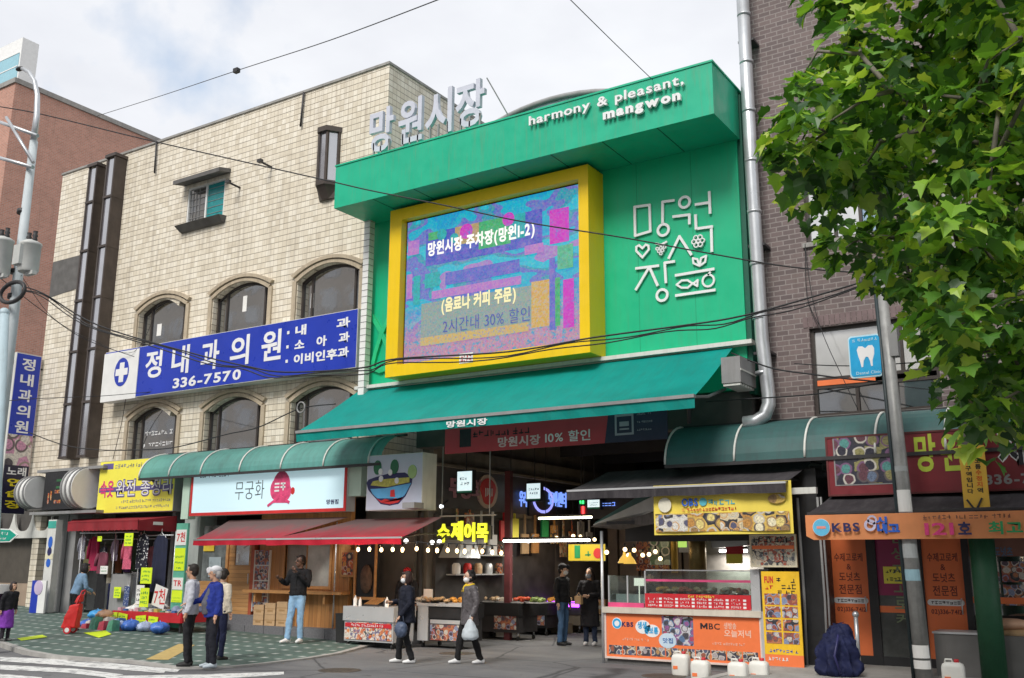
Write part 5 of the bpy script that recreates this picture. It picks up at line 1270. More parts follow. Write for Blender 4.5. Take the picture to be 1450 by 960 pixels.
# price cards
def card(px, py, w, h, Y, m, label, tilt=0, txt=None, tm=None, lines=3):
    p = at(px, py, Y); sc = (p.y * .82 - p.x * .53) / 1400; W_, H_ = w * sc / .84 / 2, h * sc / 2
    t = thing('price_card', label, 'price card', (p.x, Y, p.z - H_), 'price cards of the clothes shop')
    c, s = math.cos(R(tilt)), math.sin(R(tilt)); rot = lambda u, v: (p.x + u * c - v * s, p.z + u * s + v * c)
    b = MB(); b.xz([rot(-W_, -H_), rot(W_, -H_), rot(W_, H_), rot(-W_, H_)], Y, Y + .012); b.build('card', m, t)
    b = MB()
    if txt: put_text(b, txt, p.x - W_ * .85, p.x + W_ * .85, p.z - H_ * .7, p.z + H_ * .75, Y, t=.004, bold=.01)
    else:
        for i in range(lines): z = p.z + H_ * (.65 - i * 1.5 / lines); scribble(b, p.x - W_ * .8, p.x + W_ * .8, z - H_ * .32, z, Y, int(px * 7 + i))
    b.build('price_print', tm or M['inkgreen'], t); return t
card(182, 764, 16, 18, 16.5, M['lime'], 'lime price card pinned under the maroon awning front')
card(141, 763, 8, 7, 16.5, M['lime'], 'tiny lime tag on the crimson cardigan', lines=1)
card(147, 807, 14, 11, 16.95, M['paper'], 'white price card on the plum blouse', lines=2)
card(207, 815, 20, 22, 16.6, M['lime'], 'lime price card below the dotted dress')
card(166, 839, 13, 15, 17.0, M['lime'], 'lime price card on the grey cabinet')
card(226, 845, 23, 29, 16.1, M['paper'], 'white card with big red handwritten price', -14, '7천', M['inkred'])
card(204, 846, 16, 26, 16.0, M['lime'], 'lime price card standing before the red priced one')
card(198, 842, 14, 26, 16.2, M['paper'], 'white card half hidden behind a lime one', 0, None, M['inkblack'])
for i, (px, py, w, h) in enumerate(((160, 876, 15, 17), (173, 877, 17, 16), (199, 880, 18, 16), (216, 882, 17, 17))):
    card(px, py, w, h, yt - .05, M['lime'], ['first', 'second', 'third', 'fourth'][i] + ' lime price card along the red table valance, counted from the shopping cart', [4, -6, 5, -3][i])
# more garments on the inner rail and packets of socks in rows
rng = random.Random(15)
for i in range(11):
    px = 114 + i * 11.5; cn = ('plum', 'olive', 'crimson', 'slate', 'cream', 'rust', 'violet', 'moss', 'denim', 'rose', 'charcoal')[i]; cl = ((.22, .06, .14), (.14, .13, .06), (.36, .03, .05), (.13, .15, .19), (.5, .45, .36), (.34, .12, .05), (.18, .08, .26), (.08, .13, .08), (.08, .13, .24), (.5, .2, .24), (.05, .05, .055))[i]
    garment('garment', cn + ' garment on the inner rail of the clothes shop', px, 772 + rng.uniform(-3, 3), 812 + rng.uniform(-8, 14), 15, 18.1, mat(cn + '_inner_cloth', cl, .85, var=.35), i % 3 != 1)
b = MB(); b.tube([(ux(108, 770, 18.1), 18.1, uz(150, 768, 18.1) + .08), (ux(243, 770, 18.1), 18.1, uz(150, 768, 18.1) + .08)], .018, 6); tag(b.build('clothes_rail', M['stainless'], loc=(ux(108, 770, 18.1), 18.1, 2.4)), 'inner clothes rail deeper in the shop behind the crimson cardigan', 'clothes rail')
pm = [mat('packet_%d' % k, c, .45, var=.3, vs=14) for k, c in enumerate(((.62, .60, .55), (.45, .05, .08), (.06, .16, .42), (.60, .35, .42), (.10, .32, .22), (.58, .48, .12)))]
pn = ('white', 'red', 'blue', 'pink', 'green', 'ochre')
for i in range(26):
    x = x0 + .06 + (i % 13) * (x1 - x0 - .12) / 12.2; y = yt + .06 + .2 * (i // 13) + rng.uniform(0, .05); k = rng.randrange(6); h = rng.uniform(.03, .10); b = MB(); w = rng.uniform(.09, .14); b.box(x, x + w, y, y + .14, zt_ + .001, zt_ + h); b.box(x + w * .2, x + w * .8, y - .002, y, zt_ + h * .3, zt_ + h * .75)
    tag(b.build('sock_packet', pm[k], loc=(x, y, zt_)), pn[k] + ' packet of socks in the ' + ('front' if i < 13 else 'second') + ' row on the red trimmed table', 'packet', pn[k] + (' front' if i < 13 else ' second') + ' row packets')
for i in range(12):
    px = 118 + i * 4.1; Yq = 15.0 + .12 * (i % 3); p = at(px, 886 + 2 * (i % 3), Yq); k = (i * 5 + 1) % 6; zz = pave_z(p.x); b = MB(); h = .1 + .16 * rng.random(); b.hexa([(p.x - .12, Yq, zz), (p.x + .1, Yq, zz), (p.x + .1, Yq + .2, zz), (p.x - .12, Yq + .2, zz)], [(p.x - .1 + .04 * math.sin(i), Yq + .03, zz + h), (p.x + .09, Yq + .02, zz + h * 1.2), (p.x + .1, Yq + .2, zz + h * 1.1), (p.x - .12, Yq + .2, zz + h)])
    tag(b.build('cloth_bundle', pm[k], loc=(p.x, Yq, zz)), pn[k] + ' wrapped bundle on the ground between the red cart and the bags', 'bundle', pn[k] + ' bundles between the cart and the bags')
# standing price post
Y = 16.1; x0, x1 = ux(246, 800, Y), ux(262, 800, Y)
t = thing('price_post', 'tall narrow board covered in red and lime price sheets', 'sign board', ((x0 + x1) / 2, Y, .2)); b = MB(); b.box(x0, x1, Y, Y + .06, .25, uz(255, 741, Y)); b.build('post_board', mat('mint_board', (.12, .42, .30), .6, var=.2), t)
for (py0, py1, m, tx, im) in ((750, 772, 'paper', '7천', 'inkred'), (776, 808, 'lime', None, 'inkgreen'), (818, 835, 'paper', 'TR', 'inkred'), (836, 853, 'lime', None, 'inkgreen')):
    z0, z1 = uz(255, py1, Y), uz(255, py0, Y); b = MB(); b.box(x0 + .02, x1 - .02, Y - .012, Y, z0, z1); o = b.build('price_sheet', M[m], t)
    if tx: text(o, tx, M[im], x0 + .06, x1 - .06, z0 + .08, z1 - .06, Y - .012, t=.004, bold=.02)
    else:
        b = MB()
        for i in range(3): scribble(b, x0 + .06, x1 - .06, z1 - .1 - (i + 1) * (z1 - z0) / 4, z1 - .1 - i * (z1 - z0) / 4 - .08, Y - .012, i + int(py0)); 
        b.build('price_print', M[im], o)
# plastic bags and bins on the ground
bagm = mat('blue_bag_plastic', (.06, .16, .55), .35, var=.4, vs=9)
bm2 = mat('white_blue_bag', (.40, .48, .68), .35, var=.5, vs=9)
for i, (px, py, w, h, m, lb) in enumerate(((167, 885, 16, 14, bm2, 'white and blue plastic bag under the table edge'), (185, 886, 17, 15, bagm, 'round bright blue plastic bag under the table'), (206, 888, 16, 13, bm2, 'pale blue plastic bag under the lime cards'), (226, 889, 17, 14, bagm, 'blue plastic bag at the table\'s near corner'), (143, 880, 17, 14, bagm, 'blue printed bag with a red patch beside the cart'), (138, 870, 14, 12, mat('sky_bag', (.05, .30, .62), .4), 'sky blue parcel on top of the bags'), (148, 870, 12, 11, mat('peach_bag', (.70, .42, .28), .5), 'peach coloured parcel on the bags'), (124, 884, 14, 12, bagm, 'dark blue bag against the shopping cart'))):
    Y = 15.3 + (i % 3) * .12; p = at(px, py, Y); sc = 24 / 1400; g0 = pave_z(p.x); rz_ = h * sc / 2
    b = MB(); b.ball((p.x, Y, p.z), (w * sc / 1.7, .2, rz_), 22, 14); b.smooth = False
    for q in range(len(b.v)):
        v = b.v[q]; a = math.atan2(v[1] - Y, v[0] - p.x); zf = (v[2] - p.z) / rz_; k = 1 + .13 * math.sin(a * 5 + i + zf * 2) + .07 * math.sin(a * 11 + i * 2 - zf * 5) + .1 * (1 - zf * zf); b.v[q] = (p.x + (v[0] - p.x) * k, Y + (v[1] - Y) * k, max(v[2] + .02 * math.sin(a * 7 + i), min(g0, p.z - rz_ * .8)))
    o = thing('plastic_bag', lb, 'bag', (p.x, Y, p.z - rz_), 'bags heaped before the clothes shop'); b.build('bag_body', m, o)
    b = MB(); b.tube([(p.x - .05, Y, p.z + rz_ * .8), (p.x, Y, p.z + rz_ * 1.3), (p.x + .05, Y, p.z + rz_ * .8)], .012, 5); b.build('handle', m, o)
for pts, lb in ((((24, 904), (60, 899), (67, 902), (30, 907)), 'lime paper lying flat on the pavers at the kerb'), (((118, 896), (150, 893), (158, 898), (140, 903)), 'lime paper lying flat on the pavers before the bags')):
    q = []
    for px, py in pts:
        z = .2
        for _ in range(6): p = atZ(px, py, z); z = pave_z(p.x) + .008
        q.append((p.x, p.y, z))
    b = MB(); b.slab(q, (0, 0, .004)); tag(b.build('paper_sheet', M['lime'], loc=q[0]), lb, 'paper')
# red brick step under the left piers
b = MB(); x0, x1 = ux(38, 872, 17.4), ux(88, 876, 17.4); b.box(x0, x1, 17.4, 18.2, .1, uz(60, 868, 17.4)); tag(b.build('shop_step', mat('maroon_step', (.20, .05, .04), .7), loc=(x0, 17.4, .1)), 'low maroon step below the grey piers', 'step')
# far-left shop: closed shutter, scalloped valance
Y = 18.3; x0, x1 = at(-40, 800, Y).x, ux(66, 800, Y)
t = thing('closed_shop', 'closed shop with brown shutter and white scalloped trim at the far corner', 'shop front', ((x0 + x1) / 2, Y, .3))
b = MB(); b.box(x0, x1, Y + .3, Y + .4, .2, 3.6); b.build('shutter', mat('brown_shutter', (.085, .072, .058), .6, var=.25, streak=.2), t)
b = MB(); b.box(x0, x1, Y + .24, Y + .3, .3, uz(30, 826, Y + .3)); b.build('lower_panel', mat('tan_panel', (.36, .27, .20), .7, var=.15), t)
b = MB(); zA, zB = uz(30, 762, Y), uz(30, 752, Y); b.box(x0, x1, Y, Y + .1, zA, zB)
k = 4; w = (x1 - x0) / k
for i in range(k):
    P = [(x0 + w * i + w * j / 12, zB + .62 * (2 * j / 12 - 1) ** 4) for j in range(13)]
    for p, q in zip(P, P[1:]): b.xz([(p[0], zB - .02), (q[0], zB - .02), q, p], Y + .02, Y + .08)
b.build('scalloped_trim', M['offwhite'], t)
b = MB(); b.box(x0, x1, Y + .25, Y + .3, uz(30, 764, Y + .3), 3.9); b.build('dark_transom', M['shadowwall'], t)
b = MB(); b.box(x0 - 3, x0, Y, Y + .4, 0, 6); b.build('side_wall', M['conc'], t)
# white and blue standing sign column beside the piers
Y = 17.3; x0, x1 = ux(62.5, 800, Y), ux(74, 800, Y); g0 = pave_z(x0)
t = thing('sign_column', 'slim white sign column with blue round notices by the grey piers', 'sign', ((x0 + x1) / 2, Y, g0))
b = MB(); b.box(x0, x1, Y, Y + .2, g0, uz(70, 736, Y)); b.build('column_body', M['offwhite'], t)
for py, r, m in ((768, .17, 'inkblue'), (781, .12, 'inknavy'), (797, .12, 'inkblue')):
    b = MB(); b.disc(((x0 + x1) / 2, uz(68, py, Y)), .1, Y - .012, Y, 16, r); b.build('round_notice', M[m], t)
b = MB(); b.box(x0 + .01, x1 - .01, Y - .01, Y, uz(68, 748, Y), uz(68, 738, Y)); b.build('green_notice', mat('green_notice', (.05, .40, .32), .5), t)
b = MB(); b.box(x0 + .01, x1 - .01, Y - .01, Y, uz(68, 792, Y), uz(68, 784, Y)); b.build('cream_notice', mat('cream_notice', (.70, .66, .48), .5), t)
x0 = ux(44, 840, 17.0); x1 = ux(64, 840, 17.0); b = MB(); b.box(x0, (x0 + x1) / 2, 17.0, 17.05, g0, uz(55, 822, 17.0)); t = thing('standing_banner', 'blue and white upright banner leaning beside the sign column', 'banner', (x0, 17, g0)); b.build('blue_half', M['signblue'], t)
b = MB(); b.box((x0 + x1) / 2, x1, 17.0, 17.05, g0, uz(55, 822, 17.0)); b.build('white_half', M['white'], t)
b = MB(); c = ((x0 + x1) / 2, uz(55, 832, 17)); b.disc(c, .2, 16.985, 17.0, 16); b.build('round_emblem', mat('lilac_emblem', (.55, .45, .62), .5), t)
# green direction arrow at the photo's edge
Y = 12.5; t = thing('direction_sign', 'green arrow shaped direction sign with white rim', 'sign', (at(0, 757, Y).x, Y, uz(0, 767, Y)))
P = [at(px, py, Y) for px, py in ((-30, 747), (15, 749), (25, 757.5), (14, 767.5), (-30, 769))]
b = MB(); b.xz([(p.x, p.z) for p in P], Y, Y + .02); b.build('sign_plate', M['white'], t)
P = [at(px, py, Y) for px, py in ((-30, 748.6), (14, 750.5), (23, 757.5), (13.3, 766), (-30, 767.4))]
b = MB(); b.xz([(p.x, p.z) for p in P], Y - .006, Y); b.build('sign_face', mat('direction_green', (.0, .32, .22), .4), t)
b = MB(); scribble(b, at(-20, 757, Y).x, at(12, 757, Y).x, uz(0, 758, Y), uz(0, 753, Y), Y - .006, 3); scribble(b, at(-20, 757, Y).x, at(10, 757, Y).x, uz(0, 764, Y), uz(0, 761, Y), Y - .006, 5); b.build('sign_print', M['letter'], t)
# ================================================================== MARKET LANE
LX0, LX1 = -14.2, -5.9
t = thing('market_hall', 'dim covered market lane running back between stalls', 'market hall', (-11, 24, 0))
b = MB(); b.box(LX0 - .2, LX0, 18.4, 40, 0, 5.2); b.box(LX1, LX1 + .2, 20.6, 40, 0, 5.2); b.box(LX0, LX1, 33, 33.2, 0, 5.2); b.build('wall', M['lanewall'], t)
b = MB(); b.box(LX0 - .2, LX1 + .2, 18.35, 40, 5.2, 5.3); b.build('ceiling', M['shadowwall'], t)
b = MB()
for y in (19.5, 22, 24.5, 27, 30): b.box(LX0, LX1, y, y + .14, 4.75, 5.05)
for x in (-12.5, -10.5, -8.5): b.box(x, x + .1, 18.4, 33, 5.06, 5.18)
b.build('roof_beam', M['dark'], t)
b = MB(); b.box(LX0 + .001, LX0 + .12, 18.4, 27, 4.05, 4.45); b.box(LX0 + .001, LX0 + .22, 18.4, 27, 4.0, 4.06); b.build('cornice', mat('dull_cornice', (.20, .18, .15), .7, var=.3, streak=.3), t)
b = MB(); b.box(LX0 + .001, LX0 + .08, 18.5, 27, 3.05, 4.0); b.build('sign_band', M['lanepanel'], t)
b = MB()
for i in range(16): x = -13.6 + i * .33; b.box(x, x + .3, 26.2 + .08 * (i % 2), 26.34 + .08 * (i % 2), .0, 4.2)
b.build('back_panel', mat('tan_slatted_panel', (.21, .165, .12), .7, var=.5, vs=1, streak=.4), t)
b = MB(); b.box(-9.9, -8.0, 24.8, 24.9, .1, 2.4); b.build('stall_screen', M['concdark'], t)
b = MB()
for px in (714,): x = ux(px, 800, 20.5); b.box(x, x + (.16 if px < 720 else .05), 20.5, 20.62, 0, 4)
b.build('post', mat('maroon_post', (.13, .03, .035), .6, var=.3), t)
# letters on the left sign band
t = thing('lane_lettering', 'dim raised shop letters with a red flower emblem on the lane wall', 'lettering', (LX0, 20, 3.2)); X = LX0 + .085
def ay(px, py): return atX(px, py, X)
b = MB(); p = ay(641, 690); b_ = ay(673, 698); put_text(b, '무궁화', p.y - .15, b_.y + .25, 3.3, 3.78, X, axis='X', t=.05, bold=.04); b.build('letter_row', mat('dim_rose_letter', (.50, .24, .30), .5), t)
p = ay(689, 696); c = (p.y, p.z)
b = MB(); b.slab([(X, c[0] + .45 * math.cos(R(a)), c[1] + .42 * math.sin(R(a))) for a in range(0, 360, 18)], (.04, 0, 0)); b.build('emblem_ground', mat('cream_emblem', (.60, .45, .36), .5), t)
b = MB(); b.slab([(X + .04, c[0] + .33 * math.cos(R(a)) * (1 + .15 * math.sin(3 * R(a))), c[1] + .33 * math.sin(R(a))) for a in range(0, 360, 18)], (.015, 0, 0)); b.build('emblem_flower', M['inkred'], t)
b = MB()
for i in range(5): b.box(X + .055, X + .065, c[0] - .14 + i * .07, c[0] - .11 + i * .07, c[1] - .14 + .03 * (i % 3), c[1] + .08)
b.build('emblem_letter', M['letter'], t)
# lit blue lettering further in
t = thing('neon_sign', 'lit blue and white shop lettering deep inside the lane', 'sign', (LX0, 24, 3))
blue = emis('blue_sign_light', (.2, .35, 1), .55); 
b = MB(); b.box(LX0 + .081, LX0 + .14, 22.6, 27, 3.02, 3.9); b.build('sign_box', M['black'], t)
X = LX0 + .145; b = MB()
for l, r, tx in ((735, 745, '우리'), (776, 801, '도매센터')):
    p, q = atX(l, 705, X), atX(r, 711, X); put_text(b, tx, p.y, q.y, p.z - .22, p.z + .2, X, axis='X', t=.03, bold=.02)
b.build('letter_row', blue, t)
p = atX(769, 708, X); b = MB(); b.tube([(X, p.y + .5 * math.cos(R(a)), p.z + .32 * math.sin(R(a))) for a in range(0, 360, 20)], .04, 6, closed=True); b.build('ring', emis('violet_sign_light', (.3, .32, .9), .6), t)
# small light boxes hung over the lane
lb = emis('light_box_face', (.72, .9, .95), .45, (.7, .8, .8))
for l, tp, r, bt, Y, lab in ((648, 668, 668, 697, 18.6, 'largest white blade light box at the lane mouth'), (746, 685, 765, 708, 22.0, 'white light box in front of the blue letters'), (832, 708, 849, 720, 24.0, 'pale light box half hidden under the black awning')):
    x0, x1, z0, z1 = rect(l, tp, r, bt, Y); t = thing('hanging_light_box', lab, 'light box', ((x0 + x1) / 2, Y, z0), 'small light boxes hung in the lane')
    b = MB(); b.box(x0 - .03, x1 + .03, Y, Y + .12, z0 - .03, z1 + .03); b.build('box_case', M['black'], t)
    b = MB(); b.box(x0, x1, Y - .008, Y, z0 + .04, z1); b.build('lit_face', lb, t)
    b = MB(); b.box(x0, x1, Y - .008, Y, z0, z0 + .035); b.build('green_edge', mat('green_edge', (.03, .3, .2), .5) if 'green_edge' not in bpy.data.materials else bpy.data.materials['green_edge'], t)
    b = MB(); h = z1 - z0; scribble(b, x0 + .06, x1 - .04, z0 + h * .58, z0 + h * .74, Y - .008, l); scribble(b, x0 + .09, x1 - .06, z0 + h * .34, z0 + h * .50, Y - .008, l + 1); b.build('print', M['inknavy'], t)
    b = MB(); b.tube([((x0 + x1) / 2, Y + .06, z1), ((x0 + x1) / 2, Y + .06, 5.18)], .012, 5); b.build('hanger', M['dark'], t)
# red and green lit marks by the third light box
b = MB(); p = at(824, 712, 24.2); b.box(p.x - .08, p.x + .06, 24.2, 24.22, p.z - .05, p.z + .06); q = at(826, 722, 24.2); b.box(q.x - .06, q.x + .03, 24.2, 24.22, q.z - .1, q.z + .1)
b.box(p.x - .12, p.x + 2.2, 24.23, 24.3, q.z - .25, p.z + .3)
t = thing('neon_sign', 'small red lit mark on a dark board deep in the lane', 'sign', (p.x, 24.2, p.z)); b.build('sign_board', [M['black']], t)
b = MB(); b.box(q.x - .06, q.x + .05, 24.18, 24.2, q.z - .12, q.z + .1); b.build('lit_mark', emis('red_sign_light', (1, .05, .05), 1.5), t)
b = MB(); b.box(p.x - .06, p.x + .08, 24.18, 24.2, p.z - .03, p.z + .06); b.build('lit_mark', emis('green_sign_light', (.05, 1, .2), 1.0), t)
b = MB(); w0 = at(850, 714, 24.15); scribble(b, w0.x, w0.x + .5, w0.z - .06, w0.z + .06, 24.19, 7); b.build('lit_print', blue, t)
# fluorescent tubes
for l, r, tp, Y, m, lab in (((713, 766), (835, 770), 0, 20.2, 'tubelight', 'long white fluorescent tube across the lane'), ((763, 734), (838, 738), 0, 21.6, 'tubewarm', 'yellowish fluorescent tube higher in the lane'), ((1019, 780), (1058, 780), 0, 19.6, 'tubelight', 'short white tube light inside the croquette stall')):
    p, q = at(l[0], l[1], Y), at(r[0], r[1], Y); t = thing('tube_light', lab, 'light', (p.x, Y, p.z)); b = MB(); b.tube([p, (q.x, Y, p.z)], .028, 8); b.build('tube', M[m], t)
    b = MB(); b.box(p.x, q.x, Y - .04, Y + .04, p.z + .03, p.z + .08)
    for x in (p.x + .2, q.x - .2): b.box(x - .006, x + .006, Y - .006, Y + .006, p.z + .08, 4.75)
    b.build('fitting', M['dark'], t)
    ld = bpy.data.lights.new('tube_glow', 'AREA'); ld.shape = 'RECTANGLE'; ld.size = abs(q.x - p.x); ld.size_y = .08; ld.energy = 20; ld.color = (1, .95, .85); lo = bpy.data.objects.new('tube_glow', ld); COL.objects.link(lo); lo.parent = t; lo.location = ((q.x - p.x) / 2, 0, -.06)
# yellow sign at the back
x0, x1, z0, z1 = rect(804, 770, 858, 795, 22.5)
t = board('shop_sign', 'yellow lit sign board at the back of the lane', 'sign', (x0, x1, z0, z1), 22.5, .1, emis('dim_yellow_face', (.5, .36, .02), .06, (.6, .45, .03)), M['black'])
b = MB(); scribble(b, x0 + .5, x1 - .35, z0 + .12, z0 + .34, 22.5, 3); b.box(x0 + .2, x0 + .36, 22.49, 22.5, z0 + .08, z0 + .4); b.build('sign_print', M['inkgreen'], t)
b = MB(); b.disc((x1 - .22, (z0 + z1) / 2 - .02), .13, 22.49, 22.5, 14); b.build('round_mark', M['inkred'], t)
# ================================================================== FISH CAKE STALL (left of the lane)
def cart(name, label, x0, x1, y0, y1, z0, ztop, body, top, panel=None, print_m=None, wheels=True, group='market stall counters'):
    t = thing(name, label, 'counter', ((x0 + x1) / 2, (y0 + y1) / 2, 0), group)
    b = MB(); b.box(x0 + .03, x1 - .03, y0 + .03, y1 - .03, z0, ztop - .3); b.build('counter_body', body, t)
    b = MB(); b.box(x0, x1, y0, y1, ztop - .3, ztop); b.build('counter_top', top, t)
    for x in (x0 + .09, x1 - .09):
        for y in (y0 + .1, y1 - .1):
            g = MB(); g.tube([(x, y, z0), (x, y, .1)], .02, 6); o = g.build('leg', M['stainless'], t)
            g = MB(); g.tube([(x - .02, y, .05), (x + .02, y, .05)], .05, 10); g.build('castor', M['rubber'], o)
    return t
Y = 16.75; x0, x1 = ux(485, 885, Y), ux(557, 885, Y); zt_ = uz(520, 859, Y); zm_ = uz(520, 878, Y); zl = uz(520, 909, Y)
t = cart('food_cart', 'stainless food cart with a red and white dish picture', x0, x1, Y, Y + .75, zl, zt_, M['stainless'], M['stainless'])
b = MB(); b.box(x0 + .06, x1 - .06, Y + .012, Y + .03, zl + .04, zt_ - .33); o = b.build('dish_poster', photo('fish_cake_print', [(.75, .68, .60), (.62, .12, .05), (.72, .30, .12), (.2, .18, .3), (.78, .72, .66), (.6, .2, .1)], 11), t)
b = MB(); b.box(x0 + .07, x1 - .07, Y + .004, Y + .012, zt_ - .43, zt_ - .345); b.build('poster_heading', M['redpaint'], o)
b = MB(); scribble(b, x0 + .25, x1 - .25, zt_ - .415, zt_ - .36, Y + .004, 5); b.build('poster_print', M['letter'], o)
# bins beside the cart
b = MB(); b.lathe((x0 - .22, Y + .3, .02), [(.17, 0), (.2, .62), (.21, .66)], 14); tag(b.build('waste_bin', M['rubber'], loc=(x0 - .22, Y + .3, .02)), 'black bin standing left of the food cart', 'bin')
# sauce bottles and tray of skewers on the cart
for dx_, r, h, m, lb in ((.12, .045, .22, 'white', 'white sauce bottle at the cart\'s outer end'), (.26, .035, .18, 'white', 'shorter white sauce bottle on the cart'), (1.02, .045, .2, 'white', 'white steam pot beside the dark coated woman'), (.95, .03, .16, 'black', 'dark sauce bottle at the cart\'s inner end')):
    b = MB(); b.lathe((x0 + dx_, Y + .25, zt_), [(r, 0), (r, h * .65), (r * .4, h * .85), (r * .3, h)], 12); tag(b.build('sauce_bottle', M[m], loc=(x0 + dx_, Y + .25, zt_)), lb, 'bottle', 'bottles on the food cart')
t = thing('skewer_tray', 'tray of wooden skewers on the food cart', 'tray', (x0 + .6, Y + .35, zt_)); b = MB(); b.box(x0 + .4, x0 + .85, Y + .15, Y + .55, zt_, zt_ + .03); b.build('tray', M['dark'], t)
b = MB()
for i in range(9): b.tube([(x0 + .42 + i * .045, Y + .2, zt_ + .04), (x0 + .46 + i * .045, Y + .5, zt_ + .17)], .008, 5)
b.build('skewer', M['woodtrim'], t)
# main counter on the lane side
Y = 17.6; x0, x1 = ux(591, 880, Y), ux(655, 880, Y); zt_ = uz(620, 855, Y); zl = uz(620, 908, Y)
t = cart('food_counter', 'steel fish cake counter with photo panels between the two masked women', x0, x1, Y, Y + .8, zl, zt_, M['dark'], M['black'])
b = MB(); b.box(x0 + .02, x0 + .3, Y - .02, Y + .02, zl, zt_ - .02); b.build('steel_end', M['stainless'], t)
b = MB(); b.box(x0 + .34, x1 - .03, Y + .012, Y + .03, zl + .02, zl + .34); b.build('dish_poster', M['food2'], t)
b = MB(); b.box(x0 + .34, x1 - .03, Y + .014, Y + .03, zl + .36, zt_ - .33); b.build('steel_panel', M['stainless'], t)
b = MB(); b.box(x0, x1, Y - .04, Y, zt_ - .05, zt_ + .01); b.build('steel_rail', M['stainless'], t)
rng = random.Random(11)
def heap(name, label, x, y, z, m, n=9, s=.07, group=None, cat='food'):
    t = thing(name, label, cat, (x, y, z), group); b = MB(); b.box(x - .24, x + .24, y - .18, y + .18, z, z + .025); b.build('tray', M['stainless'], t)
    b = MB()
    for i in range(n): b.ball((x + rng.uniform(-.18, .18), y + rng.uniform(-.13, .13), z + .05 + rng.uniform(0, .06)), (s * rng.uniform(.7, 1.2), s * rng.uniform(.7, 1.2), s * .6), 8, 5)
    b.build('food_pieces', m, t); return t
fm = [mat('fried_gold', (.62, .28, .04), .5, var=.35, vs=14), mat('fish_cake_tan', (.55, .38, .22), .5, var=.3, vs=14), mat('pale_dumpling', (.66, .58, .48), .5, var=.2, vs=14), mat('red_chilli_food', (.45, .06, .02), .45, var=.3, vs=14), mat('green_food', (.16, .22, .05), .5, var=.3, vs=14)]
for i, (px, lab, k) in enumerate(((603, 'tray of pale fish cakes beside the white price tent', 2), (616, 'tray of tan fish cakes on the steel counter', 1), (629, 'tray of brown fried cakes on the steel counter', 1), (650, 'heap of golden fried food next to the grey jacketed woman', 0))):
    heap('food_tray', lab, ux(px, 852, Y + .3), Y + .3, zt_, fm[k], group='trays of food on the counters')
b = MB(); p = at(606, 840, Y + .2); b.xz([(p.x - .12, p.z - .09), (p.x + .12, p.z - .09), (p.x + .12, p.z + .09), (p.x - .12, p.z + .09)], Y + .2, Y + .22); b.box(p.x - .01, p.x + .01, Y + .205, Y + .215, zt_, p.z - .09); tag(b.build('price_tent', M['paper'], loc=(p.x, Y + .2, zt_)), 'white price tent standing on the steel counter', 'price card')
# counters further down the lane
for i, (pl, pr, Yc, lab, bodym, k) in enumerate(((690, 735, 20.4, 'dark counter with a framed picture panel behind the grey jacketed woman', 'dark', 1), (738, 775, 22.3, 'black covered counter deeper in the lane', 'black', 3))):
    xa, xb = ux(pl - 20, 880, Yc), ux(pr, 880, Yc); t = cart('food_counter', lab, xa, xb, Yc, Yc + .9, .18, uz(pl, 853, Yc), M[bodym], M['black'])
    b = MB(); b.box(xa + .6, xb - .1, Yc + .01, Yc + .03, .25, .8); b.build('dish_poster', M['food2'], t)
    for j in range(4): heap('food_tray', ['tray of fried food', 'tray of cut rice cake', 'tray of red seasoned food', 'tray of greens'][j] + (' on the dark picture panel counter' if i == 0 else ' on the black covered counter'), xa + .35 + j * .42, Yc + .3, uz(pl, 853, Yc), fm[(j + k) % 5], group='trays of food on the counters')
# purple lit counter at the back
Yc = 23.6; xa, xb = ux(742, 858, Yc), ux(822, 858, Yc); zz = uz(780, 853, Yc)
t = cart('food_counter', 'counter edged with purple light behind the couple', xa, xb, Yc, Yc + .8, .2, zz, mat('tan_counter', (.22, .19, .15), .6, var=.3), M['dark'])
b = MB()
for l, r in ((742, 757), (776, 786), (806, 820)): b.box(ux(l, 855, Yc), ux(r, 855, Yc), Yc - .04, Yc - .001, zz - .1, zz + .04)
b.build('purple_lamp', emis('purple_light', (.45, .06, 1), 3.2), t)
for j, px in enumerate((765, 778, 792)): heap('food_tray', ['tray of pale fish by the purple lights', 'tray of red meat by the purple lights', 'tray of dried fish by the purple lights'][j], ux(px, 848, Yc + .3), Yc + .35, zz, fm[(2, 3, 1)[j]], group='trays of food on the counters')
for i, (px, py, w, h) in enumerate(((771, 880, 22, 22), (762, 893, 26, 16), (790, 892, 24, 18))):
    Yc2 = 23.1; p = at(px, py, Yc2); s_ = 25 / 1400; t = thing('plastic_crate', ['upper tan crate before the purple lit counter', 'lower grey crate on the lane floor', 'low tan crate behind the man in jeans'][i], 'crate', (p.x, Yc2, p.z), 'crates before the purple lit counter')
    hw, hh = w * s_ / 2, h * s_ / 2; b = MB(); zb = max(p.z - hh, .01)
    b.box(p.x - hw, p.x + hw, Yc2, Yc2 + .03, zb, p.z + hh); b.box(p.x - hw, p.x + hw, Yc2 + .37, Yc2 + .4, zb, p.z + hh); b.box(p.x - hw, p.x - hw + .03, Yc2 + .03, Yc2 + .37, zb, p.z + hh); b.box(p.x + hw - .03, p.x + hw, Yc2 + .03, Yc2 + .37, zb, p.z + hh); b.box(p.x - hw + .03, p.x + hw - .03, Yc2 + .03, Yc2 + .37, zb, zb + .03); b.build('crate_body', mat('crate_%d' % i, ((.24, .2, .14), (.14, .14, .13), (.22, .18, .12))[i], .6), t)
    b = MB(); b.box(p.x - hw - .012, p.x + hw + .012, Yc2 - .012, Yc2, p.z + hh - .06, p.z + hh); b.build('crate_rim', M['greypaint'], t)
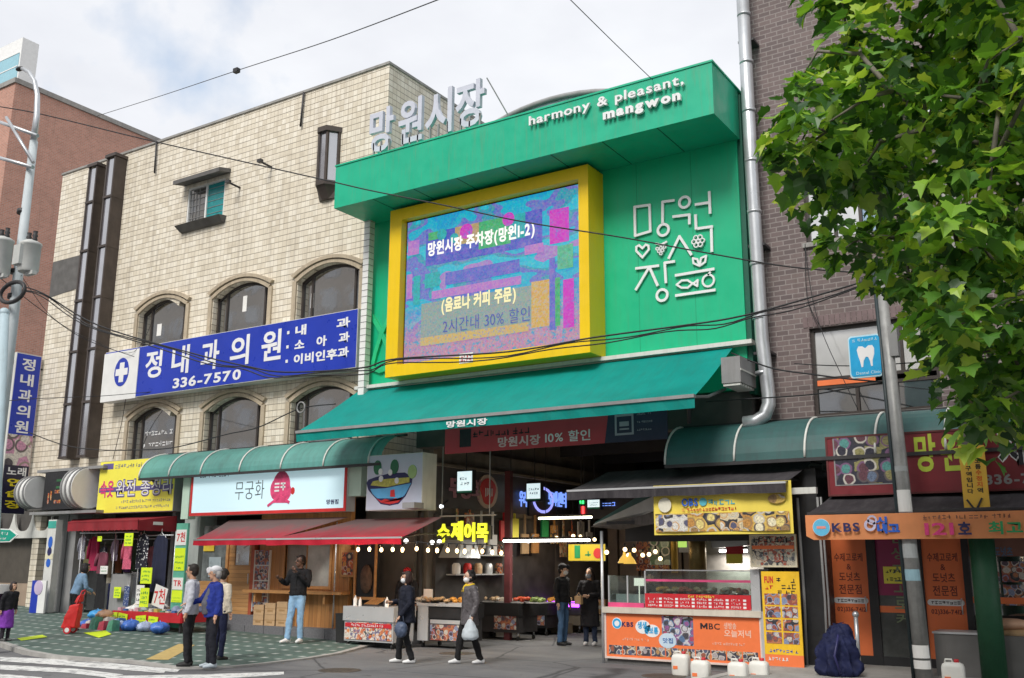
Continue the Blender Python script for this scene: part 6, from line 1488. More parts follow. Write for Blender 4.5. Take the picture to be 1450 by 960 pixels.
# stall back: shelves, hood
t = thing('kitchen_stall', 'dark fish cake stall interior with a steel hood and shelves', 'stall', (-15, 20, 0))
b = MB(); b.box(-15.6, -14.25, 18.2, 18.3, .32, 2.9); b.box(-14.19, -14.1, 18.6, 24, .3, 2.9); b.build('back_wall', mat('stall_shade_wall', (.055, .05, .05), .6, var=.5, vs=3), t)  # dark wall colour carries the shade of the stall interior
x0, x1, z0, z1 = rect(620, 764, 668, 790, 19.2); b = MB(); b.hexa([(x0, 18.7, z0), (x1, 18.7, z0), (x1, 19.55, z0), (x0, 19.55, z0)], [(x0 + .15, 19, z1), (x1 - .15, 19, z1), (x1 - .15, 19.55, z1), (x0 + .15, 19.55, z1)]); b.build('extractor_hood', M['stainless'], t)
b = MB()
for z in (1.5, 1.95): b.box(-14.09, -13.8, 19.0, 21.4, z, z + .03)
b.build('shelf', M['stainless'], t)
b = MB(); x = ux(600, 800, 18.6); b.box(x - .2, x + .2, 18.6, 18.66, uz(600, 852, 18.6), uz(600, 802, 18.6)); b.build('red_poster', mat('red_poster', (.38, .02, .04), .5, var=.3), t)
b = MB(); c = at(598, 797, 18.55); b.ball((c.x, 18.55, c.z), (.12, .06, .18), 10, 7); b.build('paper_roll', M['paper'], t)
b = MB(); x = ux(585, 800, 18.2); b.box(x - .03, x + .03, 18.2, 18.26, .9, 2.6); b.build('stall_post', M['stainless'], t)
for i in range(10):
    b = MB(); x = -13.95; yj = 19.2 + (i % 5) * .45; z = 1.53 + .45 * (i // 5); b.lathe((x, yj, z), [(.08, 0), (.1, .02), (.1, .2), (.06, .25)], 10)
    tag(b.build('storage_jar', [M['paper'], M['inkred'], fm[1], M['stainless'], M['food1']][i % 5], loc=(x, yj, z)), ('jar on the upper' if i > 4 else 'jar on the lower') + ' shelf in the dark fish cake stall', 'jar', ('jars on the upper stall shelf' if i > 4 else 'jars on the lower stall shelf'))
# mirror-like picture with a hanging coat at the cart
Y = 17.45; x0, x1, z0, z1 = rect(502, 782, 531, 843, Y); t = thing('menu_case', 'dark framed display case beside the red food cart', 'display case', (x0, Y, z0)); b = MB(); b.box(x0, x1, Y + .04, Y + .12, z0 - .1, z1 + .3); b.build('case_back', M['black'], t)
b = MB(); b.box(x0, x0 + .05, Y, Y + .04, z0 - .1, z1 + .3); b.box(x1 - .05, x1, Y, Y + .04, z0 - .1, z1 + .3); b.box(x0 + .05, x1 - .05, Y, Y + .04, z0 - .1, z0 - .04); b.build('case_frame', M['woodtrim'], t)
b = MB(); b.ball(((x0 + x1) / 2 + .05, Y, z0 + .35), (.18, .08, .32), 10, 8); b.build('brown_bundle', mat('brown_bundle', (.10, .06, .04), .8, var=.5, vs=12), t)
# yellow-green lit stall letters
Y = 17.9; yl = emis('lime_letter_light', (.72, .78, .03), .42, (.7, .75, .05)); t = thing('letter_sign', 'glowing lime yellow Hangul letters over the fish cake stall', 'sign', (ux(655, 755, Y), Y, uz(655, 768, Y)))
for ch, l, r, tp, bt in (('수', 621, 637, 742, 768), ('제', 640, 656, 738, 766), ('어', 659, 673, 740, 767), ('묵', 676, 692, 741, 768)):
    x0, x1, z0, z1 = rect(l, tp, r, bt, Y); b = MB(); put_text(b, ch, x0, x1, z0, z1, Y, t=.05, bold=.03); b.build('lit_letter', yl, t)
b = MB(); b.box(ux(619, 755, Y), ux(695, 755, Y), Y + .02, Y + .06, uz(655, 764, Y), uz(655, 745, Y)); b.build('letter_backing', M['black'], t)
b = MB(); b.box(ux(620, 772, Y), ux(700, 772, Y), Y + .05, Y + .09, uz(655, 731, Y), uz(655, 729, Y)); 
for px in (622, 690): x = ux(px, 750, Y); b.box(x, x + .02, Y + .06, Y + .08, uz(655, 730, Y), 5.1)
b.build('sign_rail', M['greypaint'], t)
# string of bulbs
bul = [(507, 778), (523, 777.5), (540, 778.5), (556, 778), (570, 778), (590, 777), (606, 779), (619, 779), (634, 779), (647, 780), (658, 780.5), (670, 781), (683, 780.5), (697, 782), (710, 783)]
t0 = None; Pw = []
for i, (px, py) in enumerate(bul):
    Y = 16.35 + max(0, i - 4) * .13; p = at(px, py, Y)
    if t0 is None:
        t0 = thing('hanging_bulb', 'bare warm bulb hanging on the string over the food stall', 'bulb', p, 'bulbs strung over the food stall')
        b = MB(); b.ball((p.x, p.y, p.z), (.036, .036, .048), 10, 8); b.build('bulb', M['lamp'], t0)
        b = MB(); b.tube([(p.x, p.y, p.z + .06), (p.x, p.y, p.z + .14)], .028, 8); b.build('socket', M['black'], t0); p0 = p
    else: dup(t0, p - p0)
    Pw.append(Vector((p.x, p.y, p.z + .14)))
    if i % 3 == 1:
        ld = bpy.data.lights.new('bulb_glow', 'POINT'); ld.energy = 7; ld.color = (1, .7, .4); ld.shadow_soft_size = .05; lo = bpy.data.objects.new('bulb_glow', ld); COL.objects.link(lo); lo.location = (p.x, p.y, p.z - .08)
b = MB(); b.tube(Pw, .012, 5); tag(b.build('bulb_string', M['cable'], loc=Pw[0]), 'black cord carrying the bulbs over the food stall', 'cord')
for px, py, Y in ((575, 766, 17), (612, 768, 17.5), (622, 767, 17.5), (625, 717, 18.4), (748, 766, 20.5)):
    p = at(px, py, Y); t = thing('spot_lamp', {575: 'small spot lamp at the red awning\'s end', 612: 'first small white lamp under the lime letters', 622: 'second small white lamp under the lime letters', 625: 'tiny lamp on the lane cornice', 748: 'small lamp at the tube light\'s end'}[px], 'lamp', p, 'small lamps of the fish cake stall'); b = MB(); b.ball(p, .05, 10, 7); b.build('bulb', bpy.data.materials.get('white_lamp') or emis('white_lamp', (.9, .97, 1), 1.3), t)
    b = MB(); b.tube([(p.x, p.y + .03, p.z + .03), (p.x, p.y + .25, p.z + .15)], .02, 6); b.build('arm', M['dark'], t)

# ---- goods, boxes and hanging wares crowding the lane
rng = random.Random(77)
cols5 = ['card', 'paper', 'goods', 'woodtrim', 'redpaint', 'food1', 'inkgreen', 'yellowsign', 'offwhite', 'food3']
def carton(label, x, y, z, w, d, h, m, grp):
    t = thing('goods_box', label, 'box', (x, y, z), grp); b = MB(); b.box(x - w / 2, x + w / 2, y - d / 2, y + d / 2, z, z + h); b.build('box_body', m, t)
    b = MB(); b.box(x - w / 2 - .003, x + w / 2 + .003, y - d / 2 - .004, y - d / 2, z + h * .35, z + h * .6); b.build('box_band', M['offwhite'], t)
words = ['brown', 'white', 'multicoloured', 'pine', 'red', 'picture printed', 'green', 'yellow', 'cream', 'golden']
for i in range(18):
    x = -13.6 + (i % 9) * .42 + rng.uniform(-.05, .05); y = 24.9 + .1 * (i % 3); z = .02 + (.42 if i >= 9 else 0)
    carton(words[i % 10] + ' goods box in the ' + ('upper' if i >= 9 else 'lower') + ' row against the tan panels', x, y, z, .36, .34, .38, M[cols5[i % 10]], 'goods boxes against the tan panels')
for i in range(14):
    y = 19.0 + i * .5; z = 2.2 + .25 * math.sin(i * 1.7); m = M[cols5[(i * 3 + 2) % 10]]
    b = MB(); b.box(-13.95, -13.9, y, y + .34, z, z + .5); b.box(-13.955, -13.895, y + .16, y + .18, z + .5, 3.03)
    tag(b.build('hanging_packet', m, loc=(-13.95, y, z)), words[(i * 3 + 2) % 10] + ' packet hanging below the sign band on the lane wall', 'packet', 'packets hanging on the lane wall')
t0 = None
for i in range(4):
    p = Vector((-13.1 + .1 * math.sin(i * 2), 22.4 + i * .7, 2.42 + .08 * math.sin(i)))
    if t0 is None:
        t0 = thing('hanging_bulb', 'bare warm bulb hanging over the counters inside the lane', 'bulb', p, 'bulbs inside the lane'); p0 = p
        b = MB(); b.ball(p, .05, 10, 7); b.build('bulb', M['lamp'], t0); b = MB(); b.tube([p + Vector((0, 0, .05)), p + Vector((0, 0, .9))], .01, 5); b.build('drop_cord', M['cable'], t0)
    else: dup(t0, p - p0)
    if i % 3 == 1:
        ld = bpy.data.lights.new('bulb_glow', 'POINT'); ld.energy = 8; ld.color = (1, .72, .42); ld.shadow_soft_size = .06; lo = bpy.data.objects.new('bulb_glow', ld); COL.objects.link(lo); lo.location = p - Vector((0, 0, .1))
for i, (x, y, w, h, m, lb) in enumerate(((-12.6, 26.0, 1.0, 1.5, 'food1', 'tall picture poster on the tan panels'), (-11.3, 26.0, .8, .5, 'offwhite', 'white notice on the tan panels'), (-10.4, 24.7, .7, .9, 'redpaint', 'red cloth hanging on the back stall'), (-9.4, 24.7, .8, .6, 'food3', 'golden food poster on the back stall'))):
    b = MB(); z = (1.6, 2.1, 1.0, 1.5)[i]; b.box(x, x + w, y, y + .03, z, z + h); tag(b.build('poster', M[m], loc=(x, y, z)), lb, 'poster')
# ================================================================== CROQUETTE STALL ON THE RIGHT
Y = 16.9; x0, x1 = ux(856, 895, Y), ux(1079, 905, Y)
zT = (uz(857, 858, Y) + uz(1077, 867, Y)) / 2; zP1 = (uz(857, 866, Y) + uz(1078, 876, Y)) / 2; zP0 = (uz(858, 929, Y) + uz(1078, 942, Y)) / 2
t = thing('food_stall', 'corner snack stall with orange front panel, glass case and red menu strip', 'stall', ((x0 + x1) / 2, Y, 0))
b = MB(); b.box(x0 + .02, x1 - .02, Y + .06, Y + 1.1, 0, zP1); b.build('counter_body', M['concdark'], t)
b = MB(); b.box(x0 - .02, x1 + .02, Y - .05, Y + 1.15, zP1, zT); b.build('countertop', mat('cream_ledge', (.62, .56, .47), .5, var=.15, streak=.2), t)
b = MB(); b.box(x0 + .03, x1 - .03, Y + .015, Y + .06, zP0, zP1 - .01); pan = b.build('front_panel', M['orange'], t)
b = MB(); w = .035
for q in ((x0, x1, zP0 - w, zP0), (x0, x0 + w, zP0, zP1 - .005), (x1 - w, x1, zP0, zP1 - .005)): b.box(q[0], q[1], Y, Y + .06, q[2], q[3])
b.build('panel_rim', mat('pink_white_rim', (.72, .58, .52), .5), t)
PW, PH = x1 - x0, zP1 - zP0
def pp(u, v): return (x0 + PW * u, zP0 + PH * v)
yy = Y + .015
b = MB(); p = pp(.085, .76); b.disc(p, .10, yy - .006, yy, 18); b.disc(pp(.26, .70), .15, yy - .004, yy, 16, .12); b.disc(pp(.32, .62), .15, yy - .004, yy, 16, .11); b.build('emblem', M['letter'], pan)
b = MB(); b.ring(pp(.085, .76), .07, .035, yy - .01, yy - .006, 16); put_text(b, '생생', pp(.225, 0)[0], pp(.285, 0)[0], pp(0, .66)[1], pp(0, .82)[1], yy - .006, t=.004, bold=.03); put_text(b, '정보통', pp(.27, 0)[0], pp(.36, 0)[0], pp(0, .55)[1], pp(0, .71)[1], yy - .006, t=.004, bold=.03); b.build('emblem_mark', mat('sky_ink', (.03, .38, .72), .4), pan)
text(pan, 'KBS', M['inknavy'], pp(.118, 0)[0], pp(.195, 0)[0], pp(0, .69)[1], pp(0, .80)[1], yy, t=.005, bold=.04)
b = MB(); u0, u1, v0, v1 = pp(.63, 0)[0], pp(.675, 0)[0], pp(0, .71)[1], pp(0, .84)[1]
b.box(u0, u0 + .03, yy - .005, yy, v0, v1); b.box(u1 - .03, u1, yy - .0052, yy, v0, v1); b.line((u0 + .02, v1 - .012), ((u0 + u1) / 2, v0 + .03), .026, yy - .006, yy); b.line((u1 - .02, v1 - .012), ((u0 + u1) / 2, v0 + .03), .026, yy - .007, yy); put_text(b, 'BC', pp(.683, 0)[0], pp(.75, 0)[0], v0, v1, yy, t=.005, bold=.01); b.build('lettering', M['inkblack'], pan)
b = MB(); put_text(b, '생방송', pp(.775, 0)[0], pp(.85, 0)[0], pp(0, .73)[1], pp(0, .87)[1], yy, t=.004, bold=.02); put_text(b, '오늘저녁', pp(.775, 0)[0], pp(.935, 0)[0], pp(0, .56)[1], pp(0, .72)[1], yy, t=.004, bold=.02); b.build('lettering', mat('peach_print', (.85, .55, .42), .5), pan)
b = MB(); scribble(b, pp(.12, 0)[0], pp(.30, 0)[0], pp(0, .38)[1], pp(0, .44)[1], yy, 3); scribble(b, pp(.70, 0)[0], pp(.90, 0)[0], pp(0, .38)[1], pp(0, .44)[1], yy, 4); b.build('small_print', bpy.data.materials['peach_print'], pan)
b = MB(); a, c = pp(.385, .33), pp(.585, .97); b.box(a[0], c[0], yy - .004, yy, a[1], c[1]); b.build('crowd_photo', photo('crowd_print', [(.6, .6, .65), (.45, .08, .15), (.08, .08, .1), (.3, .12, .3), (.7, .6, .6), (.12, .2, .35)], 8), pan)
b = MB(); b.disc(pp(.42, .42), .17, yy - .008, yy - .004, 16, .13); b.build('cloud_label', mat('cloud_blue', (.55, .68, .78), .5), pan)
text(pan, '맛집', mat('navy_blue_ink', (.05, .15, .4), .5), pp(.39, 0)[0], pp(.455, 0)[0], pp(0, .36)[1], pp(0, .48)[1], yy - .008, t=.003, bold=.02)
b = MB()
for i in range(10):
    a, c = pp(.028 + i * .095, .055), pp(.028 + i * .095 + .088, .26); b.box(a[0], c[0], yy - .004, yy, a[1], c[1])
b.build('dish_photo_strip', photo('dish_strip_print', [(.08, .08, .11), (.45, .4, .42), (.35, .12, .08), (.5, .3, .14), (.12, .14, .22), (.6, .55, .5)], 9), pan)
# glass case, menu strip, posts, roof rail
zc0 = zT + .02; zg = uz(911, 808, Y); zmid = uz(950, 822.5, Y)
xs_, xe = ux(912, 850, Y), ux(1062, 850, Y)
g = MB(); g.box(xs_, xe, Y + .12, Y + .128, zT, zg); g.box(x0 + .05, xs_ - .04, Y + .12, Y + .128, zT, uz(880, 815, Y)); g.box(xe, xe + .008, Y + .12, Y + .9, zT, zg); g.box(x0 + .05, x0 + .058, Y + .13, Y + .9, zT, uz(880, 815, Y)); g.box(xs_, xe, Y + .12, Y + .9, zg, zg + .008)
g.build('glass_case', glass_clear('case_glass', (.8, .88, .86), .14), t)
b = MB(); b.box(xs_, xe, Y + .09, Y + .12, zmid - .015, zmid + .025); b.box(x0 + .05, xs_ - .04, Y + .07, Y + .12, zT, zT + .08); b.build('pink_rail', mat('pink_rail', (.70, .08, .22), .4), t)
b = MB()
for x in (x0 + .05, xs_ - .02, ux(885, 840, Y)): b.box(x - .012, x + .012, Y + .1, Y + .13, zT, zg if x > xs_ - .1 else uz(880, 815, Y))
b.box(xs_, xe, Y + .1, Y + .13, zg, zg + .02); b.build('case_frame', M['stainless'], t)
z0, z1 = zT + .01, uz(911, 840, Y); b = MB(); b.box(xs_, xe, Y + .04, Y + .06, z0, z1); mn = b.build('menu_strip', M['redpaint'], t)
b = MB(); rng = random.Random(4); n = 6
for i in range(n):
    xa = xs_ + .06 + (xe - xs_ - .1) * i / n; w = (xe - xs_) / n
    for j in range(3):
        z = z1 - .06 - (j + .8) * (z1 - z0 - .06) / 3.2; scribble(b, xa, xa + w * .6, z, z + .04, Y + .04, i * 5 + j); b.box(xa + w * .66, xa + w * .82, Y + .036, Y + .04, z, z + .035)
b.build('menu_print', M['letter'], mn)
b = MB(); scribble(b, (xs_ + xe) / 2 - .15, (xs_ + xe) / 2 + .35, z1 - .06, z1 - .015, Y + .04, 8); b.build('menu_heading', M['yellowsign'], mn)
b = MB(); xp = x0 - .03; b.tube([(xp, Y, 0), (xp, Y, uz(854, 752, Y))], .028, 10); b.build('post', M['stainless'], t)
b = MB(); b.box(ux(1063, 840, Y), x1, Y + .02, Y + .5, zT, uz(1068, 806, Y)); b.box(x1, x1 + .05, Y - .03, Y + .05, 0, zT); b.build('steel_cheek', M['stainless'], t)
b = MB(); b.box(ux(850, 752, Y), x1 + .3, 17.95, 18.05, 2.2, 2.9); b.box(x0, x1 + .2, Y + .15, Y + .2, 2.50, 2.56); b.build('roof_rail', M['dark'], t)
b = MB(); b.box(-8.3, -6.0, 19.9, 20, 0, 3.2); b.box(-6.0, -5.92, Y + .6, 20, .1, 3.2); b.build('back_wall', mat('stall_back_wall', (.16, .15, .14), .6, var=.5, vs=2), t)
b = MB(); b.tube([(ux(988, 800, 18.6), 18.6, .9), (ux(988, 800, 18.6), 18.6, 3.2)], .17, 16); b.build('flue', mat('bronze_flue', (.22, .16, .06), .35, metal=.6, var=.4), t)
b = MB(); b.tube([(ux(955, 790, 18.9), 18.9, 1.6), (ux(955, 790, 18.9), 18.9, 3.2)], .07, 12); b.build('flue', mat('golden_flue', (.45, .28, .05), .35, metal=.5), t)
b = MB(); b.box(ux(920, 780, 19.2), ux(948, 780, 19.2), 19.2, 19.22, uz(930, 800, 19.2), uz(930, 757, 19.2)); b.build('window_view', photo('leafy_pane', [(.12, .2, .12), (.3, .38, .34), (.08, .12, .1), (.4, .48, .4)], 5), t)
b = MB(); b.box(ux(960, 770, 19.3), ux(972, 770, 19.3), 19.3, 19.32, uz(965, 775, 19.3), uz(965, 760, 19.3)); b.build('lit_picture', emis('green_picture_light', (.3, .5, .1), .6), t)
b = MB(); b.hexa([at(1006, 762, 18.8), at(1058, 762, 18.8), at(1058, 772, 18.8), at(1008, 776, 18.8)], [v + Vector((0, .4, 0)) for v in (at(1006, 762, 18.8), at(1058, 762, 18.8), at(1058, 772, 18.8), at(1008, 776, 18.8))]); b.build('hood', M['stainless'], t)
p = at(1040, 786, 18.9); b = MB(); b.box(p.x - .17, p.x + .17, 18.9, 18.95, p.z + .02, p.z + .2); o = b.build('price_flag', M['redpaint'], t); b = MB(); b.box(p.x - .17, p.x + .15, 18.895, 18.94, p.z - .16, p.z + .02); b.build('flag_lower', M['yellowsign'], o)
# food in the glass case
for i in range(7):
    x = xs_ + .2 + i * (xe - xs_ - .4) / 6
    heap('food_tray', ['tray of croquettes', 'tray of twisted doughnuts', 'tray of hot dogs', 'tray of sesame balls', 'tray of pale buns', 'tray of crisp rolls', 'tray of dark croquettes'][i] + ' inside the glass case of the orange fronted stall', x, Y + .5, zT + .24, fm[(0, 1, 3, 1, 2, 0, 3)[i]], 8, .06, 'food trays in the glass case')
b = MB(); b.box(x0 + .1, xs_ - .1, Y + .3, Y + .75, zT, zT + .22); tag(b.build('steel_pan', M['stainless'], loc=(x0 + .1, Y + .3, zT)), 'steel frying pan box in the small glass case', 'pan')
p = at(906, 824, Y + .2); b = MB(); b.box(p.x - .1, p.x + .1, Y + .16, Y + .18, p.z - .07, p.z + .07); b.box(p.x - .01, p.x + .01, Y + .165, Y + .175, zT, p.z - .07); tag(b.build('price_tent', emis('lit_paper', (1, .9, .75), .4, (.8, .75, .7)), loc=(p.x, Y + .16, zT)), 'white lit price card in the small glass case', 'price card')
t0 = None
for i, (px, py, Y_) in enumerate(((859, 782, 17.2), (885, 778, 18), (890, 786, 18.2), (898, 779, 18.3), (910, 786, 18.5), (919, 785, 18.6), (928, 781, 18.7), (935, 791, 18.4), (904, 760, 18.5), (912, 759, 18.6), (924, 759, 18.7), (934, 760, 18.8), (944, 761, 18.9), (952, 762, 18.9), (960, 763, 19), (970, 763, 19))):
    p = at(px, py, Y_)
    if t0 is None:
        t0 = thing('hanging_bulb', 'small warm bulb hanging inside the orange fronted stall', 'bulb', p, 'bulbs inside the orange fronted stall'); p0 = p
        b = MB(); b.ball(p, .042, 10, 7); b.build('bulb', M['lamp'], t0); b = MB(); b.tube([p + Vector((0, 0, .04)), p + Vector((0, 0, .12))], .02, 6); b.build('socket', M['black'], t0)
    else: dup(t0, p - p0)
for i, (px, py) in enumerate(((884, 790), (892, 791))):
    p = at(px, py, 18.1); b = MB(); b.lathe((p.x, p.y, p.z - .1), [(.13, 0), (.09, .08), (.03, .16), (.02, .22)], 14); tag(b.build('bell_lamp', emis('amber_shade', (1, .6, .1), .35, (.6, .38, .08)), loc=(p.x, p.y, p.z - .1)), ('golden bell lamp at the stall\'s inner left', 'second golden bell lamp beside the first')[i], 'lamp')
# yellow picture banner with TV channel lettering
Y = 16.32; x0, x1 = ux(926, 730, Y), ux(1122, 722, Y); z0 = (uz(926, 758, Y) + uz(1120, 755, Y)) / 2; z1 = uz(926, 700, Y) + .15
t = thing('stall_banner', 'yellow cloth banner with food pictures under the black awning', 'banner', ((x0 + x1) / 2, Y, z0)); BW, BH = x1 - x0, z1 - z0
b = MB()
for i in range(12):
    f = lambda u: Y + .02 * math.sin(u * 9); u, v = i / 12, (i + 1) / 12
    b.hexa([(x0 + BW * u, f(u), z0), (x0 + BW * v, f(v), z0), (x0 + BW * v, f(v) + .006, z0), (x0 + BW * u, f(u) + .006, z0)], [(x0 + BW * u, f(u), z1), (x0 + BW * v, f(v), z1), (x0 + BW * v, f(v) + .006, z1), (x0 + BW * u, f(u) + .006, z1)])
b.build('banner_cloth', mat('yellow_banner_cloth', (.86, .68, .10), .6, var=.08), t)
yy = Y - .024
b = MB(); b.box(x0 + .04, x0 + BW * .98, yy, yy + .004, z0 + .05, z0 + BH * .42); b.build('food_picture', M['food3'], t)
b = MB(); sp = photo('street_print', [(.72, .70, .66), (.2, .25, .45), (.7, .6, .4), (.12, .12, .2), (.6, .35, .15)], 6); b.box(x0 + BW * .04, x0 + BW * .26, yy - .004, yy, z0 + .06, z0 + BH * .40); b.build('scene_picture', sp, t)
b = MB(); b.box(x0 + BW * .50, x0 + BW * .66, yy - .004, yy, z0 + .06, z0 + BH * .40); b.build('scene_picture', sp, t)
zt_ = z0 + BH * .66
b = MB(); put_text(b, 'OBS', x0 + BW * .22, x0 + BW * .34, z0 + BH * .56, z0 + BH * .72, yy, t=.004, bold=.035); b.build('lettering', M['inkblue'], t)
b = MB(); scribble(b, x0 + BW * .42, x0 + BW * .62, z0 + BH * .57, z0 + BH * .69, yy, 5); b.disc((x0 + BW * .38, z0 + BH * .64), .07, yy - .004, yy, 14); b.build('sky_print', mat('cyan_print', (.1, .45, .55), .5), t)
b = MB(); scribble(b, x0 + BW * .22, x0 + BW * .62, z0 + BH * .46, z0 + BH * .53, yy, 6); b.build('red_print', M['inkred'], t)
b = MB(); b.disc((x0 + BW * .09, z0 + BH * .6), BW * .05, yy, yy + .003, 20, BH * .15); b.build('pale_roundel', mat('cream_roundel', (.80, .76, .62), .5), t)
b = MB(); b.disc((x0 + BW * .90, z0 + BH * .66), BW * .06, yy, yy + .003, 20, BH * .09); b.build('dish_picture', M['food3'], t)
# menu picture board and tall picture banner
Y = 16.8; x0, x1 = ux(1062, 780, Y), ux(1128, 778, Y); z0, z1 = uz(1065, 803, Y), uz(1062, 757, Y)
t = board('menu_board', 'framed menu picture board above the tall yellow banner', 'menu board', (x0, x1, z0, z1), Y, .04, photo('menu_print', [(.70, .62, .48), (.12, .12, .14), (.45, .12, .08), (.6, .55, .45), (.3, .32, .3)], 13), M['woodtrim'], .03, mat('cream_rim', (.66, .60, .45), .5))
b = MB(); b.box(x0 + .04, x1 - .04, Y - .004, Y, z0 + (z1 - z0) * .55, z0 + (z1 - z0) * .66); b.build('orange_band', M['orange'], t)
b = MB(); scribble(b, x0 + .06, x1 - .06, z1 - .14, z1 - .04, Y - .002, 9); b.build('menu_lettering', M['inkblack'], t)
Y = 16.72; x0, x1 = ux(1081, 880, Y), ux(1135, 880, Y); z0 = .1; zb_ = uz(1087, 926, Y); z1 = uz(1079, 809, Y)
t = thing('standing_banner', 'tall yellow and orange picture banner beside the snack stall', 'banner', ((x0 + x1) / 2, Y, z0))
b = MB(); b.box(x0, x1, Y, Y + .03, zb_, z1); b.build('yellow_sheet', mat('amber_sheet', (.85, .52, .02), .5), t); b = MB(); b.box(x0, x1, Y + .001, Y + .03, z0, zb_); b.build('orange_sheet', M['orange'], t)
b = MB(); hh = (z1 - zb_)
for r in range(4):
    for c in range(2): xa = x0 + .04 + c * (x1 - x0 - .06) / 2; za = zb_ + hh * (.13 + .155 * r); b.box(xa, xa + (x1 - x0) / 2 - .06, Y - .005, Y, za, za + hh * .135)
b.build('dish_picture', M['food2'], t)
b = MB(); put_text(b, 'FUN', x0 + .05, x0 + .2, z1 - .19, z1 - .08, Y, t=.004, bold=.05); scribble(b, x0 + .06, x0 + .2, z1 - .3, z1 - .22, Y, 3); b.build('lettering', M['inkred'], t)
b = MB()
for i in range(3): scribble(b, x0 + .26 - .02 * i, x1 - .03, z1 - .19 - .1 * i, z1 - .1 - .1 * i, Y, 30 + i)
b.build('brush_print', M['inkblack'], t)
b = MB(); scribble(b, x0 + .08, x1 - .08, zb_ + .03, zb_ + .09, Y, 40); b.build('blue_print', M['inkblue'], t)
b = MB(); scribble(b, x0 + .06, x0 + .4, zb_ - .1, zb_ - .04, Y, 50); scribble(b, x0 + .06, x1 - .05, zb_ - .28, zb_ - .2, Y, 51); scribble(b, x0 + .06, x1 - .08, zb_ - .38, zb_ - .31, Y, 52); b.build('white_print', M['letter'], t)
# black awning
slope_awning('fabric_awning', 'black awning with white front bar over the orange snack stall', ux(803, 692, 16.2), ux(1113, 687, 16.2), 17.85, 3.58, 16.2, (uz(820, 692, 16.2) + uz(1113, 686, 16.2)) / 2, .16, M['awnblack'], M['awnblack'], M['stainless'])
# rolled side tarpaulin
t = thing('side_tarpaulin', 'half rolled grey and teal tarpaulin at the lane side of the stall', 'tarpaulin', at(880, 740, 17)); A = [at(840, 744, 17.9), at(925, 704, 16.6), at(930, 722, 16.6), at(862, 748, 17.9)]
b = MB(); b.slab(A, (.0, .0, .02)); b.build('pale_sheet', thin('pale_tarp', (.55, .56, .56), .6, .3), t)
A2 = [at(836, 746, 17.95), at(862, 748, 17.92), at(932, 724, 16.62), at(926, 742, 16.7), at(880, 750, 17.5)]
b = MB(); b.slab(A2, (.02, .02, .02)); b.build('dark_roll', mat('dark_roll', (.09, .08, .08), .7, var=.5, vs=8), t)
A3 = [at(842, 742, 17.95), at(905, 704, 17.0), at(926, 702, 16.65), at(846, 741, 17.95)]; b = MB(); b.slab(A3, (0, .01, .03)); b.build('teal_edge', M['canopyold'], t)
# jerry cans
def jerry(px, py, zg, lab, t0=None):
    p = atZ(px, py, zg)
    if t0: return dup(t0, (p.x - WLOC[t0].x, p.y - WLOC[t0].y, zg - WLOC[t0].z), lab)
    t = thing('jerry_can', lab, 'jerry can', (p.x, p.y, zg), 'white jerry cans along the kerb'); b = MB(); n = 20
    rows = [(0, .92), (.03, 1), (.27, 1), (.31, .9), (.335, .6)]; V = []; w, d = .145, .10
    for z, s in rows:
        for i in range(n):
            a = 2 * math.pi * i / n; cx_, cy_ = math.cos(a), math.sin(a); k = (abs(cx_) ** 5 + abs(cy_) ** 5) ** -.2; V.append((p.x + cx_ * k * w * s, p.y + cy_ * k * d * s, zg + z))
    b.smooth = True; b.add(V, [(r * n + i, r * n + (i + 1) % n, (r + 1) * n + (i + 1) % n, (r + 1) * n + i) for r in range(4) for i in range(n)] + [tuple(range(4 * n, 5 * n))]); b.build('can_body', mat('white_plastic', (.72, .71, .66), .45, var=.1), t)
    b = MB(); b.tube([(p.x + .05, p.y, zg + .33), (p.x + .05, p.y, zg + .375)], .032, 12); b.build('cap', M['redpaint'], t)
    b = MB(); b.tube([(p.x - .1, p.y, zg + .325), (p.x - .09, p.y, zg + .37), (p.x - .01, p.y, zg + .37), (p.x + .0, p.y, zg + .33)], .014, 6); b.build('handle', bpy.data.materials['white_plastic'], t)
    b = MB(); b.box(p.x - .1, p.x - .02, p.y - .105, p.y - .099, zg + .10, zg + .15); b.build('orange_label', M['orange'], t); return t
j0 = jerry(965, 956, 0, 'white jerry can nearest the market lane in the row before the orange panel')
jerry(993, 967, 0, 'second white jerry can from the market lane, before the orange panel', j0); jerry(1046, 970, 0, 'third white jerry can from the market lane, before the orange panel', j0); jerry(1076, 968, 0, 'white jerry can at the foot of the tall yellow banner', j0); jerry(1352, 974, .14, 'lone white jerry can between the steel pole and the green pole', j0)
# dark pillar between stall and shop
b = MB(); Y = 17.25; xa, xb = ux(1131, 850, Y), ux(1166, 850, Y); b.box(xa, xb, Y, 17.98, .14, 3.4); t = thing('corner_pillar', 'black metal clad pillar between the snack stall and the orange doors', 'pillar', (xa, Y, .14)); b.build('pillar_shaft', M['black'], t)
b = MB()
for px, r in ((1137, .025), (1166, .022), (1171, .018)): x = ux(px, 850, Y - .08); b.tube([(x, Y - .06, .14), (x + .02, Y - .06, 1.2), (x, Y - .06, 2.9)], r, 8)
b.build('conduit', M['greypaint'], t); b = MB(); b.box(ux(1112, 690, 16.6), ux(1155, 690, 16.6), 16.6, 16.7, uz(1140, 699, 16.6), uz(1140, 690, 16.6)); b.build('bracket_arm', M['offwhite'], t)
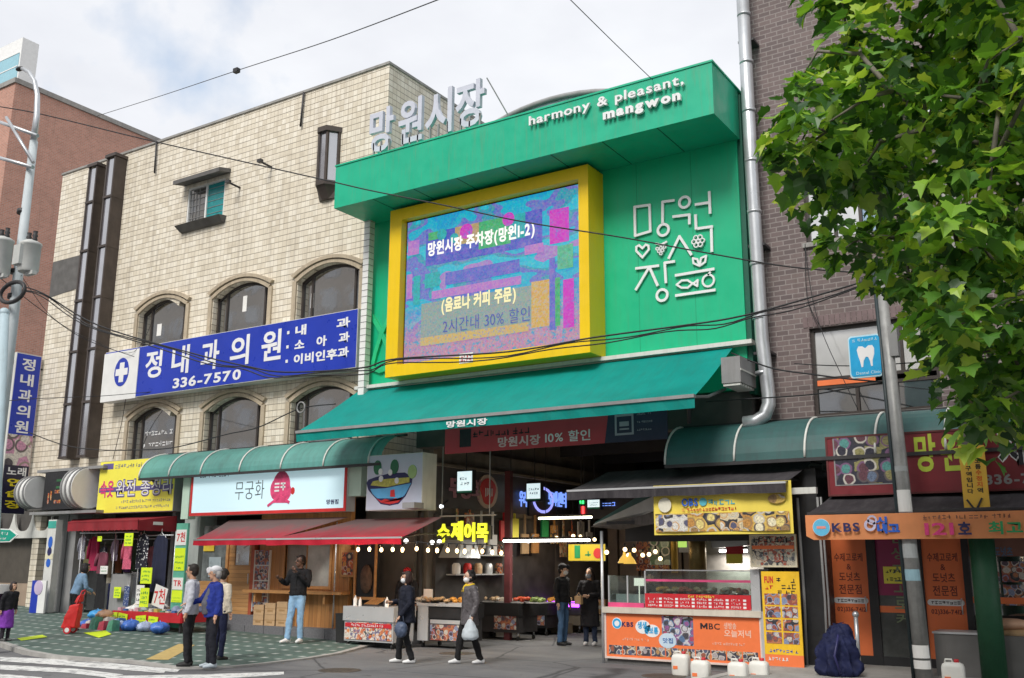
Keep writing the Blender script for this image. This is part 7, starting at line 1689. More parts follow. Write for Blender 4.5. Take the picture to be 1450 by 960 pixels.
# tarp covered heap, steel bollard
b = MB(); p = atZ(1217, 948, .14); b.tube([(p.x, p.y, .14), (p.x, p.y, uz(1213, 872, p.y))], .035, 12); b.ball((p.x, p.y, uz(1213, 870, p.y)), .055, 12, 8); tag(b.build('bollard', M['steel'], loc=(p.x, p.y, .14)), 'thin steel bollard with a round knob before the orange door', 'bollard')
# ================================================================== ORANGE DOOR SHOP
Y = 17.92
t = thing('croquette_shop', 'croquette shop front with orange doors and black frames', 'shop front', (-3.5, Y, .14))
zb, ztop = uz(1186, 926, Y), uz(1177, 745, Y)
def shx(px): return ux(px, 850, Y)
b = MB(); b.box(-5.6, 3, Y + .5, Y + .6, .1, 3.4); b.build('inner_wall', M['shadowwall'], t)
b = MB()
for l, r in ((1168, 1179), (1232, 1245), (1292, 1311), (1368, 1378)): b.box(shx(l), shx(r), Y - .04, Y + .1, .14, ztop)
b.box(shx(1168), shx(1450) + 1, Y - .03, Y + .1, .14, zb); b.build('door_frame', M['black'], t)
for l, r, nm in ((1179, 1232, 'a'), (1311, 1368, 'b')):
    xa, xb = shx(l), shx(r); b = MB(); b.box(xa, xb, Y, Y + .05, zb, ztop); o = b.build('door', M['orange'], t)
    W_ = xb - xa; b = MB(); c0 = xa + W_ * .12; c1 = xb - W_ * .12; H_ = ztop - zb
    put_text(b, '수제고로케', c0, c1, zb + H_ * .72, zb + H_ * .785, Y, t=.004, bold=.01); put_text(b, '&', xa + W_ * .44, xa + W_ * .56, zb + H_ * .655, zb + H_ * .70, Y, t=.004, bold=.01); put_text(b, '도넛츠', xa + W_ * .22, xb - W_ * .22, zb + H_ * .565, zb + H_ * .635, Y, t=.004, bold=.01); put_text(b, '전문점', xa + W_ * .2, xb - W_ * .2, zb + H_ * .465, zb + H_ * .54, Y, t=.004, bold=.01); put_text(b, '02)336-7412', c0, c1, zb + H_ * .32, zb + H_ * .365, Y, t=.004, bold=.02); b.build('lettering', mat('maroon_ink', (.16, .025, .02), .5) if 'maroon_ink' not in bpy.data.materials else bpy.data.materials['maroon_ink'], o)
    b = MB(); zc = zb + H_ * .415; b.xz([(xb - W_ * .12 + .05 * math.cos(R(a)), zc + .05 * math.sin(R(a))) for a in range(-90, 91, 18)] + [(xa + W_ * .12 + .05 * math.cos(R(a)), zc + .05 * math.sin(R(a))) for a in range(90, 271, 18)], Y - .004, Y); b.build('white_pill', M['letter'], o)
    b = MB(); scribble(b, xa + W_ * .14, xb - W_ * .12, zc - .03, zc + .03, Y - .005, 61); b.build('pill_print', M['inkblack'], o)
    b = MB(); b.tube([(xb - .06, Y - .05, 1.0), (xb - .06, Y - .05, 1.25)], .012, 6); b.build('handle', M['stainless'], o)
xa, xb = shx(1245), shx(1292); H_ = ztop - zb; b = MB(); b.box(xa, xb, Y + .02, Y + .04, zb, ztop); g = b.build('glass_door', mat('dusky_glass', (.10, .105, .10), .1, var=.4, vs=2), t)
b = MB(); b.box(xa, xb, Y + .014, Y + .02, zb + H_ * .46, ztop); b.build('magenta_film', mat('magenta_film', (.30, .02, .10), .4), g)
b = MB(); b.box(xa, xb, Y + .013, Y + .02, zb + H_ * .33, zb + H_ * .38); b.build('orange_film', M['orange'], g)
b = MB(); b.box(xa + .1, xa + .5, Y + .008, Y + .013, zb + H_ * .55, zb + H_ * .68); o = b.build('yellow_notice', M['yellowsign'], g); b = MB(); scribble(b, xa + .14, xa + .48, zb + H_ * .63, zb + H_ * .66, Y + .008, 3); scribble(b, xa + .14, xa + .48, zb + H_ * .57, zb + H_ * .6, Y + .008, 4); b.build('notice_print', M['inkblack'], o)
b = MB()
for i, ch in enumerate('감생자고로케'):
    z = zb + H_ * (.86 - .125 * i); put_text(b, ch, xa + .25, xa + .5, z - .0, z + .2, Y + .01, t=.004, bold=.01)
b.build('lettering', mat('moss_print', (.22, .28, .16), .5), g)
xa = shx(1378); b = MB(); b.box(xa, xa + 2.2, Y + .01, Y + .04, 1.0, ztop); w_ = b.build('shop_window', M['pane'], t)
b = MB(); b.box(xa, xa + 2.2, Y, Y + .01, ztop - .52, ztop); b.build('brown_fascia', mat('rust_fascia', (.22, .10, .07), .5), w_)
b = MB()
for r in range(2):
    for c in range(5): b.box(xa + .04 + c * .42, xa + .42 + c * .42, Y - .002, Y + .01, ztop - .92 - r * .36, ztop - .60 - r * .36)
b.build('picture_tile', M['food2'], w_); b = MB(); b.box(xa, xa + 2.2, Y - .004, Y + .01, 1.18, 1.28); b.build('orange_strip', M['orange'], w_)
text(w_, '도넛츠', mat('steel_blue_ink', (.10, .16, .25), .5), ux(1408, 782, Y), ux(1434, 782, Y), uz(1410, 788, Y), uz(1410, 774, Y), Y - .001, t=.004, bold=.03)
# low grey cabinet with goods
Y = 16.75; xa, xb = ux(1325, 930, Y), ux(1390, 930, Y); zt_ = uz(1330, 897, Y)
t = thing('street_cabinet', 'low grey cabinet with a steel edge behind the steel pole', 'cabinet', (xa, Y, .14)); b = MB(); b.box(xa, xa + 2.6, Y, Y + .6, .14, zt_); b.build('cabinet_body', mat('dull_cabinet', (.17, .165, .16), .6, var=.2, streak=.25), t); b = MB(); b.box(xa - .02, xb + .02, Y - .02, Y + .62, zt_, zt_ + .03); b.build('steel_edge', M['stainless'], t)
for px, py, lab, m in ((1430, 884, 'orange printed flour sack on the grey cabinet', 'peach_bag'), (1440, 898, 'brown paper sack lying below the orange one', 'cardboard')):
    p = at(px, py, Y + .2); b = MB(); b.ball((p.x, Y + .3, p.z), (.3, .2, .085), 12, 8); tag(b.build('flour_sack', bpy.data.materials[m], loc=(p.x, Y + .3, p.z)), lab, 'sack')
# red shop sign with lettering
Y = 17.0; xa = ux(1172, 680, Y); z0 = uz(1175, 703, Y); z1 = z0 + 1.0
t = board('shop_sign', 'dark red shop sign with lime outlined Hangul and a picture panel', 'sign', (xa, xa + 4.2, z0, z1), Y, .4, mat('oxblood_face', (.19, .018, .025), .45), M['dark'], .03, mat('oxblood_rim', (.12, .02, .02), .5))
b = MB(); b.box(ux(1182, 672, Y), ux(1268, 670, Y), Y - .004, Y, z0 + .17, z1); b.build('picture_rim', M['greypaint'], t); b = MB(); b.box(ux(1184, 672, Y), ux(1266, 670, Y), Y - .008, Y - .004, z0 + .19, z1); b.build('picture', photo('festive_print', [(.04, .04, .06), (.15, .2, .3), (.1, .3, .28), (.3, .28, .12), (.14, .06, .08), (.2, .1, .2)], 4.5), t)
lm = mat('lime_outline', (.45, .55, .05), .5)
for ch, l, r, mm, bd, tall in (('망', 1297, 1327, lm, .03, 0), ('원', 1333, 1366, lm, .03, 0), ('제', 1414, 1462, M['letter'], .06, 0)):
    text(t, ch, mm, ux(l, 660, Y), ux(r, 660, Y), z0 + .34, z0 + .95, Y, t=.006, bold=bd)
text(t, '제', M['inkblack'], ux(1416, 660, Y), ux(1460, 660, Y), z0 + .36, z0 + .93, Y - .007, t=.004, bold=.02)
text(t, '336-7412', M['greypaint'], ux(1396, 690, Y), ux(1500, 690, Y), z0 + .10, z0 + .26, Y, t=.004, bold=.03)
# black awning and orange channel banner of the shop
Y = 15.95; xa = ux(1141, 745, Y); zA = uz(1141, 729.5, Y)
slope_awning('fabric_awning', 'black awning behind the orange channel banner', xa, xa + 4.6, 17.55, 3.02, Y + .12, zA + .03, .03, M['awnblack'], M['awnblack'], M['dark'], xb0=xa + .1)
z0, z1 = uz(1150, 764.5, Y), zA
t = thing('stall_banner', 'long orange cloth banner with blue channel lettering over the doors', 'banner', (xa, Y, z0)); b = MB(); n = 40; L = 4.4
f = lambda x: .025 * math.sin(x * 3.1) + .01 * math.sin(x * 7)
for i in range(n):
    a, c = L * i / n, L * (i + 1) / n; k0, k1 = (.06 if i == 0 else 0), 0
    b.hexa([(xa + a, Y + f(a), z0 + k0), (xa + c, Y + f(c), z0), (xa + c, Y + f(c) + .006, z0), (xa + a, Y + f(a) + .006, z0 + k0)], [(xa + a, Y + f(a), z1), (xa + c, Y + f(c), z1), (xa + c, Y + f(c) + .006, z1), (xa + a, Y + f(a) + .006, z1)])
b.build('banner_cloth', M['orangesoft'], t); yy = Y - .04; h = z1 - z0
p = (ux(1164, 747, Y), uz(1164, 747, Y)); b = MB(); b.disc(p, .135, yy - .002, yy, 22); b.build('emblem_ground', M['letter'], t)
b = MB(); b.ring(p, .105, .05, yy - .005, yy - .002, 22); b.disc(p, .085, yy - .004, yy - .002, 18); b.build('emblem', mat('sky_blue_print', (.12, .48, .72), .5), t); b = MB(); b.box(p[0] - .07, p[0] + .07, yy - .008, yy - .005, p[1] - .02, p[1] + .02); b.build('emblem_bar', mat('salmon_print', (.8, .3, .25), .5), t)
text(t, 'KBS', M['inknavy'], ux(1179, 747, Y), ux(1218, 747, Y), z0 + h * .30, z0 + h * .66, yy, t=.005, bold=.03)
b = MB(); put_text(b, '내고', ux(1243, 750, Y), ux(1275, 750, Y), z0 + h * .22, z0 + h * .62, yy, t=.005, bold=.06); put_text(b, '시', ux(1241, 738, Y), ux(1257, 738, Y), z0 + h * .58, z0 + h * .88, yy, t=.005, bold=.05); b.build('lettering', M['inkblue'], t)
b = MB(); b.ring((ux(1233, 745, Y), z0 + h * .55), .07, .04, yy - .003, yy, 16); b.ring((ux(1236, 740, Y), z0 + h * .75), .06, .03, yy - .003, yy, 14); b.build('flourish', mat('pale_lilac_print', (.55, .52, .68), .5), t)
text(t, '121', M['magenta'], ux(1310, 748, Y), ux(1351, 748, Y), z0 + h * .14, z0 + h * .60, yy, t=.005, bold=.02)
text(t, '호', M['inknavy'], ux(1357, 748, Y), ux(1376, 748, Y), z0 + h * .14, z0 + h * .62, yy, t=.005, bold=.03)
text(t, '최고', M['inkgreen'], ux(1400, 748, Y), ux(1449, 748, Y), z0 + h * .14, z0 + h * .62, yy, t=.005, bold=.03)
b = MB(); scribble(b, ux(1308, 735, Y), ux(1436, 735, Y), z0 + h * .72, z0 + h * .90, yy, 77); b.build('small_print', mat('brown_print', (.25, .10, .06), .5), t)
# ================================================================== POLES
def along(z, x0, x1): return x0 + (x1 - x0) * z
Yp = 16.35; pb_ = atZ(1309, 962, .14); Yp = pb_.y; pt = at(1245, 378, Yp)
t = thing('street_pole', 'galvanised steel street pole with stickers and a tooth sign', 'pole', (pb_.x, Yp, .14)); b = MB(); b.tube([(pb_.x, Yp, .14), ((pb_.x + pt.x) / 2, Yp, (pt.z + .14) / 2), (pt.x, Yp, pt.z)], [.125, .1, .075], 16); b.build('pole_shaft', M['polesteel'], t)
b = MB(); b.tube([(pb_.x - .14, Yp - .03, .14), ((pb_.x + pt.x) / 2 - .115, Yp - .03, (pt.z + .14) / 2), (pt.x - .09, Yp - .03, pt.z)], .03, 8); b.build('conduit', mat('dark_conduit', (.02, .035, .04), .5), t)
def onpole(py): z = uz(1280, py, Yp); k = (z - .14) / (pt.z - .14); return pb_.x + (pt.x - pb_.x) * k, z, .125 - .05 * k
for i, (py0, py1, m) in enumerate(((694, 725, 'paper'), (806, 822, 'stick_blue'), (912, 930, 'paper'), (933, 945, 'paper'), (660, 668, 'stick_grey'), (770, 790, 'stick_grey'))):
    x, z0, r = onpole(py1); x2, z1, r2 = onpole(py0); b = MB()
    for s in range(6):
        a, c = R(200 + s * 23), R(200 + (s + 1) * 23); b.quad((x + (r + .004) * math.cos(a), Yp + (r + .004) * math.sin(a), z0), (x + (r + .004) * math.cos(c), Yp + (r + .004) * math.sin(c), z0), (x2 + (r2 + .004) * math.cos(c), Yp + (r2 + .004) * math.sin(c), z1), (x2 + (r2 + .004) * math.cos(a), Yp + (r2 + .004) * math.sin(a), z1))
    mm = M['paper'] if m == 'paper' else bpy.data.materials.get(m) or mat(m, (.30, .48, .55) if 'blue' in m else (.40, .42, .42), .6); b.build('sticker', mm, t)
b = MB(); b.box(pt.x + .07, pt.x + .2, Yp - .08, Yp + .1, uz(1268, 505, Yp), uz(1268, 462, Yp)); b.build('junction_box', M['greypaint'], t)
b = MB(); b.box(pt.x - .35, pt.x + .3, Yp - .03, Yp + .03, pt.z - .35, pt.z - .29)
for x in (-.3, -.15, .2): b.tube([(pt.x + x, Yp, pt.z - .29), (pt.x + x, Yp, pt.z - .13)], .035, 8)
b.build('cable_bracket', M['dark'], t)
Y = Yp - .05; x0, x1, z0, z1 = rect(1200, 477, 1251, 532, Y)
t = thing('dental_sign', 'light blue square dental sign with a white tooth on the steel pole', 'sign', ((x0 + x1) / 2, Y, z0))
def rrect(x0, x1, z0, z1, r): return [(cx_ + r * math.cos(R(a0 + 15 * i)), cz_ + r * math.sin(R(a0 + 15 * i))) for cx_, cz_, a0 in ((x1 - r, z1 - r, 0), (x0 + r, z1 - r, 90), (x0 + r, z0 + r, 180), (x1 - r, z0 + r, 270)) for i in range(7)]
b = MB(); b.xz(rrect(x0, x1, z0, z1, .06), Y, Y + .05); b.build('sign_rim', mat('pale_cyan_rim', (.50, .72, .80), .4), t)
b = MB(); b.xz(rrect(x0 + .02, x1 - .02, z0 + .025, z1 - .025, .05), Y - .006, Y); b.build('sign_face', mat('cyan_face', (.012, .37, .70), .35), t)
TP = [(.5, .62), (.42, .67), (.30, .68), (.24, .60), (.27, .46), (.32, .32), (.35, .18), (.40, .19), (.43, .33), (.50, .42), (.57, .41), (.62, .31), (.64, .19), (.69, .19), (.70, .33), (.76, .47), (.77, .60), (.72, .68), (.60, .68)]
b = MB(); b.xz([(x0 + (x1 - x0) * (u + .02), z0 + (z1 - z0) * (v + .06)) for u, v in TP], Y - .012, Y - .006); b.build('tooth', M['letter'], t)
b = MB(); put_text(b, 'Dental Clinic', x0 + .1, x1 - .03, z0 + .05, None, Y - .006, t=.004, bold=.01); scribble(b, x0 + .07, x1 - .05, z1 - .105, z1 - .05, Y - .006, 6); b.build('lettering', mat('ice_lettering', (.55, .78, .85), .5), t)
# green wrapped pole with a yellow plate
Yg = 16.5; gx0, gx1 = ux(1408, 955, Yg), ux(1388, 745, Yg); gx = (gx0 + gx1) / 2; zg_ = uz(1388, 740, Yg)
t = thing('utility_pole', 'concrete utility pole wrapped in dark green sleeve, with a yellow plate', 'pole', (gx, Yg, .14)); b = MB(); b.tube([(gx, Yg, zg_ - .05), (gx, Yg, 9.5)], [.15, .115], 18); b.build('pole_shaft', M['conc'], t)
b = MB(); b.tube([(gx, Yg, .14), (gx, Yg, zg_)], .178, 18); b.build('green_sleeve', mat('green_sleeve', (.014, .09, .04), .55, var=.15, bmp=.3, bs=40), t)
b = MB(); z = 9.0; b.box(gx - .9, gx + .9, Yg - .22, Yg - .14, z, z + .1); b.build('crossarm', M['steel'], t)
Y = Yg - .24; x0, x1, z0, z1 = rect(1357, 632, 1402, 719, Y)
t = thing('notice_plate', 'yellow vertical notice plate strapped to the green wrapped pole', 'sign', ((x0 + x1) / 2, Y, z0)); b = MB(); b.box(x0, x1, Y, Y + .03, z0, z1); b.build('plate', mat('amber_plate', (.84, .50, .06), .45, var=.08), t)
b = MB(); c0, c1 = x0 + (x1 - x0) * .20, x0 + (x1 - x0) * .42; H_ = z1 - z0
for i, ch in enumerate('구역입니다'): put_text(b, ch, c0, c1, z0 + H_ * (.60 - .092 * i), z0 + H_ * (.675 - .092 * i), Y, t=.004, bold=.02)
c2, c3 = x0 + (x1 - x0) * .58, x0 + (x1 - x0) * .80
for ch, k in (('오', .72), ('름', .62), ('역', .24)): put_text(b, ch, c2, c3, z0 + H_ * k, z0 + H_ * (k + .08), Y, t=.004, bold=.02)
b.build('lettering', M['inkblack'], t)
b = MB()
for ch, k in (('수', .525), ('정', .43), ('지', .335)): put_text(b, ch, c2, c3, z0 + H_ * k, z0 + H_ * (k + .08), Y, t=.004, bold=.02)
scribble(b, x0 + .05, x1 - .1, z1 - .1, z1 - .03, Y, 4); b.build('lettering', mat('vermilion_ink', (.75, .12, .01), .5), t)
b = MB(); p, q, r = (x0 + (x1 - x0) * .15, z0 + H_ * .13), (x0 + (x1 - x0) * .45, z0 - .04), (x0 + (x1 - x0) * .72, z0 + H_ * .15); b.line(p, q, .025, Y - .02, Y); b.line(q, r, .025, Y - .02, Y); b.build('strap', M['dark'], t)
# ---- left pole with lamp and transformers
Yl = 11.5; pa, pc, pd = at(54, 150, Yl), at(37, 300, Yl), at(17.5, 459, Yl); X_ = pd.x; k = (pa.x - pd.x) / (pa.z - pd.z)
xb_ = pd.x - k * (pd.z - .25)
t = thing('utility_pole', 'pale concrete pole with street lamp, crossarms and two transformers', 'pole', (xb_, Yl, .2)); b = MB(); b.tube([(xb_, Yl, .1), (pd.x, Yl, pd.z), (at(48, 200, Yl).x, Yl, at(48, 200, Yl).z)], [.125, .112, .085], 16); b.build('pole_shaft', mat('pale_pole', (.47, .52, .54), .6, var=.12, streak=.2), t)
b = MB(); P = [at(*p_, Yl) for p_ in ((47, 205), (52, 165), (53, 135), (49, 115), (41, 102), (30, 96.5))]; b.tube(P, [.075, .065, .055, .05, .042, .04], 12); o = b.build('lamp_arm', M['steel'], t)
b = MB(); p = P[-1]; b.ball((p.x - .06, p.y, p.z), (.13, .07, .05), 12, 8); b.build('lamp_head', M['dark'], o)
b = MB(); d = Vector((-.75, -.66, 0))
for py, px, L in ((190, 47, 2.3), (235, 40, 2.2)): 
    p = at(px, py, Yl - .15); e = at(-30, py - (28 if py < 200 else 20), Yl - .15); b.tube([p + (p - e).normalized() * .2, e], .045, 6)
p, q = at(9, 166, Yl - .2), at(47, 230, Yl - .2); b.tube([p, q], .035, 6); b.build('crossarm', M['steel'], t)
for px0, px1, pyt, pyb in ((27, 61, 345, 384), (-12, 22, 340, 388)):
    Yt = Yl - .35; c0, c1 = at((px0 + px1) / 2, pyt, Yt), at((px0 + px1) / 2, pyb, Yt); r = (px1 - px0) / 2 * 17.2 / 1400
    b = MB(); b.lathe((c0.x, Yt, c1.z), [(r * .9, 0), (r, .05), (r, (c0.z - c1.z) - .06), (r * 1.06, (c0.z - c1.z) - .05), (r * 1.06, (c0.z - c1.z)), (r * .6, (c0.z - c1.z) + .06)], 22); o = b.build('transformer', mat('transformer_grey', (.50, .51, .49), .5, var=.12) if 'transformer_grey' not in bpy.data.materials else bpy.data.materials['transformer_grey'], t)
    b = MB()
    for dx_ in (-.1, .12): z = c0.z + .03; b.lathe((c0.x + dx_, Yt, z), [(.04, 0), (.06, .04), (.04, .08), (.06, .12), (.04, .16), (.05, .22)], 10)
    b.build('bushing', M['dark'], o)
    b = MB(); b.box(c0.x + .0 - .16, c0.x + .08, Yt - r - .06, Yt - r + .08, c1.z + .12, c0.z - .08); b.box(c0.x - r * .2, c0.x + r * 1.2, Yt - .05, Yt + .05, c1.z - .08, c1.z); b.build('terminal_box', bpy.data.materials['transformer_grey'], o)
for py in (385, 300, 420, 512): p = at(20 + (420 - py) * .11, py, Yl); b = MB(); b.tube([(p.x, Yl, p.z - .05), (p.x, Yl, p.z + .05)], .135, 16); b.build('clamp_band', M['dark'], t)
b = MB(); p = at(22, 405, Yl - .2); b.tube([(p.x + .45 * math.cos(R(a)), Yl - .25, p.z - .15 + .22 * math.sin(R(a))) for a in range(0, 360, 20)], .045, 6, closed=True); b.build('cable_loop', M['dark'], t)
Yb = 11.0; p = at(6, 443, Yb); q = at(1, 560, Yb); xb_ = p.x + (q.x - p.x) / (q.z - p.z) * (.25 - p.z); b = MB(); b.tube([(xb_, Yb, .15), (p.x, Yb, p.z)], .1, 14); t = thing('street_pole', 'pale blue steel pole before the blade sign', 'pole', (xb_, Yb, .15)); b.build('pole_shaft', M['poleblue'], t); b = MB(); b.ball((p.x, Yb, p.z), .11, 12, 8); b.build('pole_cap', M['poleblue'], t)
# ================================================================== CABLES
def cable(label, pts, r=.016, name='power_cable', sub=6, extra=0):
    P = [at(*p) for p in pts]; Q = []
    for i in range(len(P) - 1):
        p0, p1, p2, p3 = P[max(i - 1, 0)], P[i], P[i + 1], P[min(i + 2, len(P) - 1)]
        for s in range(sub):
            u = s / sub; Q.append(.5 * ((2 * p1) + (p2 - p0) * u + (2 * p0 - 5 * p1 + 4 * p2 - p3) * u * u + (3 * p1 - p0 - 3 * p2 + p3) * u ** 3))
    Q.append(P[-1]); b = MB(); b.tube(Q, r * .72, 6)
    for e in range(extra):
        b.tube([q + Vector((0, 0, -.05 - .05 * e - .03 * math.sin(i * .7 + e))) for i, q in enumerate(Q)], r * .55, 5)
    return tag(b.build(name, M['cable'], loc=Q[0]), label, 'cable')
def yr(px, a=0, b_=1245, ya=11.5, yb=16.35): return ya + (yb - ya) * min(max((px - a) / (b_ - a), 0), 1)
def lin(pts, **k): return [(x, y, yr(x, **k)) for x, y in pts]
cable('thick sagging cable bundle from the transformer pole across sign and screen to the steel pole', lin([(20, 403), (60, 415), (140, 461), (279, 502), (347, 518), (405, 527), (511, 521), (562, 508), (720, 498), (840, 478), (959, 462), (1038, 450), (1117, 430), (1245, 392)]), .022, extra=2)
cable('single cable rising over the cream roofline and crossing the logo to the steel pole', lin([(0, 151), (60, 162), (204, 197), (385, 238), (478, 259), (526, 270), (636, 292), (741, 314), (880, 336), (1000, 358), (1120, 378), (1245, 388)]), .018)
t_ = cable('thin cable high against the clouds with one dark clip', [(135, 165, 17.9), (230, 135, 16), (335, 100, 14), (470, 56, 12), (640, -8, 10)], .012)
b = MB(); p = at(335, 100, 14); b.box(p.x - .07, p.x + .07, 13.95, 14.05, p.z - .05, p.z + .05); b.build('cable_clip', M['dark'], t_)
cable('thin cable running up from the green fascia into the sky', [(800, -8, 12), (869, 60, 14.5), (924, 113, 16.4)], .011)
cable('cable sagging in front of the lower arched windows to the coil by the green awning', [(40, 612, 15), (90, 630, 15.5), (140, 637, 16), (200, 637, 16.4), (250, 633, 16.8), (321, 615, 17.1), (366, 605, 17.2), (424, 579, 17.4), (475, 572, 17.45)], .02)
b = MB(); p = at(427, 577, 17.4); b.tube([(p.x + .13 * math.cos(R(a)), 17.38, p.z + .13 * math.sin(R(a))) for a in range(0, 360, 24)], .02, 6, closed=True); tag(b.build('cable_coil', M['greypaint'], loc=p), 'small coil of cable by the left end of the green awning', 'cable')
cable('cable crossing low over the blade sign to the cream wall', [(-10, 569, 11.5), (60, 564, 14), (139, 561, 16.5), (200, 556, 17.5), (330, 545, 17.6)], .013)
cable('cable loop hanging from the transformer pole to the bronze shafts', [(2, 395, 11.3), (60, 440, 13), (120, 480, 15), (190, 505, 17.3)], .012)
cable('thick cable from the awning housing across the purple bricks to the steel pole', [(1036, 500, 17.5), (1092, 521, 17.2), (1150, 530, 17), (1197, 536, 16.8), (1250, 541, 16.45)], .022)
cable('lower cable from the duct foot across the clinic window', [(1000, 569, 17.4), (1040, 566, 17.3), (1145, 559, 17), (1200, 550, 16.7), (1262, 540, 16.5)], .018)
cable('thin wire slanting over the clinic window panes', [(1140, 349, 17.9), (1150, 420, 17.8), (1168, 480, 17.7), (1215, 580, 17.6)], .01)
cable('wire crossing the clinic window toward the tree', [(1125, 515, 17.6), (1200, 518, 17.2), (1300, 513, 16.4), (1440, 500, 15)], .014)
cable('twin wires stapled down the purple brick wall', [(1140, 345, 17.93), (1143, 420, 17.93), (1160, 460, 17.93)], .009, extra=1)
cable('service wire from the transformer pole down to the arched window sill', [(30, 390, 11.5), (75, 450, 14), (128, 480, 16.8), (190, 498, 17.5), (225, 430, 17.7)], .01)
cable('black cord hanging down the tiles below the blue sign', [(178, 565, 17.5), (172, 600, 17.7), (160, 650, 17.8)], .012)
# ================================================================== PEOPLE
TMP = bpy.data.scenes.new('workbench')
from mathutils import noise as mnoise
def fuse(mb, voxel, it=3, wr=0, ws=9.0):
    """one continuous surface from overlapping closed shapes"""
    me = bpy.data.meshes.new('shape'); me.from_pydata(mb.v, [], mb.f); o = bpy.data.objects.new('shape', me); TMP.collection.objects.link(o)
    bm = bmesh.new(); bm.from_mesh(me); bmesh.ops.recalc_face_normals(bm, faces=bm.faces); bm.to_mesh(me); bm.free()
    m = o.modifiers.new('r', 'REMESH'); m.mode = 'VOXEL'; m.voxel_size = voxel
    s = o.modifiers.new('s', 'SMOOTH'); s.factor = .5; s.iterations = it
    vl = TMP.view_layers[0]; vl.update(); e = bpy.data.meshes.new_from_object(o.evaluated_get(vl.depsgraph))
    r = MB(); r.smooth = True; V = [v.co.copy() for v in e.vertices]; N = [v.normal.copy() for v in e.vertices]
    if wr:
        V = [v + n * wr * (mnoise.noise(Vector((v.x * ws, v.y * ws, v.z * ws * .55))) + .5 * mnoise.noise(v * ws * 2.3)) for v, n in zip(V, N)]
    r.add(V, [tuple(p.vertices) for p in e.polygons])
    bpy.data.objects.remove(o); bpy.data.meshes.remove(me); bpy.data.meshes.remove(e); return r
def vadd(a, b): return (a[0] + b[0], a[1] + b[1], a[2] + b[2])
def lerp(a, b, t): return tuple(a[i] + (b[i] - a[i]) * t for i in range(3))
SK = {}
def skin(c):
    if c not in SK: SK[c] = mat('skin_%d' % len(SK), c, .5, var=.06)
    return SK[c]
CM = {}
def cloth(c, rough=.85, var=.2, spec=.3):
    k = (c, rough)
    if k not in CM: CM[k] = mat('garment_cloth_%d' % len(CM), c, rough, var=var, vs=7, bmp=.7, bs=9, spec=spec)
    return CM[k]
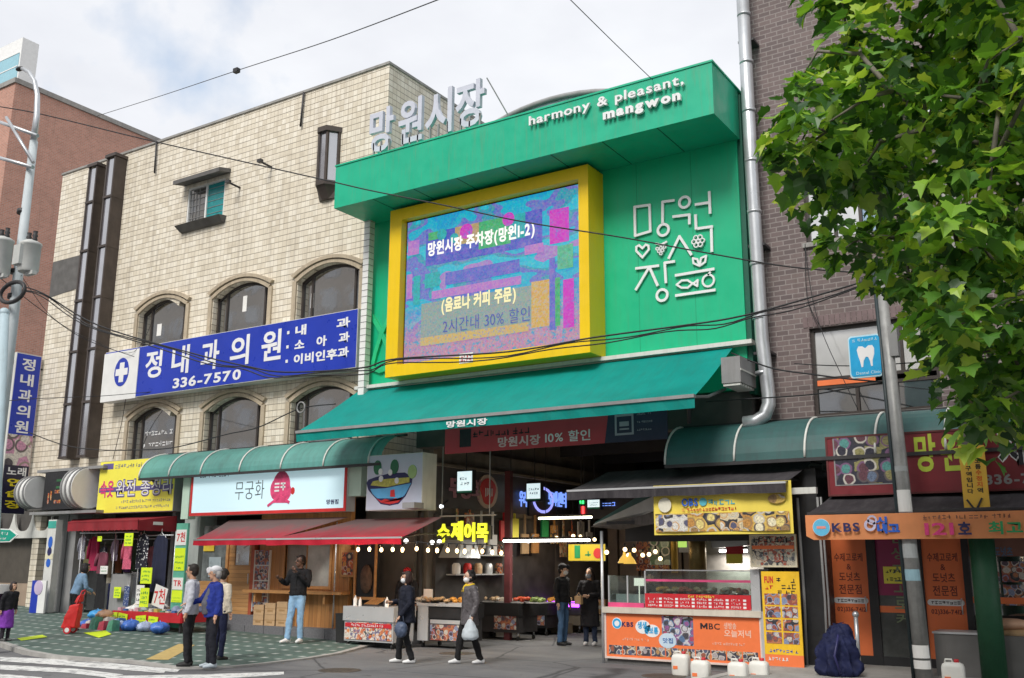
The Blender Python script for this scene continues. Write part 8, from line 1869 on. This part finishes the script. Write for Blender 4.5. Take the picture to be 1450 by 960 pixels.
def person(label, px, py, zg, face, H=1.7, top=(.1, .1, .1), legs=(.03, .03, .04), shoes=(.7, .7, .7), hair=(.02, .015, .012), skinc=(.55, .33, .22), hairstyle='short', top_len=.86, top_w=1.0, top_rough=.85,
           arms=None, leg=None, lean=(0, 0), turn=0, mask=None, cap=None, inner=None, skirt=None, scarf=None, pos=None, hold=None, group=None, belly=0):
    p = pos or atZ(px, py, zg); s = H / 1.7
    t = thing('person', label, 'person', (p[0], p[1], zg), group, math.atan2(face[0], -face[1])); t.scale = (s, s, s)
    A = dict(elL=(.235, .03, 1.13), wrL=(.245, -.03, .89), elR=(-.235, .03, 1.13), wrR=(-.245, -.03, .89)); A.update(arms or {})
    G = dict(knL=(.095, -.02, .49), anL=(.10, .02, .085), knR=(-.095, -.02, .49), anR=(-.10, .02, .085), toeL=(.02, -1), toeR=(-.02, -1)); G.update(leg or {})
    lx, ly = lean
    def up(q, k=None):   # shear of the trunk for a lean
        k = max(0, (q[2] - .9)) / .55; return (q[0] + lx * k, q[1] + ly * k, q[2])
    shL, shR = up((.175, .0, 1.375)), up((-.175, .0, 1.375)); hipL, hipR = (.085, .0, .90), (-.085, .0, .90)
    hd = up((0, -.02, 1.575)); nk = up((0, .0, 1.43))
    for k in ('elL', 'wrL', 'elR', 'wrR'): A[k] = up(A[k]) if not (arms and k in arms) else A[k]
    c, s_ = math.cos(R(turn)), math.sin(R(turn))
    def hr(x, y, z): return (hd[0] + x * c - y * s_, hd[1] + x * s_ + y * c, hd[2] + z)
    # body: one surface
    b = MB()
    b.ball(hr(0, .005, .03), (.074, .092, .088), 16, 12); b.ball(hr(0, -.025, -.04), (.056, .062, .07), 14, 10); b.ball(hr(0, -.055, -.085), (.03, .03, .025), 10, 8)
    b.tube([hr(0, -.085, .035), hr(0, -.108, -.012), hr(0, -.09, -.022)], [.011, .017, .012], 8)
    for sx in (-1, 1): b.ball(hr(sx * .076, .015, .0), (.012, .024, .034), 8, 6)
    b.tube([hr(0, .012, -.04), nk, up((0, .01, 1.34))], [.052, .056, .07], 12)
    b.tube([up((0, 0, 1.39)), up((0, 0, 1.2)), (0, .0, 1.0), (0, 0, .86)], [(.085, .14), (.09, .135), (.085, .12), (.09, .13)], 14)
    for sd, sh, el, wr_ in ((1, shL, A['elL'], A['wrL']), (-1, shR, A['elR'], A['wrR'])):
        b.tube([sh, el, wr_], [.046, .038, .026], 10)
        d = (Vector(wr_) - Vector(el)).normalized(); side = d.cross(Vector((0, 1, 0))); side = side.normalized() if side.length > .2 else Vector((1, 0, 0)); pn = d.cross(side).normalized()
        w = Vector(wr_); pc = w + d * .055
        b.tube([w - d * .02, w + d * .02, w + d * .085], [(.026, .018), (.036, .016), (.038, .015)], 8)
        for i, L in enumerate((.066, .076, .07, .055)):
            o_ = (i - 1.5) * .019; q = w + d * .083 + side * o_
            b.tube([q - d * .02, q + d * L * .55 + pn * .008 * -1, q + d * L * .9 - pn * .03], [.0105, .0098, .0085], 6)
        th = w + d * .03 + side * (.033 * sd); b.tube([w + d * .015, th + side * .012 * sd, th + d * .04 + side * .024 * sd - pn * .012], [.014, .012, .0095], 6)
    for hp, kn, an in ((hipL, G['knL'], G['anL']), (hipR, G['knR'], G['anR'])): b.tube([(hp[0], hp[1], hp[2]), kn, an], [.075, .05, .036], 10)
    fuse(b, .0105, 2).build('body', skin(skinc), t, local=True)
    # eyes, brows and mouth as small parts of the face
    if not mask or True:
        for sx in (-1, 1):
            e = MB(); e.ball(hr(sx * .031, -.083, .012), (.013, .008, .007), 8, 6); e.build('eye', M['inkblack'], t, local=True)
            e = MB(); q = hr(sx * .031, -.088, .034); e.ball(q, (.018, .007, .0045), 8, 5); e.build('eyebrow', cloth(hair), t, local=True)
    if not mask:
        e = MB(); e.ball(hr(0, -.087, -.052), (.024, .008, .006), 8, 6); e.build('mouth', mat('lip', (.36, .14, .12), .5) if 'lip' not in bpy.data.materials else bpy.data.materials['lip'], t, local=True)
    else:
        e = MB(); e.ball(hr(0, -.048, -.048), (.064, .066, .058), 14, 10); e.tube([hr(-.074, .01, .0), hr(-.06, -.06, -.02), hr(.06, -.06, -.02), hr(.074, .01, .0)], .004, 5); e.build('face_mask', cloth(mask, .7, .05), t, local=True)
    # hair
    b = MB()
    if not cap: b.ball(hr(0, .026, .052), (.083, .090, .085), 16, 12)
    b.ball(hr(0, .05, .0), (.078, .065, .09), 14, 10)
    for sx in (-1, 1): b.ball(hr(sx * .066, .02, .035), (.022, .05, .055), 10, 8)
    if hairstyle == 'bob':
        b.ball(hr(0, .055, -.03), (.095, .07, .12), 14, 10)
        for sx in (-1, 1): b.ball(hr(sx * .076, .01, -.03), (.028, .055, .105), 10, 8)
        b.ball(hr(0, -.06, .085), (.06, .04, .03), 10, 8)
    elif hairstyle == 'perm':
        for i in range(16):
            a = i * 2.4; b.ball(hr(.07 * math.cos(a), .05 + .05 * math.sin(a), .02 + .09 * math.sin(i * 1.1)), (.04, .04, .04), 8, 6)
    elif hairstyle == 'long':
        b.tube([hr(0, .06, .02), hr(0, .09, -.12), hr(0, .1, -.25)], [(.06, .09), (.05, .11), (.03, .09)], 12)
        for sx in (-1, 1): b.tube([hr(sx * .075, .02, .03), hr(sx * .085, .01, -.1), hr(sx * .08, -.01, -.22)], [.03, .03, .02], 8)
    elif not cap: b.ball(hr(0, -.045, .098), (.055, .04, .022), 10, 8)
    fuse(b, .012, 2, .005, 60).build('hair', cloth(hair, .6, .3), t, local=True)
    if cap:
        b = MB(); b.ball(hr(0, .015, .075), (.09, .105, .072), 16, 10); b.tube([hr(0, -.08, .07), hr(0, -.155, .055)], [(.012, .07), (.008, .05)], 10); fuse(b, .012, 2).build('cap', cloth(cap, .8), t, local=True)
    # trousers
    wz = .98
    b = MB(); b.tube([(0, .0, wz), (0, .005, .90), (0, .01, .80)], [(.105, .145), (.118, .172), (.085, .12)], 16)
    for hp, kn, an, sx in ((hipL, G['knL'], G['anL'], 1), (hipR, G['knR'], G['anR'], -1)):
        m1 = lerp(hp, kn, .5); m2 = lerp(kn, an, .45); b.tube([(hp[0], hp[1], hp[2] + .02), m1, kn, m2, (an[0], an[1], an[2] - .015)], [.092, .082, .066, .062, .058], 12)
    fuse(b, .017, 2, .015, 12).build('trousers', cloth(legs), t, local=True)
    for an, toe in ((G['anL'], G['toeL']), (G['anR'], G['toeR'])):
        d = Vector((toe[0], toe[1], 0)).normalized(); a = Vector((an[0], an[1], 0)); z0 = an[2] - .085
        b = MB(); b.tube([a - d * .065 + Vector((0, 0, z0 + .045)), a + Vector((0, 0, z0 + .055)), a + d * .10 + Vector((0, 0, z0 + .04)), a + d * .175 + Vector((0, 0, z0 + .032))], [(.035, .045), (.046, .052), (.046, .036), (.03, .025)], 12)
        b.tube([a + Vector((0, 0, z0 + .05)), a + Vector((0, 0, z0 + .11))], .045, 10)
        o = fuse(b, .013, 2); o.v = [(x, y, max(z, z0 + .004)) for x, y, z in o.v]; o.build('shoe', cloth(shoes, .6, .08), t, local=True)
    # upper garment
    W_ = top_w
    def torso(b, z0, grow=0):
        rows = [(1.425, .06, .062), (1.40, .10, .14), (1.36, .115, .185), (1.26, .125, .185), (1.12, .125 + belly, .172), (1.0, .125 + belly, .175), (z0, .13 + belly * .6, .185)]
        if z0 < .8: rows = rows[:-1] + [(.9, .135, .19), (z0, .15, .205)]
        b.tube([up((0, 0 - (belly * .5 if 1 <= z <= 1.13 else 0), z)) if z > .9 else (0, 0, z) for z, _, _ in rows], [((d + grow) * W_, (w + grow) * W_) for _, d, w in rows], 18)
    b = MB(); torso(b, top_len)
    for sh, el, wr_, sx in ((shL, A['elL'], A['wrL'], 1), (shR, A['elR'], A['wrR'], -1)):
        b.tube([(sh[0] * .72, sh[1], sh[2] - .01), sh, lerp(sh, el, .5), el, lerp(el, wr_, .5), wr_], [.07, .075, .068, .06, .054, .046], 12)
    b.tube([nk, up((0, .0, 1.40))], [.062, .075], 12)
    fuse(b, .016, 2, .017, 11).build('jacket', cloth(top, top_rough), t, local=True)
    if skirt is None and top_len > .6:   # zip, collar and pocket flaps
        zy = lambda z: -.125 * W_ - belly * 1.45 * (1 if .95 < z < 1.2 else .5) - .012 + (ly * max(0, (z - .9)) / .55)
        if not inner:
            b = MB(); b.tube([(lx * max(0, (z - .9)) / .55, zy(z), z) for z in (1.36, 1.2, 1.05, max(.9, top_len + .04))], .006, 5); b.build('zip', cloth((top[0] * .45 + .02, top[1] * .45 + .02, top[2] * .45 + .02), .5), t, local=True)
        b = MB(); b.tube([up((.07 * math.cos(R(a)), .072 * math.sin(R(a)) - .004, 1.425 + .012 * (1 if a in (0, 180) else 0))) for a in range(0, 360, 24)], .018, 6, closed=True); b.build('collar', cloth((top[0] * .8, top[1] * .8, top[2] * .8)), t, local=True)
        for sd in (-1, 1):
            b = MB(); b.tube([(sd * .10, -.118 * W_ - belly, 1.0), (sd * .15, -.095 * W_ - belly * .6, .96)], .008, 5); b.build('pocket', cloth((top[0] * .6 + .01, top[1] * .6 + .01, top[2] * .6 + .01)), t, local=True)
    if inner:   # the front of an open jacket
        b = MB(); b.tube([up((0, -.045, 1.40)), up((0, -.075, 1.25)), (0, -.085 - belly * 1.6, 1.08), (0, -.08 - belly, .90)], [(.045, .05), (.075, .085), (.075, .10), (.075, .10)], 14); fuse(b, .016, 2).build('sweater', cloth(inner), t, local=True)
    if skirt:
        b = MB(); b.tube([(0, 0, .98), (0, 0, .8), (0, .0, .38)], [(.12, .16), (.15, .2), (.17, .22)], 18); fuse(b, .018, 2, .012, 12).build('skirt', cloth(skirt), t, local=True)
    if scarf:
        b = MB(); b.tube([up((.075 * math.cos(R(a)), .07 * math.sin(R(a)), 1.43 + .012 * math.sin(R(a * 2)))) for a in range(0, 360, 20)], .028, 8, closed=True); b.tube([up((-.02, -.09, 1.42)), up((-.03, -.13, 1.3))], [.03, .035], 8); fuse(b, .012, 2).build('scarf', cloth(scarf), t, local=True)
    if hold: hold(t)
    return t
def on_img(vx, vy):
    """world heading for a heading given as image right and towards the camera"""
    d = Vector((RT.x, RT.y)) * vx - Vector((FW.x, FW.y)).normalized() * vy; return (d.x, d.y)
zk = .03
person('man in a pale grey jacket and black trousers looking along the street', 264, 944, zk, on_img(-1, .15), 1.70, (.50, .51, .56), (.014, .014, .017), (.02, .02, .02), top_len=.86, turn=-15, skinc=(.48, .27, .17), arms=dict(elR=(-.25, .0, 1.12), wrR=(-.2, -.16, .95)))
person('man in a royal blue jacket and white cap pointing with an outstretched arm', 297, 946, zk, on_img(-.85, .55), 1.66, (.018, .035, .24), (.014, .015, .022), (.42, .48, .52), hair=(.35, .34, .33), skinc=(.50, .28, .18), cap=(.62, .62, .64), inner=(.10, .10, .12), belly=.04, turn=-30,
       arms=dict(elR=(-.30, -.12, 1.13), wrR=(-.30, -.36, 1.08)))
person('man in a cream jacket half hidden behind the man in the white cap', 308, 935, pave_z(-14), on_img(.3, -.4), 1.62, (.62, .55, .44), (.014, .018, .05), (.03, .03, .03), skinc=(.45, .26, .17), turn=40)
def phone(t):
    b = MB(); b.box(-.35, -.315, -.25, -.24, 1.2, 1.34); tag_ = b.build('phone', M['white'], t, local=True)
person('tall man in a black sweater and pale jeans leaning by the serving shelf', 418, 910, pave_z(-16.2), on_img(-.25, 1), 1.84, (.012, .012, .014), (.24, .40, .58), (.72, .71, .70), hair=(.015, .01, .008), skinc=(.12, .06, .04), turn=-35, top_len=.90, top_w=1.02,
       lean=(.0, .06), arms=dict(elR=(-.28, .02, 1.13), wrR=(-.31, -.17, 1.22), elL=(.25, -.02, 1.12), wrL=(.05, -.19, 1.37)), leg=dict(anL=(.13, -.06, .085), anR=(-.10, -.16, .085), knL=(.11, -.06, .49), knR=(-.09, -.10, .49), toeR=(-.5, -1), toeL=(.0, -1)))
def bag_front(t):
    b = MB(); b.ball((.10, -.17, .58), (.10, .07, .13), 14, 10); b.tube([(.08, -.15, .68), (.16, -.12, .80)], .012, 6); 
    o = b.build('bag', cloth((.10, .13, .20), .5), t, local=True)
person('masked woman in a navy black coat with bobbed hair holding a grey bag', 574, 939, .0, on_img(-1, .25), 1.62, (.012, .014, .026), (.012, .012, .014), (.74, .74, .73), hair=(.035, .018, .014), hairstyle='bob', mask=(.75, .76, .77), top_len=.74, top_w=1.22,
       arms=dict(elL=(.28, .02, 1.1), wrL=(.24, -.16, .88), elR=(-.26, -.02, 1.12), wrR=(-.2, -.26, 1.12)), leg=dict(anL=(.13, .10, .085), anR=(-.11, -.12, .085), knR=(-.1, -.1, .49)))
p_ = atZ(574, 939, 0)
tb = thing('shopping_bag', 'dark grey blue bag carried low by the woman in the navy coat', 'bag', (p_.x + .1, p_.y - .25, .46)); b = MB(); b.ball((p_.x + .1, p_.y - .28, .60), (.13, .10, .15), 14, 10)
b = fuse(b, .02, 2, .02, 14); b.build('bag_body', cloth((.075, .10, .16), .45), tb); b = MB(); b.tube([(p_.x + .04, p_.y - .28, .73), (p_.x + .1, p_.y - .24, .88), (p_.x + .16, p_.y - .28, .73)], .012, 6); b.build('handle', cloth((.05, .06, .09)), tb)
pw = atZ(664, 940, 0)
person('masked woman in a shiny grey jacket and yellow scarf walking past the stall', 664, 940, .0, on_img(-1, .45), 1.64, (.105, .095, .10), (.013, .012, .013), (.72, .72, .72), hair=(.012, .01, .01), hairstyle='perm', mask=(.78, .77, .76), top_len=.70, top_w=1.1, top_rough=.38, scarf=(.70, .48, .03), skinc=(.55, .34, .24),
       leg=dict(anL=(.10, .20, .085), anR=(-.10, -.20, .085), knL=(.1, .05, .49), knR=(-.1, -.14, .50)), arms=dict(elL=(.27, .04, 1.12), wrL=(.27, -.06, .86)))
fx, fy = on_img(-1, .45); L_ = Vector((-fy, fx)).normalized() * -1
f2 = Vector(on_img(-1, .45)).normalized(); lf = Vector((-f2.y, f2.x))
hx, hy = pw.x + lf.x * .26 + f2.x * .09, pw.y + lf.y * .26 + f2.y * .09
tb = thing('shopping_bag', 'translucent white plastic bag hanging from the grey jacketed woman\'s hand', 'bag', (hx, hy, .46)); b = MB(); b.lathe((hx, hy, .44), [(.12, 0), (.155, .05), (.14, .16), (.08, .27), (.035, .36)], 16); b = fuse(b, .018, 2, .014, 16); b.build('bag_body', thin('white_bag_film', (.72, .78, .82), .4, .4), tb); b = MB(); b.tube([(hx - .02, hy, .78), (hx, hy, .86), (hx + .02, hy, .78)], .012, 6); b.build('handle', bpy.data.materials['white_bag_film'], tb)
b = MB(); b.tube([(hx, hy, .87), (hx, hy, .93)], .045, 12); 
person('man in a black jacket, jeans and dark cap facing his companion in the lane', 797, 914, .0, on_img(.75, .5), 1.76, (.012, .012, .014), (.06, .12, .22), (.02, .02, .022), hair=(.012, .01, .01), mask=(.62, .62, .62), cap=(.012, .012, .015), turn=15, top_len=.90, top_w=1.05)
person('woman in a long black coat and grey mask standing under the black awning', 836, 914, .0, on_img(-.35, 1), 1.68, (.014, .013, .016), (.02, .03, .06), (.6, .6, .6), hair=(.02, .012, .01), hairstyle='long', mask=(.30, .33, .38), top_len=.42, top_w=1.08, turn=-10,
       arms=dict(elL=(.25, -.04, 1.12), wrL=(.05, -.26, 1.10), elR=(-.26, -.02, 1.12), wrR=(-.16, -.28, 1.0)))
p_ = atZ(836, 914, 0); q_ = Vector(on_img(-.35, 1)).normalized()
tb = thing('paper_bag', 'small tan paper bag held by the woman in the long coat', 'bag', (p_.x + q_.x * .33, p_.y + q_.y * .33, .9)); cx_, cy_ = p_.x + q_.x * .36 - .13, p_.y + q_.y * .36 - .08; b = MB(); b.box(cx_ - .08, cx_ + .08, cy_ - .05, cy_ + .05, .90, 1.08); b.build('bag_body', M['card'], tb); b = MB(); b.tube([(cx_ - .05, cy_, 1.08), (cx_, cy_, 1.15), (cx_ + .05, cy_, 1.08)], .008, 5); b.build('handle', M['card'], tb)
# woman with the red shopping cart
def fpos(px, py, z=None):
    zz = .2
    for _ in range(8): p = atZ(px, py, zz); zz = pave_z(p.x)
    return p, zz
p_, zz = fpos(101, 893)
person('woman in a denim blue jacket stooping over a red shopping cart', 101, 893, zz, on_img(.55, -.5), 1.52, (.16, .26, .38), (.015, .015, .018), (.03, .03, .03), hair=(.015, .012, .012), hairstyle='bob', pos=p_, lean=(0, -.16), top_len=.9, arms=dict(elR=(-.26, -.18, 1.08), wrR=(-.2, -.36, .98), elL=(.25, -.18, 1.08), wrL=(.2, -.36, .98)))
c, zz = fpos(99, 897); t = thing('shopping_cart', 'red two wheeled shopping cart pulled by the woman in denim blue', 'shopping cart', (c.x, c.y, zz)); Rx = Vector((RT.x, RT.y, 0)).normalized()
ang = math.atan2(Rx.y, Rx.x); t.rotation_euler = (0, 0, ang)
b = MB(); b.hexa([(-.17, -.14, .12), (.15, -.14, .12), (.15, .14, .12), (-.17, .14, .12)], [(-.02, -.12, .62), (.2, -.12, .66), (.2, .12, .66), (-.02, .12, .62)]); fuse(b, .025, 2, .015, 12).build('cart_bag', mat('cart_red', (.62, .02, .02), .6, var=.15), t, local=True)
b = MB(); b.hexa([(.05, -.1, .66), (.2, -.1, .68), (.2, .1, .68), (.05, .1, .66)], [(.12, -.08, .82), (.22, -.08, .86), (.22, .08, .86), (.12, .08, .82)]); fuse(b, .025, 2).build('cart_flap', bpy.data.materials['cart_red'], t, local=True)
b = MB(); 
for y in (-.1, .1): b.tube([(-.08, y, .08), (.22, y, .92)], .012, 6)
b.tube([(.22, -.1, .92), (.24, 0, .94), (.22, .1, .92)], .018, 8); b.build('cart_frame', M['redpaint'], t, local=True)
for y in (-.16, .16):
    b = MB(); b.tube([(.0, y - .02, .085), (.0, y + .02, .085)], .085, 18); b.build('wheel', M['redpaint'], t, local=True); b = MB(); b.tube([(.0, y - .024, .085), (.0, y + .024, .085)], .05, 14); b.build('wheel_hub', M['paper'], t, local=True)
# small stooped person at the photograph's edge
p_, zz = fpos(6, 908)
person('small stooped person in a black jacket with a purple hem at the kerb', 6, 908, zz, on_img(.6, .3), 1.18, (.018, .018, .022), (.03, .025, .035), (.1, .1, .1), hair=(.04, .03, .03), hairstyle='bob', pos=p_, skirt=(.22, .05, .40), lean=(0, -.1))
b = MB(); q0 = at(3, 834, p_.y - .1); b.box(q0.x - .35, q0.x + .08, p_.y - .2, p_.y + .1, q0.z - .09, q0.z + .09); 
t = thing('parcel', 'white parcel at the photo\'s left edge beside the stooped person', 'parcel', (q0.x, p_.y, q0.z - .09)); b.build('parcel_box', M['paper'], t); b = MB(); b.box(q0.x - .33, q0.x + .03, p_.y - .18, p_.y + .08, q0.z - .62, q0.z - .092); b.build('dark_bundle', cloth((.06, .03, .06)), t)
# navy tarpaulin thrown over a parked scooter
c = atZ(1184, 958, .14); q = Vector((RT.x, RT.y, 0)).normalized(); b = MB()
for u, z, rx_, rz_ in ((0, .12, .40, .2), (.0, .28, .34, .24), (.03, .45, .26, .22), (.05, .60, .17, .17)):
    p = c + q * u; b.ball((p.x, p.y + .15, .14 + z), (rx_ * .82, rx_ * .66, rz_), 18, 12)
b = fuse(b, .022, 3); V = []
for x, y, z in b.v:
    an = math.atan2(y - c.y - .15, x - c.x); n1 = mnoise.noise(Vector((an * 2.2, z * 1.6, 1))); n2 = mnoise.noise(Vector((an * 5 + z * 4, z * 5, 4))); k = .07 * (1 - abs(n1) * 2.6) + .035 * (1 - abs(n2) * 2.4) - .03
    d = Vector((x - c.x, y - c.y - .15, 0)); d = d.normalized() if d.length > .01 else Vector((0, 0, 1)); V.append((x + d.x * k, y + d.y * k, max(z + k * .3, .142)))
b.v = V; t = thing('covered_scooter', 'heap under a crumpled navy tarpaulin beside the black pillar', 'covered heap', (c.x, c.y, .14)); b.build('tarpaulin', mat('navy_tarp', (.014, .018, .06), .7, var=.35, vs=5, spec=.2), t)
b = MB(); b.tube([(c.x + .1, c.y - .1, .75), (c.x + .05, c.y - .2, .45), (c.x + .12, c.y - .18, .2)], .018, 6); b.build('tie_cord', M['inknavy'], t)
# vendors
pv = at(575, 800, 17.9)
person('vendor in a red cap working behind the food cart', 0, 0, .0, on_img(-.3, 1), 1.66, (.02, .02, .024), (.02, .02, .02), hair=(.015, .012, .01), cap=(.50, .02, .03), pos=(pv.x, 17.95, 0), mask=(.7, .68, .66))
pv = at(908, 800, 18.0)
person('vendor in a black cap bending inside the orange fronted stall', 0, 0, .0, on_img(.5, .8), 1.66, (.03, .03, .035), (.02, .02, .02), hair=(.015, .012, .01), cap=(.015, .015, .018), pos=(pv.x, 18.2, 0), lean=(0, -.08))
pv = at(806, 830, 24.6)
person('vendor with dark hair sitting low behind the purple lit counter', 0, 0, -.32, on_img(-.3, 1), 1.55, (.06, .035, .03), (.02, .02, .02), hair=(.015, .012, .01), pos=(at(768, 850, 24.6).x, 24.75, 0))
person('vendor in a crimson apron behind the purple lit counter', 0, 0, -.2, on_img(.3, 1), 1.6, (.35, .02, .06), (.02, .02, .02), hair=(.015, .012, .01), pos=(at(785, 850, 24.6).x, 24.7, 0))
# ================================================================== PLANE TREE
def leafmat():
    m, nt, b = newmat('plane_leaf')
    g = nd(nt, 'ShaderNodeNewGeometry'); c = ramp(nt, g.outputs['Random Per Island'], [(0, (.03, .085, .022)), (.36, (.075, .20, .032)), (.6, (.17, .37, .045)), (.82, (.32, .54, .06)), (1, (.50, .62, .10))])
    nt.links.new(c, b.inputs['Base Color']); b.inputs['Roughness'].default_value = .38; b.inputs['Specular IOR Level'].default_value = .5
    t = nd(nt, 'ShaderNodeBsdfTranslucent'); tc_ = mixc(nt, 1, c, (1.0, 1.0, .5), 'MULTIPLY'); nt.links.new(tc_, t.inputs[0])
    x = nd(nt, 'ShaderNodeMixShader'); x.inputs[0].default_value = .44; o = nt.nodes['Material Output']
    nt.links.new(b.outputs[0], x.inputs[1]); nt.links.new(t.outputs[0], x.inputs[2]); nt.links.new(x.outputs[0], o.inputs[0]); return m
LEAF = [(0, 0), (.18, -.12), (.40, -.08), (.42, .10), (.64, .26), (.47, .38), (.50, .62), (.27, .62), (.0, .98)]
LEAF = LEAF + [(-x, y) for x, y in LEAF[-2:0:-1]]
def leaf(mb, p, d, up_, size, rng):
    d = d.normalized(); s = d.cross(up_); s = s.normalized() if s.length > 1e-3 else Vector((1, 0, 0)); n = s.cross(d)
    o = len(mb.v); fold = .12 + .5 * rng.random(); droop = .6 * rng.random() - .05
    V = [p + d * .35 * size]
    for x, y in LEAF:
        q = p + s * (x * size) + d * (y * size) + n * (abs(x) * size * fold - y * y * size * droop); V.append(q)
    k = len(LEAF); mb.add(V, [(0, 1 + i, 1 + (i + 1) % k) for i in range(k)])
TX, TY = 0.55, 11.2
t = thing('plane_tree', 'leafy plane tree overhanging the right of the view', 'tree', (TX, TY, .1))
rng = random.Random(21)
br = MB(); br.tube([(TX, TY, .1), (TX + .03, TY, 1.5), (TX - .05, TY + .05, 3.2), (TX - .1, TY, 5.0)], [.24, .2, .18, .14], 14)
lv = MB(); clusters = []
def crown_ok(px, py):   # the crown's uneven outline as it stands against the house front
    lim = [(-80, 1110), (0, 1125), (60, 1165), (110, 1125), (150, 1090), (200, 1075), (250, 1100), (300, 1110), (330, 1160), (380, 1165), (410, 1200), (440, 1275), (520, 1300), (600, 1345), (650, 1365), (700, 1500)]
    for (y0, x0), (y1, x1) in zip(lim, lim[1:]):
        if y0 <= py < y1: return px > x0 + (x1 - x0) * (py - y0) / (y1 - y0)
    return False
def pix(P):
    v = P - C0; return 725 + F * v.dot(RT) / v.dot(FW), 480 + F * v.dot(DN) / v.dot(FW)
hubs = []
n = 0
while len(hubs) < 250 and n < 40000:
    n += 1
    a = rng.uniform(0, 6.283); z = rng.uniform(2.9, 9.4); rr = 4.5 * math.sqrt(max(.05, 1 - ((z - 5.6) / 4.6) ** 2)) * (rng.random() ** .5)
    P = Vector((TX + rr * math.cos(a), TY + rr * .72 * math.sin(a), z)); x, y = pix(P)
    if x < 1500 and y > -150:
        if not crown_ok(x - 22, y + 22): continue
    elif rng.random() < .55: continue
    if any((P - h).length < .36 for h in hubs): continue
    hubs.append(P)
hubs.sort(key=lambda h: (h - Vector((TX, TY, 4))).length)
forks = [Vector((TX - .05, TY + .05, 3.0)), Vector((TX - .1, TY, 4.2)), Vector((TX - .1, TY, 5.0))]; limbs = []
for h in hubs:
    base = min(forks + limbs, key=lambda f: (f - h).length + (.0 if f.z < h.z + .3 else 1.2))
    mid = (base + h) / 2 + Vector((rng.uniform(-.15, .15), rng.uniform(-.15, .15), rng.uniform(.0, .2))); L = (h - base).length
    br.tube([base, mid, h], [.012 + .018 * L, .010 + .010 * L, .007], 6); limbs.append(h)
    if L > 1: limbs.append(mid)
    for k in range(rng.randint(50, 66)):
        u = Vector((rng.gauss(0, 1), rng.gauss(0, 1), rng.gauss(0, .8))).normalized(); r = .46 * rng.random() ** .5; P = h + u * r; x, y = pix(P)
        if x < 1500 and -150 < y and not crown_ok(x, y): continue
        d = Vector((u.x + rng.uniform(-.5, .5), u.y + rng.uniform(-.5, .5), -.35 + rng.uniform(-.5, .35))); leaf(lv, P, d, Vector((rng.uniform(-.35, .35), rng.uniform(-.35, .35), 1)), rng.uniform(.11, .215), rng)
br.build('trunk', mat('plane_bark', (.17, .155, .12), .85, var=.45, vs=4, bmp=.3), t); lv.build('crown', leafmat(), t)
bpy.data.scenes.remove(TMP)
